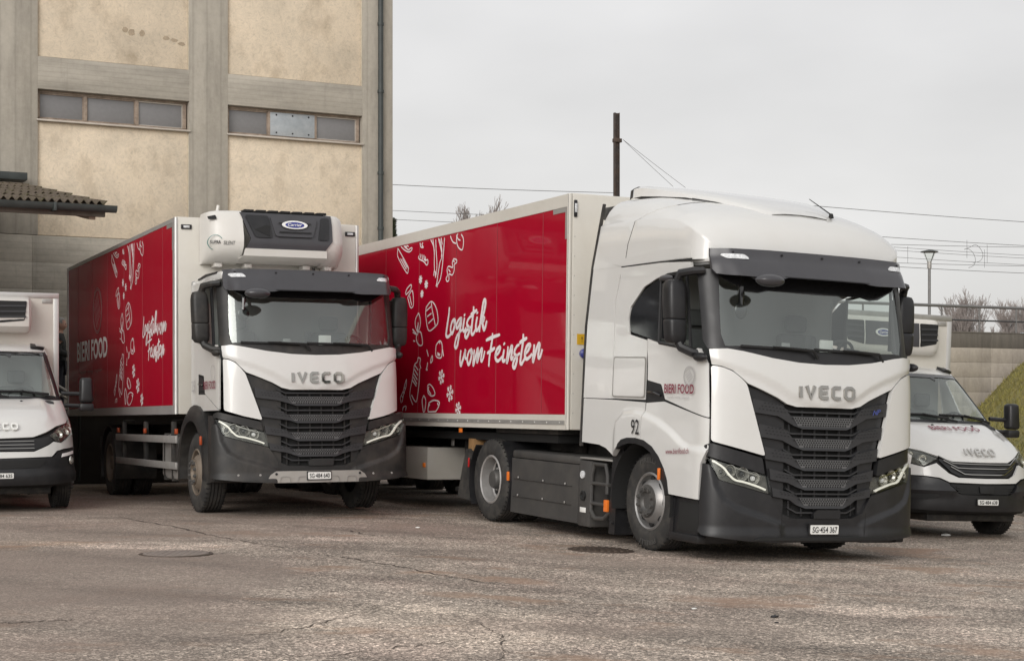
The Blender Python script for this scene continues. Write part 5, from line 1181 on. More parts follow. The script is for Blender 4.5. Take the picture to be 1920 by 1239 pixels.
for sg in (-1, 1):
    for yy in (.86, 1.19-.15): 
        pass
    wheel(A, -5.2, sg*1.06, sg, front=False, rim='steel_rim', W=.29); wheel(A, -5.2, sg*.74, -sg, front=False, rim='steel_rim', W=.29)
    tk = bpy.data.objects.new('tank_cover', None); COL.objects.link(tk); tk.parent = A
    panel('cover_panel', [(-4.61, .15), (-2.9, .15), (-2.9, .80), (-4.61, .80)], flank(sg, 1.2), 'box_grey', tk, d=.0, thick=.05, bev=.012, gu=.3, gv=.3, relief=lambda x, z: .006*sst((z-.38)/.01)-.006*sst((z-.56)/.01))
    box('cover_top', 'box_grey', tk, -4.62, -2.9, min(sg*.6, sg*1.19), max(sg*.6, sg*1.19), .80, .90, .035)
    box('tank_body', 'chassis', tk, -4.58, -2.95, min(sg*.55, sg*1.14), max(sg*.55, sg*1.14), .17, .8, .03)
    for z in (.345, .555):
        tubeo('cover_crease', 'chassis', tk, [(-4.52, sg*1.203, z), (-3.05, sg*1.203, z)], .004, 4)
        for x in (-4.4, -3.75, -3.2):
            bm = bmesh.new(); lathe(bm, [(.001, .01*sg), (.012, .007*sg), (.013, 0)], 8, 'y', (x, sg*1.204, z+.02)); finish(bm, 'cover_screw', 'alu', tk)
    box('service_column', 'box_grey', A, -2.89, -2.62, min(sg*.7, sg*1.2), max(sg*.7, sg*1.2), .13, .86, .02)
    bm = bmesh.new(); lathe(bm, [(.045, 0), (.045, .015*sg), (.038, .02*sg), (.001, .02*sg)], 16, 'y', (-2.79, sg*1.2, .70)); finish(bm, 'gauge', 'lamp_white', A)
    bm = bmesh.new(); lathe(bm, [(.06, 0), (.06, .02*sg), (.04, .025*sg), (.03, .01*sg), (.001, .01*sg)], 6, 'y', (-2.76, sg*1.2, .47)); finish(bm, 'filler_cap', 'black_matt', A)
    box('type_label', 'plate_white', A, -2.83, -2.70, min(sg*1.2, sg*1.205), max(sg*1.2, sg*1.205), .285, .34, .001)
    bm = bmesh.new()
    tube(bm, [(-2.55, sg*1.18, .24), (-2.60, sg*1.19, .32), (-2.60, sg*1.19, .70), (-2.55, sg*1.19, .83), (-2.30, sg*1.19, .83), (-2.25, sg*1.19, .72), (-2.25, sg*1.19, .52)], .022, 8)
    for z in (.40, .62): tube(bm, [(-2.60, sg*1.19, z), (-2.20, sg*1.19, z)], .02, 8)
    tube(bm, [(-2.60, sg*1.19, .32), (-2.5, sg*1.19, .24), (-2.32, sg*1.18, .25), (-2.2, sg*1.18, .33)], .024, 8)
    finish(bm, 'access_ladder', 'box_grey', A)
    box('step_plate', 'alu_dull', A, -2.88, -2.15, min(sg*.7, sg*1.2), max(sg*.7, sg*1.2), .875, .895, .004)
    box('air_tank_bay', 'black_matt', A, -2.6, -2.2, min(sg*.6, sg*1.0), max(sg*.6, sg*1.0), .2, .8, .02)
    for z in (.36, .66):
        bm = bmesh.new(); lathe(bm, [(.001, .03*sg), (.03, .025*sg), (.034, 0)], 12, 'y', (-2.42, sg*1.0, z)); finish(bm, 'drain_cap', 'yellow_sign', A)
    o = box('marker_lamp', 'lamp_amber', A, -2.27, -2.19, min(sg*1.19, sg*1.225), max(sg*1.19, sg*1.225), .33, .46, .01); o['label'] = 'small lit amber marker lamp'
    o = box('marker_lamp', 'lamp_amber', A, -4.675, -4.635, min(sg*1.20, sg*1.23), max(sg*1.20, sg*1.23), .52, .63, .008); o['label'] = 'small lit amber marker lamp'
    # drive wheel mudguard
    bm = bmesh.new(); ar = [(-5.2+.60*math.cos(a), .49+.60*math.sin(a)) for a in [k*math.pi/16 for k in range(-3, 20)]]
    for (x0, z0), (x1, z1) in zip(ar, ar[1:]):
        for r_, f_ in ((1, 1),):
            q = [(x0, sg*.62, z0), (x1, sg*.62, z1), (x1, sg*1.21, z1), (x0, sg*1.21, z0)]
            if z0 < .95: bm.faces.new([bm.verts.new(v) for v in q])
    bmesh.ops.remove_doubles(bm, verts=bm.verts, dist=1e-4); bmesh.ops.solidify(bm, geom=bm.faces[:], thickness=.02); finish(bm, 'drive_mudguard', 'black_plastic', A)
    panel('drive_mudflap', [(-6.22, .22), (-5.82, .2), (-5.80, .75), (-6.0, .85), (-6.1, .6)], flank(sg, 1.18), 'rubber', A, d=0, thick=.40, bev=.01, gu=0, gv=0)
    o = box('tail_marker', 'lamp_red', A, -5.86, -5.83, min(sg*1.19, sg*1.21), max(sg*1.19, sg*1.21), .62, .74, .008)
    box('tail_board', 'wood_brown', A, -6.1, -5.95, min(sg*.9, sg*1.1), max(sg*.9, sg*1.1), .58, .98, .01)
# ================================================================ SEMI TRAILER
TT = pose((1.769, 19.300, -1.433), 25.36, .05, -.72)
T = thing('semi_trailer', 'long semi trailer with red side graphics coupled to the tractor', 'trailer', mw=TT)
ZT_, ZB_ = 3.822, 1.161
def box_body(root, W, x0, x1, zb, zt, redx, redz, frame, rail=True):
    """x0 rear, x1 front"""
    box('front_wall', 'white_panel', root, x1-.06, x1, -W+.05, W-.05, zb, zt-.01, .015)
    box('rear_wall', 'white_panel', root, x0, x0+.06, -W+.05, W-.05, zb, zt-.01, .01)
    box('roof', 'white_panel', root, x0, x1-.01, -W+.03, W-.03, zt-.06, zt-.004, .01)
    box('floor', 'chassis', root, x0+.02, x1-.02, -W+.06, W-.06, zb+.01, zb+.1, .01)
    for sg in (-1, 1):
        Fn = flank(sg, W)
        panel('red_side_panel', [(redx[0], redz[0]), (redx[1], redz[0]), (redx[1], redz[1]), (redx[0], redz[1])], Fn, 'red_vinyl', root, d=-.012, thick=.04, bev=.002, gu=1.0, gv=1.0)
        panel('top_rail', [(x0+.02, redz[1]+.003), (x1-.03, redz[1]+.003), (x1-.03, zt-.012), (x0+.02, zt-.012)], Fn, frame, root, d=.0, thick=.05, bev=.012, gu=0, gv=0)
        panel('bottom_rail', [(x0+.02, zb), (redx[1]+.002, zb), (redx[1]+.002, redz[0]-.003), (x0+.02, redz[0]-.003)], Fn, frame, root, d=.0, thick=.05, bev=.006, gu=0, gv=0)
        if rail:
            panel('rub_strip', [(x0+.03, zb+.058), (redx[1]-.01, zb+.058), (redx[1]-.01, zb+.105), (x0+.03, zb+.105)], Fn, 'alu_dull', root, d=.004, thick=.006, bev=.002, gu=0, gv=0)
            for k in range(30):
                x = redx[1]-.12-k*.32
                if x > x0+.2:
                    bm = bmesh.new(); lathe(bm, [(.001, .004*sg), (.008, .003*sg), (.009, 0)], 6, 'y', (x, sg*(W+.004), zb+.082)); finish(bm, 'rivet', 'plate_white', root)
        panel('rear_post', [(x0, zb), (x0+.08, zb), (x0+.08, zt-.012), (x0, zt-.012)], Fn, 'alu', root, d=.003, thick=.04, bev=.004, gu=0, gv=0)
        panel('front_post', [(redx[1]+.003, zb+.002), (x1-.028, zb+.002), (x1-.028, zt-.013), (redx[1]+.003, zt-.013)], Fn, frame, root, d=.001, thick=.04, bev=.004, gu=0, gv=0)
        x = redx[1]-.62
        while x > redx[0]+.3:
            panel('panel_joint', [(x-.003, redz[0]+.005), (x+.003, redz[0]+.005), (x+.003, redz[1]-.005), (x-.003, redz[1]-.005)], Fn, 'vinyl_faint', root, d=-.0095, thick=.003, bev=0, gu=0, gv=0); x -= 1.26
        # stepped reinforcement plate in the upper front corner
        panel('corner_plate', [(redx[1]-.001, redz[1]-.001), (redx[1]-.36, redz[1]-.001), (redx[1]-.36, redz[1]-.055), (redx[1]-.055, redz[1]-.055), (redx[1]-.055, redz[1]-.36), (redx[1]-.001, redz[1]-.36)], Fn, 'alu_dull', root, d=-.007, thick=.004, bev=.001, gu=0, gv=0)
        # rounded front corner post
        bm = bmesh.new(); tube(bm, [(x1-.03, sg*(W-.028), zb+.003), (x1-.03, sg*(W-.028), zt-.012)], .030, 14); finish(bm, 'corner_post', frame, root)
L0 = -13.4
box_body(T, 1.3, L0, 0, ZB_, ZT_, (L0+.12, -.045), (1.335, 3.665), 'white_panel')
livery(T, lambda x, z, d: Vector((x, -1.2885-d, z)), 0, 0, None, 1.335, 3.665)
for z in [1.35+i*.22 for i in range(11)]:
    bm = bmesh.new(); lathe(bm, [(.001, .003), (.006, .002), (.007, 0)], 6, 'x', (0, -1.22, z)); finish(bm, 'rivet', 'alu_dull', T)
tubeo('front_seam', 'alu_dull', T, [(-.012, -1.299, ZB_+.01), (-.012, -1.299, ZT_-.02)], .004, 5)
box('front_lamp', 'print_black', T, 0, .02, -1.24, -1.20, 3.55, 3.74, .008); box('front_lamp_lens', 'lamp_white', T, .02, .026, -1.235, -1.205, 3.6, 3.70, .004)
# fridge unit on the headboard (hidden mostly by the cab)
box('cooling_unit', 'white_unit', T, .003, .48, -.95, .95, 1.95, 3.55, .08)
box('warning_sign', 'yellow_sign', T, .001, .006, -1.18, -1.05, 2.12, 2.24, 0)
text('warning_mark', '!', lambda u, v, d: Vector((.006+d, -1.125+u, 2.15+v)), .012, .06, 'print_black', T)
bm = bmesh.new(); lathe(bm, [(.05, 0), (.06, .05), (.04, .07), (.001, .07)], 14, 'x', (.001, -1.1, 2.02)); finish(bm, 'electric_socket', 'print_blue', T)
for sg in (-1, 1): box('chassis_rail', 'chassis', T, L0+.3, -1.0, sg*.55-.05, sg*.55+.05, .86, 1.155, .01)
box('king_pin_plate', 'chassis', T, -2.2, -.5, -1.15, 1.15, 1.10, 1.158, .01)
box('crossbearer_zone', 'black_matt', T, L0+.4, -.6, -1.1, 1.1, 1.0, 1.10, .01)
for sg in (-1, 1):
    leg = bpy.data.objects.new('landing_leg', None); COL.objects.link(leg); leg.parent = T
    box('leg_tube', 'chassis', leg, -3.75, -3.60, sg*.82-.07, sg*.82+.07, .36, 1.1, .01); box('leg_foot', 'chassis', leg, -3.85, -3.5, sg*.82-.16, sg*.82+.16, .30, .36, .01)
    box('pallet_box', 'white_panel' if sg < 0 else 'chassis', T, -6.9, -4.29, min(sg*.55, sg*1.2), max(sg*.55, sg*1.2), .43, .87, .015)
    o = box('marker_lamp', 'lamp_amber', T, -4.42, -4.35, min(sg*1.2, sg*1.22), max(sg*1.2, sg*1.22), .60, .66, .004); o['label'] = 'small amber marker lamp on the storage box'
    o = box('marker_lamp', 'lamp_amber', T, -3.05, -2.98, min(sg*1.26, sg*1.285), max(sg*1.26, sg*1.285), 1.09, 1.145, .004); o['label'] = 'small amber marker lamp under the side rail'
    for x in (-8.3, -9.6, -10.9):
        wheel(T, x, sg*1.05, sg, W=.36, R=.5, front=True, rim='steel_rim')
box('side_marker_plate', 'alu_dull', T, -3.95, -3.88, -1.0, -.98, .9, 1.0, .004)
# ================================================================ RIGID TRUCK B
TB = pose((-2.377, 20.514, -1.322), 24.61, -.45, 0)
Bt = thing('box_truck', 'white refrigerated box truck with red side panels and cooling unit above the cab', 'truck', mw=TB)
bandsB = [(.775, 1.56, 1.42, 1.45, 1.36), (.71, 1.325, 1.19, 1.23, 1.15), (.655, 1.10, .98, 1.015, .93), (.605, .89, .785, .81, .74)]
WB = 1.15
H, HB, S = cab(Bt, WB, 1.25, 1.087, .168, bandsB, (1.165, 1.285), 'white_paint', 'black_plastic_dusty', 'B')
# silver skid plate with the number plate
sk = panel('skid_plate', fillet([(-.655, .405), (.655, .405), (.60, .50), (.53, .545), (-.53, .545), (-.60, .50)], .015), HB, 'silver_trim', Bt, d=.052, thick=.04, bev=.01, gu=.06, gv=.04)
for s in (-.42, -.2, .2, .42):
    bm = bmesh.new(); P = [(s-.065, .415), (s-.055, .47), (s-.04, .48), (s+.04, .48), (s+.055, .47), (s+.065, .415)]; ribbon(bm, P, .008, HB, z0=.05, z1=.056); finish(bm, 'skid_rib', 'alu_dull', sk)
for s in (-.53, .53):
    c_ = HB(s, .51, .052); bm = bmesh.new(); lathe(bm, [(.001, .006), (.014, .005), (.016, .0)], 10, 'x', c_); finish(bm, 'skid_screw', 'print_black', sk)
plate(Bt, HB, 'SG·484 640', .487, .285, .085, d=.062)
for s in (-.98, -.72, .72, .98):
    c_ = HB(s, .50, .028); bm = bmesh.new(); lathe(bm, [(.001, .008), (.014, .006), (.016, -.01)], 10, 'x', c_); finish(bm, 'parking_sensor', 'alu_dull', Bt)
for sg in (-1, 1):
    F = side_fn(WB, sg)
    panel('under_shell', [(-.36, 1.33), (-1.62, 1.33), (-1.62, 2.15), (-.44, 2.05)], F, 'black_matt', Bt, d=-.014, thick=0, bev=0, gu=.2, gv=.3)
    door = panel('door', [(-.34, 1.30), (-1.0, 1.50), (-1.05, 1.72), (-1.34, 1.75), (-1.36, 2.17), (-.53, 2.055), (-.44, 2.085), (-.345, 1.90)], F, 'white_paint_dusty', Bt, d=.004, thick=.02, bev=.006, gu=.06, gv=.08, relief=lambda x, z: .016*sst((z-(2.03-.17*(x+.5)*.9))/.05))
    hd = panel('door_handle_recess', fillet([(-1.34, 1.72), (-1.12, 1.69), (-1.04, 1.56), (-1.09, 1.535), (-1.34, 1.535)], .02), F, 'black_plastic', door, d=-.002, thick=.02, bev=.01, gu=.08, gv=0)
    tubeo('handle', 'black_gloss', hd, [F(-1.30, 1.62, .005), F(-1.2, 1.62, .02), F(-1.06, 1.60, .005)], .014, 7)
    panel('lower_door', [(-.36, 1.285), (-1.0, 1.485), (-1.36, 1.49), (-1.36, 1.28)], F, 'white_paint_dusty', Bt, d=.0, thick=.02, bev=.006, gu=.1, gv=.1)
    panel('rear_side', [(-1.375, 1.28), (-1.72, 1.28), (-1.72, 2.90), (-.62, 2.90), (-.62, 2.83), (-1.3, 2.80), (-1.375, 2.18)], F, 'white_paint_dusty', Bt, d=0, thick=.02, bev=.008, gu=.1, gv=.1)
    panel('door_window', [(-1.30, 2.165), (-.56, 2.08), (-.66, 2.81), (-1.27, 2.78)], F, 'side_glass', Bt, d=-.006, thick=0, bev=0, gu=.15, gv=.2)
    bm = bmesh.new(); tube(bm, [F(-1.32, 2.16, 0), F(-1.29, 2.80, 0), F(-.68, 2.83, 0), F(-.55, 2.07, 0)], .02, 6); tube(bm, [F(-1.32, 2.16, 0), F(-.52, 2.06, 0)], .018, 6); finish(bm, 'window_frame', 'black_plastic', Bt)
    # black wheel arch
    def arcp(r0, r1, a0, a1, n=14, c=(-1.42, .56)):
        o_ = [(c[0]+r1*math.cos(rad(a0+(a1-a0)*k/n)), c[1]+r1*math.sin(rad(a0+(a1-a0)*k/n))) for k in range(n+1)]
        return o_+[(c[0]+r0*math.cos(rad(a1+(a0-a1)*k/n)), c[1]+r0*math.sin(rad(a1+(a0-a1)*k/n))) for k in range(n+1)]
    panel('wheel_arch', arcp(.60, .80, -12, 195), flank(sg, 1.235), 'black_plastic_dusty', Bt, d=.02, thick=.5, bev=.03, gu=.06, gv=.06, relief=lambda x, z: -.05*sst((math.hypot(x+1.42, z-.56)-.70)/.1))
    panel('arch_filler', [(-.62, .40), (-.36, .42), (-.34, 1.22), (-.64, 1.22), (-.66, .7)], flank(sg, 1.215), 'black_plastic_dusty', Bt, d=0, thick=.5, bev=.02, gu=0, gv=0)
    wheel(Bt, -1.4, sg*1.02, sg, rim='rim_dirty')
    wheel(Bt, -6.82, sg*1.05, sg, front=False, rim='rim_dirty', W=.29); wheel(Bt, -6.82, sg*.73, -sg, front=False, rim='rim_dirty', W=.29)
    o = box('marker_lamp', 'lamp_orange_dim', Bt, -.78, -.735, min(sg*1.25, sg*1.28), max(sg*1.25, sg*1.28), .86, .97, .008); o['label'] = 'small amber marker lamp on the wheel arch'
    for z0, z1 in ((.865, .965), (.52, .615)):
        box('side_guard_rail', 'alu_dull', Bt, -6.05, -2.15, min(sg*1.22, sg*1.25), max(sg*1.22, sg*1.25), z0, z1, .006)
    for x in (-5.7, -4.2, -2.5): box('side_guard_post', 'chassis', Bt, x-.04, x+.04, min(sg*1.16, sg*1.218), max(sg*1.16, sg*1.218), .5, 1.15, .006)
    for x in (-6.0, -4.15, -2.25):
        o = box('marker_lamp', 'lamp_orange_dim', Bt, x-.04, x+.04, min(sg*1.20, sg*1.235), max(sg*1.20, sg*1.235), .985, 1.055, .006); o['label'] = 'small amber marker lamp above the side guard'
    tk = bpy.data.objects.new('fuel_tank', None); COL.objects.link(tk); tk.parent = Bt
    box('tank_body', 'alu_dull', tk, -3.4, -2.55, min(sg*.6, sg*1.15), max(sg*.6, sg*1.15), .36, .98, .08)
    for x in (-3.2, -2.75): box('tank_strap', 'chassis', tk, x-.03, x+.03, min(sg*.58, sg*1.157), max(sg*.58, sg*1.157), .35, .99, .01)
    bm = bmesh.new(); ar = [(-6.82+.60*math.cos(a), .50+.60*math.sin(a)) for a in [k*math.pi/16 for k in range(-2, 19)]]
    for (x0, z0), (x1, z1) in zip(ar, ar[1:]): bm.faces.new([bm.verts.new(v) for v in ((x0, sg*.58, z0), (x1, sg*.58, z1), (x1, sg*1.21, z1), (x0, sg*1.21, z0))])
    bmesh.ops.remove_doubles(bm, verts=bm.verts, dist=1e-4); bmesh.ops.solidify(bm, geom=bm.faces[:], thickness=.02); finish(bm, 'rear_mudguard', 'black_plastic_dusty', Bt)
    box('mudflap', 'rubber', Bt, -7.52, -7.49, min(sg*.6, sg*1.2), max(sg*.6, sg*1.2), .22, .9, .006)
    box('chassis_rail', 'chassis', Bt, -10.0, -.6, sg*.42-.04, sg*.42+.04, .8, 1.1, .008)
box('low_roof', 'white_paint', Bt, -1.74, -.40, -1.10, 1.10, 2.88, 3.0, .05); box('cab_back', 'white_paint_dusty', Bt, -1.76, -1.70, -1.12, 1.12, 1.2, 2.95, .02)
tubeo('roof_rail', 'black_plastic', Bt, [(-.62, -1.09, 2.985), (-1.1, -1.10, 2.99), (-1.5, -1.10, 2.96)], .014, 6)
box('engine_block', 'black_matt', Bt, -2.0, -.3, -.6, .6, .45, 1.2, .05); box('transmission', 'black_matt', Bt, -4, -2, -.34, .34, .5, .95, .05)
tubeo('front_axle', 'chassis', Bt, [(-1.4, -.95, .5), (-1.4, .95, .5)], .09); tubeo('rear_axle', 'chassis', Bt, [(-6.82, -.9, .5), (-6.82, .9, .5)], .13, 12)
text('door_lettering', 'BIERI FOOD', lambda u, v, d: side_fn(WB, -1)(-1.0+u, 1.55+v, .012+d), .56, .10, 'print_maroon', Bt, bold=.015)
text('number_lettering', '25', lambda u, v, d: side_fn(WB, -1)(-1.62+u, 1.53+v, .012+d), .17, .14, 'print_grey', Bt)
bm = bmesh.new(); ribbon(bm, [(-.55+.10*math.cos(a), 1.74+.10*math.sin(a)) for a in [k*math.pi/12 for k in range(24)]], .005, lambda x, z, d: side_fn(WB, -1)(x, z, .014+d), closed=True); finish(bm, 'round_emblem', 'print_grey', Bt, smooth=False)
box_body(Bt, 1.275, -10.12, -2.08, 1.245, 3.835, (-10.04, -2.20), (1.365, 3.765), 'alu', rail=False)
livery(Bt, lambda x, z, d: Vector((x, -1.2635-d, z)), -1.15, .07, {'logistik': (-3.486, 2.33, -4.05, 2.34, .70, .76), 'vom': (-3.019, 1.94, -3.14, 2.33, .72, .76), 'feinsten': (-2.221, 1.89, -3.74, 1.98, .65, .76)}, 1.365, 3.765, sx=.97, wk=.78)
text('side_lettering', 'BIERI', lambda u, v, d: Vector((-9.2+u, -1.2635-d, 2.15+v)), 1.12, .33, 'vinyl_grey', Bt, bold=.03)
text('side_lettering', 'FOOD', lambda u, v, d: Vector((-7.93+u, -1.2635-d, 2.15+v)), 1.33, .33, 'vinyl_grey', Bt, bold=.03)
text('side_small_lettering', 'beschafft + bewegt + begeistert', lambda u, v, d: Vector((-8.9+u, -1.2635-d, 1.93+v)), 1.9, .07, 'vinyl_faint2' if 'vinyl_faint2' in MAT else pmat('vinyl_faint2', (.34, .17, .17), .5), Bt)
bm = bmesh.new()
for r in (.36, .33): ribbon(bm, [(-7.4+r*math.cos(a), 2.92+r*math.sin(a)) for a in [k*math.pi/16 for k in range(32)]], .012, lambda x, z, d: Vector((x, -1.2635-d, z)), closed=True)
for k in range(-2, 3): ribbon(bm, [(-7.55+k*.07, 3.1+k*.05), (-7.3+k*.07, 2.75+k*.05)], .014, lambda x, z, d: Vector((x, -1.2635-d, z)))
finish(bm, 'round_emblem', 'vinyl_faint2', Bt, smooth=False)
for y in (-1.12, 1.14):
    box('front_marker', 'print_black', Bt, -2.082, -2.062, y-.07, y+.07, 3.67, 3.73, .006); box('front_marker_lens', 'lamp_white', Bt, -2.062, -2.056, y-.04, y+.04, 3.685, 3.715, .003)
# --- cooling unit
cu = bpy.data.objects.new('cooling_unit', None); COL.objects.link(cu); cu.parent = Bt
cu['label'] = 'white rounded cooling unit with dark grille and oval badge'
prof = [(0, 3.24), (-.12, 3.21), (-.30, 3.24), (-.48, 3.33), (-.555, 3.42), (-.565, 3.52), (-.50, 3.75), (-.46, 3.84), (-.40, 3.885), (0, 3.90)]   # (-forward, z)
def unit_sec(y, k, up):     # k shrinks depth near the rounded ends
    return [(-2.075-q[0]*k, y, 3.22+(q[1]-3.22)*up) for q in prof]
cs = [(-.945, .35, .86), (-.93, .62, .95), (-.89, .82, .985), (-.81, .92, 1.0), (-.62, .97, 1.01)]
secs = [unit_sec(*c_) for c_ in cs]; loft('end_cap', [[(-2.075, -1.0, 3.3+.3*math.sin(i)) if False else (p[0], -.947, p[2]) for i, p in enumerate(unit_sec(-.947, .02, .8))]]+secs+[unit_sec(-.50, 1, 1.012)], 'white_unit', cu)
cs2 = [(.74, .97, 1.0), (.82, .9, .99), (.89, .75, .95), (.92, .5, .88)]
loft('end_cap', [unit_sec(.62, 1, 1.012)]+[unit_sec(*c_) for c_ in cs2]+[unit_sec(.922, .02, .8)], 'white_unit', cu)
def U(y, t, d=0):   # front face of the unit, t along the profile
    P2 = [(0.565-.02, 3.30), (.585, 3.42), (.592, 3.50), (.53, 3.75), (.47, 3.87)]; ts = [0, .22, .36, .82, 1.0]
    x = lerp_tab(list(zip(ts, [p[0] for p in P2])), t); z = lerp_tab(list(zip(ts, [p[1] for p in P2])), t)
    return Vector((-2.075+x+d, y, z))
panel('lower_valance', [(-.56, -.62), (.68, -.62), (.62, .17), (-.48, .17)], lambda y, t, d: (U(y, t, d) if t > 0 else Vector((-2.075+.545+d*.6+t*.6, y, 3.30+t*.12-d*.5))), 'white_unit', cu, d=.004, thick=.03, bev=.01, gu=.2, gv=.2)
# dark front moulding
gl = panel('front_grille', [(-.47, .17), (.60, .17), (.70, .40), (.71, 1.0), (-.53, 1.0), (-.41, .40)], U, 'grey_plastic', cu, d=.008, thick=.05, bev=.02, gu=.1, gv=.1)
panel('grille_inset', fillet([(-.35, .43), (-.12, .43), (-.16, .95), (-.47, .95)], .04), U, 'black_plastic', gl, d=.014, thick=.006, bev=.004, gu=.2, gv=.2)
panel('grille_inset', fillet([(.50, .42), (.64, .42), (.67, .95), (.56, .95)], .03), U, 'black_plastic', gl, d=.014, thick=.006, bev=.004, gu=.2, gv=.2)
panel('grille_centre', fillet([(-.08, .47), (.42, .47), (.50, .93), (-.14, .93)], .05), U, 'grey_plastic', gl, d=.045, thick=.04, bev=.025, gu=.1, gv=.1)
for t in (.58, .80): panel('grille_groove', [(-.04, t-.012), (.40, t-.012), (.40, t+.012), (-.04, t+.012)], U, 'black_matt', gl, d=.047, thick=.003, bev=0, gu=.2, gv=0)
panel('grille_slot', [(-.36, .62), (-.16, .46), (-.15, .72), (-.2, .74)], U, 'black_matt', gl, d=.017, thick=.004, bev=0, gu=.2, gv=.2)
def oval(y, z, fn, a, b, mat, d, par, name):
    panel(name, [(y+a*math.cos(k*math.pi/12), z+b*math.sin(k*math.pi/12)) for k in range(24)], fn, mat, par, d=d, thick=.008, bev=.003, gu=.2, gv=.2)
def carrier_logo(par, fn, y, z, a, b, d=0):
    oval(y, z, fn, a, b, 'plate_white', d+.012, par, 'oval_badge'); oval(y, z, fn, a*.74, b*.70, 'print_blue', d+.016, par, 'oval_badge_centre')
    text('badge_lettering', 'Carrier', lambda u, v, dd: fn(y-a*.55+u, z-b*.32+v, d+.017+dd), a*1.1, b*.72, 'plate_white', par, shear=.25, z=.002, bold=.01)
carrier_logo(cu, U, .175, .76, .175, .10, .045)
LS = lambda u, v, dd: unit_side(u, v, dd)
def unit_side(y, z, d): 
    x = lerp_tab([(3.2, .40), (3.33, .47), (3.42, .545), (3.52, .555), (3.75, .49), (3.9, .40)], z)*lerp_tab([(-1.0, .55), (-.94, .82), (-.85, .92), (-.62, .97), (-.5, 1)], y)
    return Vector((-2.075+x+d+.012, y-d*.5, z))
text('unit_lettering', 'SUPRA', lambda u, v, d: unit_side(-.925+u, 3.44+v, d), .13, .045, 'print_black', cu, bold=.02)
text('unit_lettering', 'SILENT', lambda u, v, d: unit_side(-.76+u, 3.43+v, d), .15, .05, 'print_black', cu, shear=.2)
bm = bmesh.new(); ribbon(bm, [(-.86+.09*math.cos(a), 3.46+.095*math.sin(a)) for a in [k*math.pi/12 for k in range(2, 18)]], .008, unit_side); finish(bm, 'unit_emblem', 'unit_teal' if 'unit_teal' in MAT else pmat('unit_teal', (.10, .22, .20), .4), cu, smooth=False)
panel('unit_grip', fillet([(-.93, 3.76), (-.83, 3.77), (-.84, 3.82), (-.94, 3.80)], .01), unit_side, 'black_matt', cu, d=.012, thick=.01, bev=0, gu=0, gv=0)
for k in range(7):
    y = -.46+k*.165; box('top_vent', 'black_matt', cu, -2.0, -1.64, y, y+.13, 3.885, 3.915, .006)
tubeo('lifting_eye', 'white_unit', cu, [(-1.9, -.76, 3.86), (-1.9, -.74, 3.98)], .02, 8)
for y in (-.75, -.35, .45, .75): box('unit_bracket', 'white_unit', cu, -2.07, -1.85, y-.05, y+.05, 3.17, 3.225, .008)
tubeo('drain_hose', 'rubber', cu, [(-1.85, .55, 3.2), (-1.86, .56, 2.95)], .022, 8)
# ================================================================ VANS
VSEC = [(0, 0), (.3, -.018), (.55, -.075), (.75, -.17), (.88, -.29), (.96, -.43), (1.0, -.60), (1.015, -.85)]
VP = crspline(VSEC, 8); VS = [0]
for a, b in zip(VP, VP[1:]): VS.append(VS[-1]+math.hypot(b[0]-a[0], b[1]-a[1]))
VY = [(s, p[0]) for s, p in zip(VS, VP)]; VX = [(s, p[1]) for s, p in zip(VS, VP)]; VEND = VS[-1]
# v runs up the centre profile: (v, x, z, half width, corner depth factor)
VPROF = [(0, -.10, .26, .98, .9), (.12, -.03, .33, 1.0, .95), (.25, 0, .41, 1.01, 1), (.5, 0, .605, 1.015, 1), (.65, -.025, .735, 1.015, 1), (.85, -.085, .93, 1.01, .98), (.95, -.14, 1.025, 1.005, .95), (1.1, -.30, 1.165, .985, .85), (1.3, -.57, 1.31, .965, .68), (1.5, -.85, 1.42, .95, .52), (1.56, -.93, 1.45, .945, .48), (1.9, -1.20, 1.70, .915, .46), (2.3, -1.53, 2.00, .87, .45), (2.42, -1.64, 2.085, .855, .45), (2.55, -1.78, 2.15, .84, .45), (2.75, -2.0, 2.20, .82, .45), (2.95, -2.2, 2.215, .81, .45)]
VT = [[(q[0], q[i]) for q in crspline(VPROF, 5)] for i in range(1, 5)]
def VH(s, v, d=0):
    def P(s, v):
        x, z, w_, c_ = (lerp_tab(T_, v) for T_ in VT); a = abs(s)
        if a <= VEND: return Vector((x+lerp_tab(VX, a)*c_, math.copysign(lerp_tab(VY, a)*w_/1.015, s), z))
        xe = x+lerp_tab(VX, VEND)*c_; t = min(1, (a-VEND)/(3.2-VEND)); return Vector((xe+(-2.2-xe)*t, math.copysign(w_, s), z))
    p = P(s, v)
    if d:
        e = .01; n = (P(s+e, v)-P(s-e, v)).cross(P(s, v+e)-P(s, v-e))
        if n.length > 1e-9: p = p+n.normalized()*d
    return p
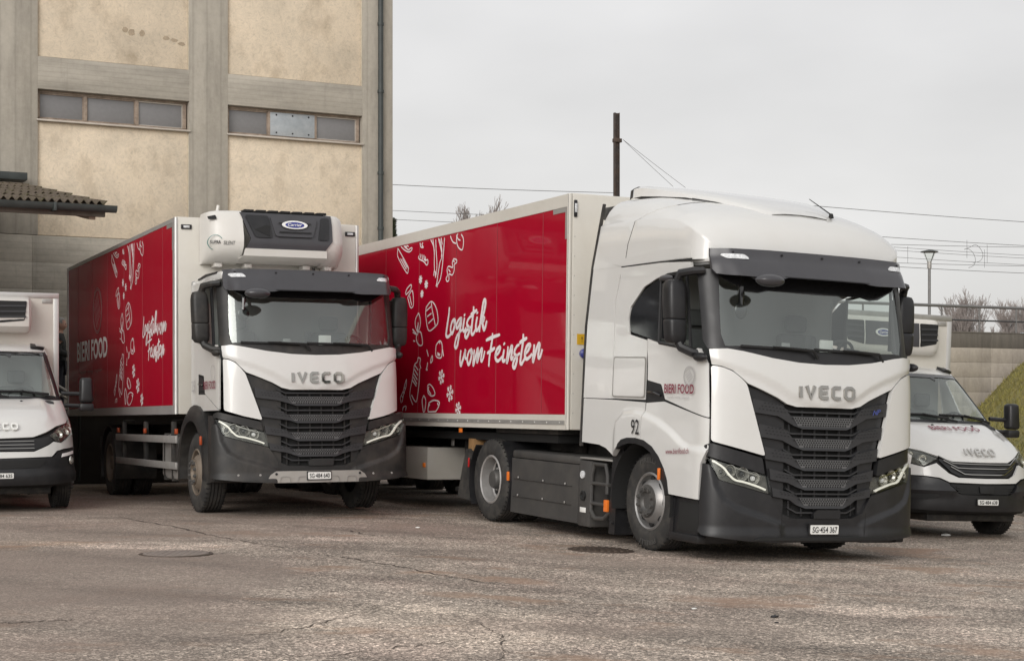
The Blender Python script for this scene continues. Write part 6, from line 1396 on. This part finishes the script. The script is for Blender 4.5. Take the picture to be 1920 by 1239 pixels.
def van(label, mw, plate_txt, new, name='box_van'):
    r = thing(name, label, 'van', mw=mw, group='vans parked in the yard')
    pn = lambda nm, poly, mat, d=0., th=.02, bev=.006, par=None, rel=None, gu=.06, gv=.05: panel(nm, poly, VH, mat, par or r, d=d, thick=th, bev=bev, gu=gu, gv=gv, relief=rel)
    wp = 'white_paint'
    gl_t = .93 if new else .88    # bonnet edge height param
    # dark core behind everything
    pn('front_core', mir([(0, .06), (1.5, .06), (1.5, 1.45), (0, 1.45)]), 'black_matt', -.05, .0, 0, gu=.1, gv=.1)
    # bonnet
    be = [(0, .885 if new else .86), (.42, .89 if new else .875), (.60, .96 if new else .94), (.78, 1.02 if new else 1.02), (1.0, 1.06), (1.16, 1.16), (1.20, 1.30), (1.16, 1.525), (0, 1.535)]
    rel = lambda s, v: .022*sst((.72-abs(s)+.25*(v-1.2))/.12)*sst((v-1.08)/.12)-.008 if new else .025*sst((v-1.02)/.06)*sst((.78-abs(s))/.1)-.01*sst((v-1.3)/.2)*sst((.6-abs(s))/.1)
    pn('bonnet', mir(be), wp, .004, .03, .010, rel=rel)
    word_iveco(r, lambda s, v, d: VH(s, v, d+.012), -.225, .955, .46, .085, 'alu' if new else 'plate_white', thick=.02)
    # front wings
    for sg in (-1, 1):
        pn('front_wing', [(sg*s, v) for s, v in [(1.21, 1.10), (1.215, 1.30), (1.175, 1.525), (1.6, 1.53), (2.0, 1.53), (2.0, .70), (1.75, 1.02), (1.5, 1.0), (1.33, .72), (1.25, .72), (1.22, .9)]], wp, .0, .03, .008)
        # headlight
        hl = bpy.data.objects.new('headlight', None); COL.objects.link(hl); hl.parent = r
        hp = [(.60, .935), (.78, 1.01), (1.0, 1.045), (1.2, 1.15), (1.205, 1.0), (1.05, .88), (.80, .825)] if new else [(.66, .90), (.80, 1.0), (1.0, 1.055), (1.18, 1.15), (1.22, 1.05), (1.12, .92), (.80, .80)]
        hp = [(sg*s, v) for s, v in hp]
        pn('housing', hp, 'lamp_dark', -.03, .02, 0, hl)
        for (s, v, q) in ((.80, .91, .055), (.95, .95, .055), (1.09, 1.0, .05)):
            c_ = VH(sg*s, v, -.02); n_ = (VH(sg*s, v, 0)-c_).normalized(); b2 = bmesh.new(); lathe(b2, [(.001, -.02), (q*.5, -.018), (q*.9, 0), (q, .015)], 14, 'z'); M = Matrix.Translation(c_) @ n_.to_track_quat('Z', 'Y').to_matrix().to_4x4()
            for vv in b2.verts: vv.co = M @ vv.co
            finish(b2, 'reflector', 'lamp_bowl', hl)
        pn('lens', hp, 'lamp_glass', .004, 0, 0, hl)
        # fog lamp surround, bumper corner
    if new:
        gp = [(0, .70), (.36, .705), (.46, .75), (.60, .90), (.585, .93), (.42, .87), (0, .865)]
        grl = pn('grille', mir(gp), 'black_plastic', -.01, .03, .004)
        for k, (v, lim) in enumerate(((.855, .60), (.80, .55), (.725, .47))):
            bm = bmesh.new(); ribbon(bm, [(-lim, v+.06+.035), (-lim+.17, v+.005), (-.2, v), (.2, v), (lim-.17, v+.005), (lim, v+.095)], .011, VH, z0=-.02, z1=.012); finish(bm, 'grille_chrome_bar', 'chrome', grl)
        for v in (.825, .765):
            bm = bmesh.new(); ribbon(bm, [(-.36, v+.012), (-.3, v), (.3, v), (.36, v+.012)], .008, VH, z0=-.02, z1=.006); finish(bm, 'grille_bar', 'slat_grey', grl)
        up = [(0, .615), (.50, .625), (.62, .68), (.80, .70), (1.24, .71), (1.24, .86), (1.05, .86), (.80, .805), (.64, .86), (.5, .735), (.38, .685), (0, .68)]
        pn('front_apron', mir(up), wp, .004, .03, .012)
        lo = [(0, .16), (.7, .17), (1.3, .20), (1.33, .70), (.82, .685), (.64, .665), (.52, .61), (.50, .57), (.40, .46), (.35, .445), (0, .44)]
        bmp = pn('bumper', mir(lo), 'black_plastic', .01, .05, .012, rel=lambda s, v: .03*sst((v-.40)/.1)*sst((abs(s)-.40)/.06)*sst((.60-v)/.1))
        pn('intake', mir([(0, .45), (.36, .455), (.50, .60), (0, .605)]), 'black_matt', -.02, .02, 0)
        for v in (.48, .52, .56): 
            bm = bmesh.new(); ribbon(bm, [(-.42, v), (.42, v)], .012, VH, z0=-.02, z1=-.005); finish(bm, 'intake_bar', 'black_plastic', bmp)
        pn('radar_cover', fillet([(-.10, .47), (.10, .47), (.11, .58), (-.11, .58)], .02), 'black_plastic', .012, .03, .008)
        for sg in (-1, 1): pn('fog_recess', [(sg*s, v) for s, v in fillet([(.66, .40), (.62, .45), (.74, .53), (1.12, .58), (1.15, .38), (.8, .36)], .03)], 'black_matt', .0135, .004, 0); 
        text('bonnet_lettering', 'BIERI FOOD', lambda u, v, d: VH(-.40+u, 1.335+v*1.0, .02+d), .80, .085, 'print_maroon', r, bold=.01)
        text('bonnet_small_lettering', 'beschafft + bewegt + begeistert', lambda u, v, d: VH(-.28+u, 1.285+v, .02+d), .56, .025, 'print_grey', r)
    else:
        gp = [(0, .70), (.42, .70), (.62, .78), (.70, .83), (.655, .885), (.52, .865), (.40, .85), (0, .835)]
        grl = pn('grille', mir(gp), 'black_plastic', -.004, .03, .006)
        for v in (.815, .77, .725):
            bm = bmesh.new(); ribbon(bm, [(-.42+.0, v+.004), (0, v), (.42, v+.004)], .009, VH, z0=-.01, z1=.012); finish(bm, 'grille_chrome_bar', 'chrome', grl)
        up = [(0, .60), (.66, .615), (.74, .69), (.86, .715), (1.25, .74), (1.25, .90), (1.12, .90), (.82, .79), (.70, .81), (.62, .765), (.42, .685), (0, .685)]
        pn('front_apron', mir(up), wp, .006, .03, .012)
        lo = [(0, .16), (.7, .17), (1.3, .22), (1.33, .73), (.90, .705), (.76, .68), (.69, .61), (.60, .595), (0, .59)]
        bmp = pn('bumper', mir(lo), 'black_plastic', .01, .05, .012, rel=lambda s, v: .025*sst((.42-v)/.05))
        pn('intake', mir([(0, .44), (.48, .45), (.58, .57), (0, .57)]), 'black_matt', .0125, .004, 0)
        for sg in (-1, 1):
            pn('indicator', [(sg*s, v) for s, v in [(.80, .60), (1.08, .645), (1.08, .685), (.82, .65)]], 'vinyl_grey', .014, .006, .002)
            c_ = VH(sg*1.0, .55, .012); n_ = (VH(sg*1.0, .55, .03)-c_).normalized(); b2 = bmesh.new(); lathe(b2, [(.001, .02), (.035, .018), (.05, .012), (.055, 0)], 16, 'z'); M = Matrix.Translation(c_) @ n_.to_track_quat('Z', 'Y').to_matrix().to_4x4()
            for vv in b2.verts: vv.co = M @ vv.co
            finish(b2, 'fog_lamp', 'lamp_bowl', r)
    plate(r, lambda s, v, d: VH(s, v, d), plate_txt, .335 if new else .33, .30, .085, d=.025)
    # windscreen zone
    pn('cowl', mir([(0, 1.54), (1.12, 1.53), (1.20, 1.53), (1.16, 1.60), (0, 1.61)]), 'black_plastic', -.006, .02, .004)
    panel('windscreen', mir([(0, 1.60), (1.10, 1.59), (1.06, 2.40), (0, 2.43)]), VH, 'windscreen', r, d=-.01, thick=0, bev=0, gu=.1, gv=.12)
    pn('windscreen_band', mir([(0, 2.36), (.30, 2.36), (.36, 2.30), (.40, 2.37), (1.0, 2.36), (1.04, 2.42), (0, 2.435)]), 'black_gloss', -.006, .004, 0, gu=.15, gv=.15)
    for sg in (-1, 1):
        pn('pillar', [(sg*s, v) for s, v in [(1.06, 1.56), (1.19, 1.55), (1.15, 2.42), (1.02, 2.42)]], 'black_plastic', .002, .02, .006)
        pn('body_side', [(sg*s, v) for s, v in [(2.0, .5), (3.18, .5), (3.18, 2.6), (2.3, 2.6), (2.3, 1.6), (2.0, 1.56)]], wp, 0, .02, .006, gu=.2, gv=.2)
        panel('door_window', [(sg*s, v) for s, v in [(1.28, 1.60), (2.28, 1.60), (2.28, 2.32), (1.24, 2.36)]], VH, 'side_glass', r, d=-.006, thick=0, bev=0, gu=.15, gv=.15)
        pn('door_frame', [(sg*s, v) for s, v in [(1.16, 2.40), (1.2, 2.36), (2.3, 2.33), (2.3, 2.6), (1.2, 2.6)]], wp, 0, .02, .004, gu=.2, gv=.1)
        bm = bmesh.new(); pts = [VH(sg*.9, 2.50, .01), VH(sg*1.02, 2.52, .01)]
        bxm = pn('roof_lamp', [(sg*s, v) for s, v in fillet([(.76, 2.50), (1.10, 2.47), (1.12, 2.56), (.80, 2.66)], .03)], 'black_plastic', .04, .05, .01); bm.free()
        pn('roof_lamp_lens', [(sg*s, v) for s, v in fillet([(.86, 2.505), (1.07, 2.49), (1.08, 2.545), (.88, 2.585)], .02)], 'alu' , .046, .006, .002)
    pn('roof', mir([(0, 2.44), (1.06, 2.43), (1.3, 2.46), (1.3, 2.94), (0, 2.94)]), wp, .004, .02, .008, gu=.12, gv=.06)
    for s0, s1 in ((.28, -.55), (1.0, .15)):
        s0 -= .15; s1 -= .15
        wt = bpy.data.objects.new('wiper', None); COL.objects.link(wt); wt.parent = r
        tubeo('wiper_arm', 'black_matt', wt, [VH(s0+.1, 1.56, .02), VH((s0+s1)/2, 1.67, .03)], [.016, .01], 6)
        bm = bmesh.new(); ribbon(bm, [(s0, 1.63), ((s0+s1)/2, 1.675), (s1, 1.68)], .02, VH, z0=-.004, z1=.02); finish(bm, 'wiper_blade', 'black_matt', wt)
    for s in (-.28, .38): 
        bm = bmesh.new(); c_ = VH(s, 1.46, .005); lathe(bm, [(.001, .02), (.018, .012), (.02, 0)], 10, 'z', c_); finish(bm, 'washer_jet', 'print_black', r)
    # interior
    ci = bpy.data.objects.new('cab_interior', None); COL.objects.link(ci); ci.parent = r
    box('dashboard', 'interior_dark', ci, -1.25, -.85, -.80, .80, 1.05, 1.42, .06); box('floor', 'interior_dark', ci, -2.2, -.9, -.85, .85, .6, .66, .02)
    box('rear_wall', 'interior_grey', ci, -2.2, -2.16, -.82, .82, .66, 2.15, .02)
    for y in (-.5, .45):
        st = bpy.data.objects.new('seat', None); COL.objects.link(st); st.parent = ci
        box('cushion', 'seat_cloth', st, -1.95, -1.45, y-.24, y+.24, .9, 1.08, .05); box('backrest', 'seat_cloth', st, -2.08, -1.95, y-.24, y+.24, 1.05, 1.62, .05); box('headrest', 'seat_cloth', st, -2.07, -1.98, y-.12, y+.12, 1.66, 1.84, .04)
    bm = bmesh.new(); M = Matrix.Translation((-1.35, .42, 1.42)) @ Matrix.Rotation(rad(-60), 4, 'Y'); tube(bm, [M @ Vector((.19*math.cos(a), .19*math.sin(a), 0)) for a in [k*math.pi/10 for k in range(21)]], .015, 6); tube(bm, [M @ Vector((-.18, 0, 0)), M @ Vector((.18, 0, 0))], .018, 6); finish(bm, 'steering_wheel', 'interior_dark', ci)
    # mirrors on long arms
    for sg in (-1, 1):
        mr_ = bpy.data.objects.new('door_mirror', None); COL.objects.link(mr_); mr_.parent = r
        c_ = Vector((-1.16, sg*1.25, 1.50)); bm = bmesh.new(); bx(bm, -.08, .08, -.092, .092, -.17, .17, .045, seg=3)
        for v in bm.verts: v.co = Vector((v.co.x+.02*(v.co.z < 0), v.co.y*(1-.15*max(0, v.co.z/.18)), v.co.z))+c_+Vector((0, 0, .06))
        finish(bm, 'mirror_housing', 'black_plastic', mr_)
        bm = bmesh.new(); bx(bm, -.078, .085, -.095, .095, -.055, .05, .028, seg=2)
        for v in bm.verts: v.co = v.co+c_+Vector((0, 0, -.165))
        finish(bm, 'mirror_housing', 'black_plastic', mr_)
        for z in (1.52, 1.36): tubeo('mirror_arm', 'black_plastic', mr_, [(-1.2, sg*.93, z), (-1.17, sg*1.19, z-.01)], .028, 8)
    # body: refrigerated box
    bb = bpy.data.objects.new('cargo_box', None); COL.objects.link(bb); bb.parent = r
    W2 = 1.06
    zt = 2.93; b0, b1 = -6.4, -2.25
    for nm, q in (('front_wall', (b1-.05, b1, -W2+.04, W2-.04, .78, zt-.06)), ('rear_wall', (b0, b0+.05, -W2+.04, W2-.04, .78, zt-.06)), ('side_wall', (b0+.01, b1-.01, -W2+.01, -W2+.05, .78, zt-.06)), ('side_wall', (b0+.01, b1-.01, W2-.05, W2-.01, .78, zt-.06)), ('roof', (b0, b1, -W2+.02, W2-.02, zt-.055, zt-.005)), ('floor', (b0, b1, -W2+.02, W2-.02, .70, .778))):
        box(nm, 'white_panel', bb, *q, .008)
    box('front_top_rail', 'alu_dull' if new else 'alu', bb, b1-.03, b1+.012, -W2, W2, zt-.075, zt, .008)
    for sg in (-1, 1): box('corner_post', 'alu', bb, b1-.03, b1+.01, min(sg*(W2-.075), sg*W2), max(sg*(W2-.075), sg*W2), .76, zt-.076, .006); box('front_marker', 'alu_dull', bb, b1+.002, b1+.012, sg*(W2-.16)-.07, sg*(W2-.16)+.07, zt-.145, zt-.085, .004)
    un = bpy.data.objects.new('cooling_unit', None); COL.objects.link(un); un.parent = r
    uw, l0, l1, cw = (.78, .45, .75, .43) if new else (.66, .06, .585, .045)
    up_ = [(0, 2.36), (.22, 2.38), (.34, 2.44), (.36, 2.55), (.30, 2.80), (.22, 2.85), (0, 2.86)]
    dk_ = .42 if new else 1.0
    up_ = [(a*dk_, z) for a, z in up_]
    def us(y, k, dz=0): return [(b1+a*k, y, z+dz*(1 if z < 2.6 else -1)) for a, z in up_]
    loft('unit_shell', [us(-uw, .02, .05), us(-uw+.005, .7, .02), us(-uw+.05, .95), us(-uw+.12, 1), us(uw-.12, 1), us(uw-.05, .95), us(uw-.005, .7, .02), us(uw, .02, .05)], 'white_unit', un)
    UF = lambda y, z, d=0: Vector((b1+.012+dk_*lerp_tab([(2.44, .34), (2.55, .36), (2.80, .30), (2.85, .22)], z)+d, y, z))
    for sg in (-1, 1):
        g2 = panel('unit_grille', fillet([(sg*l0, 2.47), (sg*(l1-.04), 2.52), (sg*l1, 2.79), (sg*l0, 2.79)], .02), UF, 'black_matt', un, d=-.004, thick=.02, bev=.003, gu=.2, gv=.2)
        for k in range(3): panel('unit_slat', [(sg*(l0+.01), 2.55+k*.075), (sg*(l1-.02), 2.56+k*.075), (sg*(l1-.02), 2.585+k*.075), (sg*(l0+.01), 2.575+k*.075)], UF, 'slat_grey', g2, d=.006, thick=.012, bev=.003, gu=0, gv=0)
    panel('unit_centre', [(-cw, 2.47), (cw, 2.47), (cw, 2.79), (-cw, 2.79)], UF, 'grey_plastic', un, d=.004, thick=.02, bev=.008, gu=.2, gv=.2)
    if new: carrier_logo(un, UF, -.16, 2.64, .125, .055, .006)
    # chassis and wheels
    for sg in (-1, 1):
        box('chassis_rail', 'chassis', r, b0+.2, -.6, sg*.35-.04, sg*.35+.04, .45, .62, .01)
        wheel(r, -1.02, sg*.87, sg, R=.36, W=.225, rim='steel_rim'); wheel(r, -4.6, sg*.90, sg, R=.36, W=.2, front=False, rim='steel_rim')
        panel('wheel_arch', [(-1.02+.42*math.cos(a), .37+.42*math.sin(a)) for a in [k*math.pi/12 for k in range(13)]]+[(-1.02+.37*math.cos(a), .37+.37*math.sin(a)) for a in [math.pi-k*math.pi/12 for k in range(13)]], flank(sg, .99), 'black_plastic', r, d=0, thick=.2, bev=.006, gu=0, gv=0)
    box('engine_bay', 'black_matt', r, -1.9, -.25, -.70, .70, .30, 1.0, .05); box('underbody', 'chassis', r, -2.3, -.3, -.66, .66, .22, .32, .02)
    return r
VL = pose((-6.42, 21.04, -1.333), 24, 0, 0)
van('white refrigerated van at the left edge with narrow grille, parked beside the box truck', VL, 'SG·484 635', False)
vx, vy = 5.84, 20.65
VR = pose((vx, vy, gz(6.2, 21.5)-CAMZ+.005), 22, .3, -2.0)
van('white refrigerated van at the right with red lettering on its bonnet, beside the tractor', VR, 'SG·484 638', True)
# ================================================================ PERSON on the dock
pmat('skin', (.50, .29, .22), .6, var=.08, vscale=20); pmat('jacket', (.035, .036, .036), .85, var=.25, vscale=9, bump=.4, bscale=25)
pmat('trousers', (.03, .032, .045), .9, var=.2); pmat('grey_hair', (.30, .29, .28), .8, var=.4, vscale=60, bump=.8, bscale=120); pmat('glove_blue', (.03, .05, .22), .7); pmat('shoe', (.02, .02, .02), .6)
def skin_mesh(name, V, E_, Rr, mat, par, root=0, lv=2):
    me = bpy.data.meshes.new(name); me.from_pydata([Vector(v) for v in V], E_, []); o = bpy.data.objects.new(name, me); COL.objects.link(o)
    sk_ = o.modifiers.new('s', 'SKIN'); sl_ = me.skin_vertices[0].data if me.skin_vertices else None
    if sl_ is None:
        bmx = bmesh.new(); bmx.from_mesh(me); lay = bmx.verts.layers.skin.verify(); bmx.to_mesh(me); bmx.free(); sl_ = me.skin_vertices[0].data
    for i, rr in enumerate(Rr): sl_[i].radius = rr if isinstance(rr, tuple) else (rr, rr)
    sl_[root].use_root = True
    sb = o.modifiers.new('b', 'SUBSURF'); sb.levels = lv; sb.render_levels = lv
    m2 = bpy.data.meshes.new_from_object(o.evaluated_get(bpy.context.evaluated_depsgraph_get()))
    bpy.data.objects.remove(o); o = bpy.data.objects.new(name, m2); COL.objects.link(o); m2.materials.append(MAT[mat])
    for p_ in m2.polygons: p_.use_smooth = True
    o.parent = par; return o
Yp = 30.75; Xp = (110.5-960)/3140*Yp
# facing image right, turned a little away from the camera
pr = thing('person', 'grey-haired person in dark jacket on the loading dock, looking right, blue glove', 'person', (Xp, Yp, 1.2), rad(8))
body = skin_mesh('body', [(0, 0, .93), (0, 0, 1.1), (0, 0, 1.28), (.0, 0, 1.43), (.015, 0, 1.50), (.03, 0, 1.56), (.035, 0, 1.65),
     (0, .10, .88), (.02, .11, .48), (0, .11, .08), (.14, .12, .045), (0, -.10, .88), (-.02, -.11, .48), (-.03, -.11, .08), (.11, -.12, .045),
     (0, .19, 1.42), (.03, .23, 1.15), (.24, .20, 1.06), (0, -.19, 1.42), (.01, -.24, 1.15), (.22, -.2, 1.06)],
    [(0, 1), (1, 2), (2, 3), (3, 4), (4, 5), (5, 6), (0, 7), (7, 8), (8, 9), (9, 10), (0, 11), (11, 12), (12, 13), (13, 14), (3, 15), (15, 16), (16, 17), (3, 18), (18, 19), (19, 20)],
    [(.12, .16), (.115, .15), (.125, .17), (.10, .15), .058, .06, .08, .095, .07, .048, .04, .095, .07, .048, .04, .068, .056, .042, .068, .056, .042], 'skin', pr)
skin_mesh('trousers', [(0, 0, .95), (0, .10, .87), (.02, .11, .48), (0, .11, .10), (0, -.10, .87), (-.02, -.11, .48), (-.03, -.11, .10)], [(0, 1), (1, 2), (2, 3), (0, 4), (4, 5), (5, 6)], [(.135, .175), .112, .086, .072, .112, .086, .072], 'trousers', pr)
skin_mesh('jacket', [(0, 0, .84), (0, 0, 1.1), (0, 0, 1.28), (0, 0, 1.42), (.012, 0, 1.50), (0, .19, 1.41), (.03, .24, 1.15), (.22, .205, 1.065), (0, -.19, 1.41), (.01, -.25, 1.15), (.2, -.205, 1.065)], [(0, 1), (1, 2), (2, 3), (3, 4), (3, 5), (5, 6), (6, 7), (3, 8), (8, 9), (9, 10)],
    [(.155, .205), (.145, .19), (.15, .20), (.125, .17), .072, .088, .074, .058, .088, .074, .058], 'jacket', pr)
bm = bmesh.new(); bmesh.ops.create_uvsphere(bm, u_segments=24, v_segments=16, radius=1)
for v in bm.verts: v.co = Vector((v.co.x*.100+.035, v.co.y*.078, v.co.z*.120+1.645))
for v in bm.verts:
    if v.co.x > .09: v.co.x += .012*math.exp(-((v.co.z-1.625)/.022)**2-(v.co.y/.02)**2)*2.2-.006*math.exp(-((v.co.z-1.665)/.015)**2)
finish(bm, 'head', 'skin', pr, sharp=180)
bm = bmesh.new(); bmesh.ops.create_uvsphere(bm, u_segments=24, v_segments=16, radius=1)
for v in bm.verts: v.co = Vector((v.co.x*.112+.018, v.co.y*.089, v.co.z*.118+1.668))
bmesh.ops.delete(bm, geom=[v for v in bm.verts if (v.co.x > .075 and v.co.z < 1.715) or v.co.z < 1.585 or (v.co.x > .03 and v.co.z < 1.655)], context='VERTS')
finish(bm, 'hair', 'grey_hair', pr, sharp=180)
for s in (-1, 1):
    bm = bmesh.new(); bmesh.ops.create_uvsphere(bm, u_segments=10, v_segments=8, radius=1)
    for v in bm.verts: v.co = Vector((v.co.x*.02+.03, v.co.y*.012+s*.083, v.co.z*.034+1.64))
    finish(bm, 'ear', 'skin', pr, sharp=180)
    bm = bmesh.new(); bmesh.ops.create_uvsphere(bm, u_segments=8, v_segments=6, radius=.011)
    for v in bm.verts: v.co += Vector((.122, s*.03, 1.655))
    finish(bm, 'eye', 'print_black', pr, sharp=180)
    # gloved hand: palm, four fingers, thumb
    b0_ = Vector((.25, s*.20, 1.055)); hd_ = bpy.data.objects.new('hand', None); COL.objects.link(hd_); hd_.parent = pr
    skin_mesh('palm', [b0_, b0_+Vector((.04, -s*.005, -.005)), b0_+Vector((.095, -s*.01, -.012))], [(0, 1), (1, 2)], [(.03, .026), (.042, .024), (.038, .018)], 'glove_blue', hd_)
    for i, (dz_, ln) in enumerate(((.03, .07), (.01, .08), (-.012, .075), (-.032, .06))):
        q = b0_+Vector((.085, -s*.01, dz_-.012)); skin_mesh('finger', [q, q+Vector((ln*.5, -s*.008, -.006)), q+Vector((ln*.85, -s*.025, -.02))], [(0, 1), (1, 2)], [.0095, .009, .008], 'glove_blue', hd_, lv=1)
    q = b0_+Vector((.03, -s*.01, .03)); skin_mesh('thumb', [q, q+Vector((.035, -s*.015, .025)), q+Vector((.065, -s*.02, .03))], [(0, 1), (1, 2)], [.012, .0105, .009], 'glove_blue', hd_, lv=1)
for s, dx in ((1, 0), (-1, -.03)):
    bm = bmesh.new(); bx(bm, -.09+dx, .19+dx, s*.115-.05, s*.115+.05, 0, .09, .03, seg=3); finish(bm, 'shoe', 'shoe', pr)
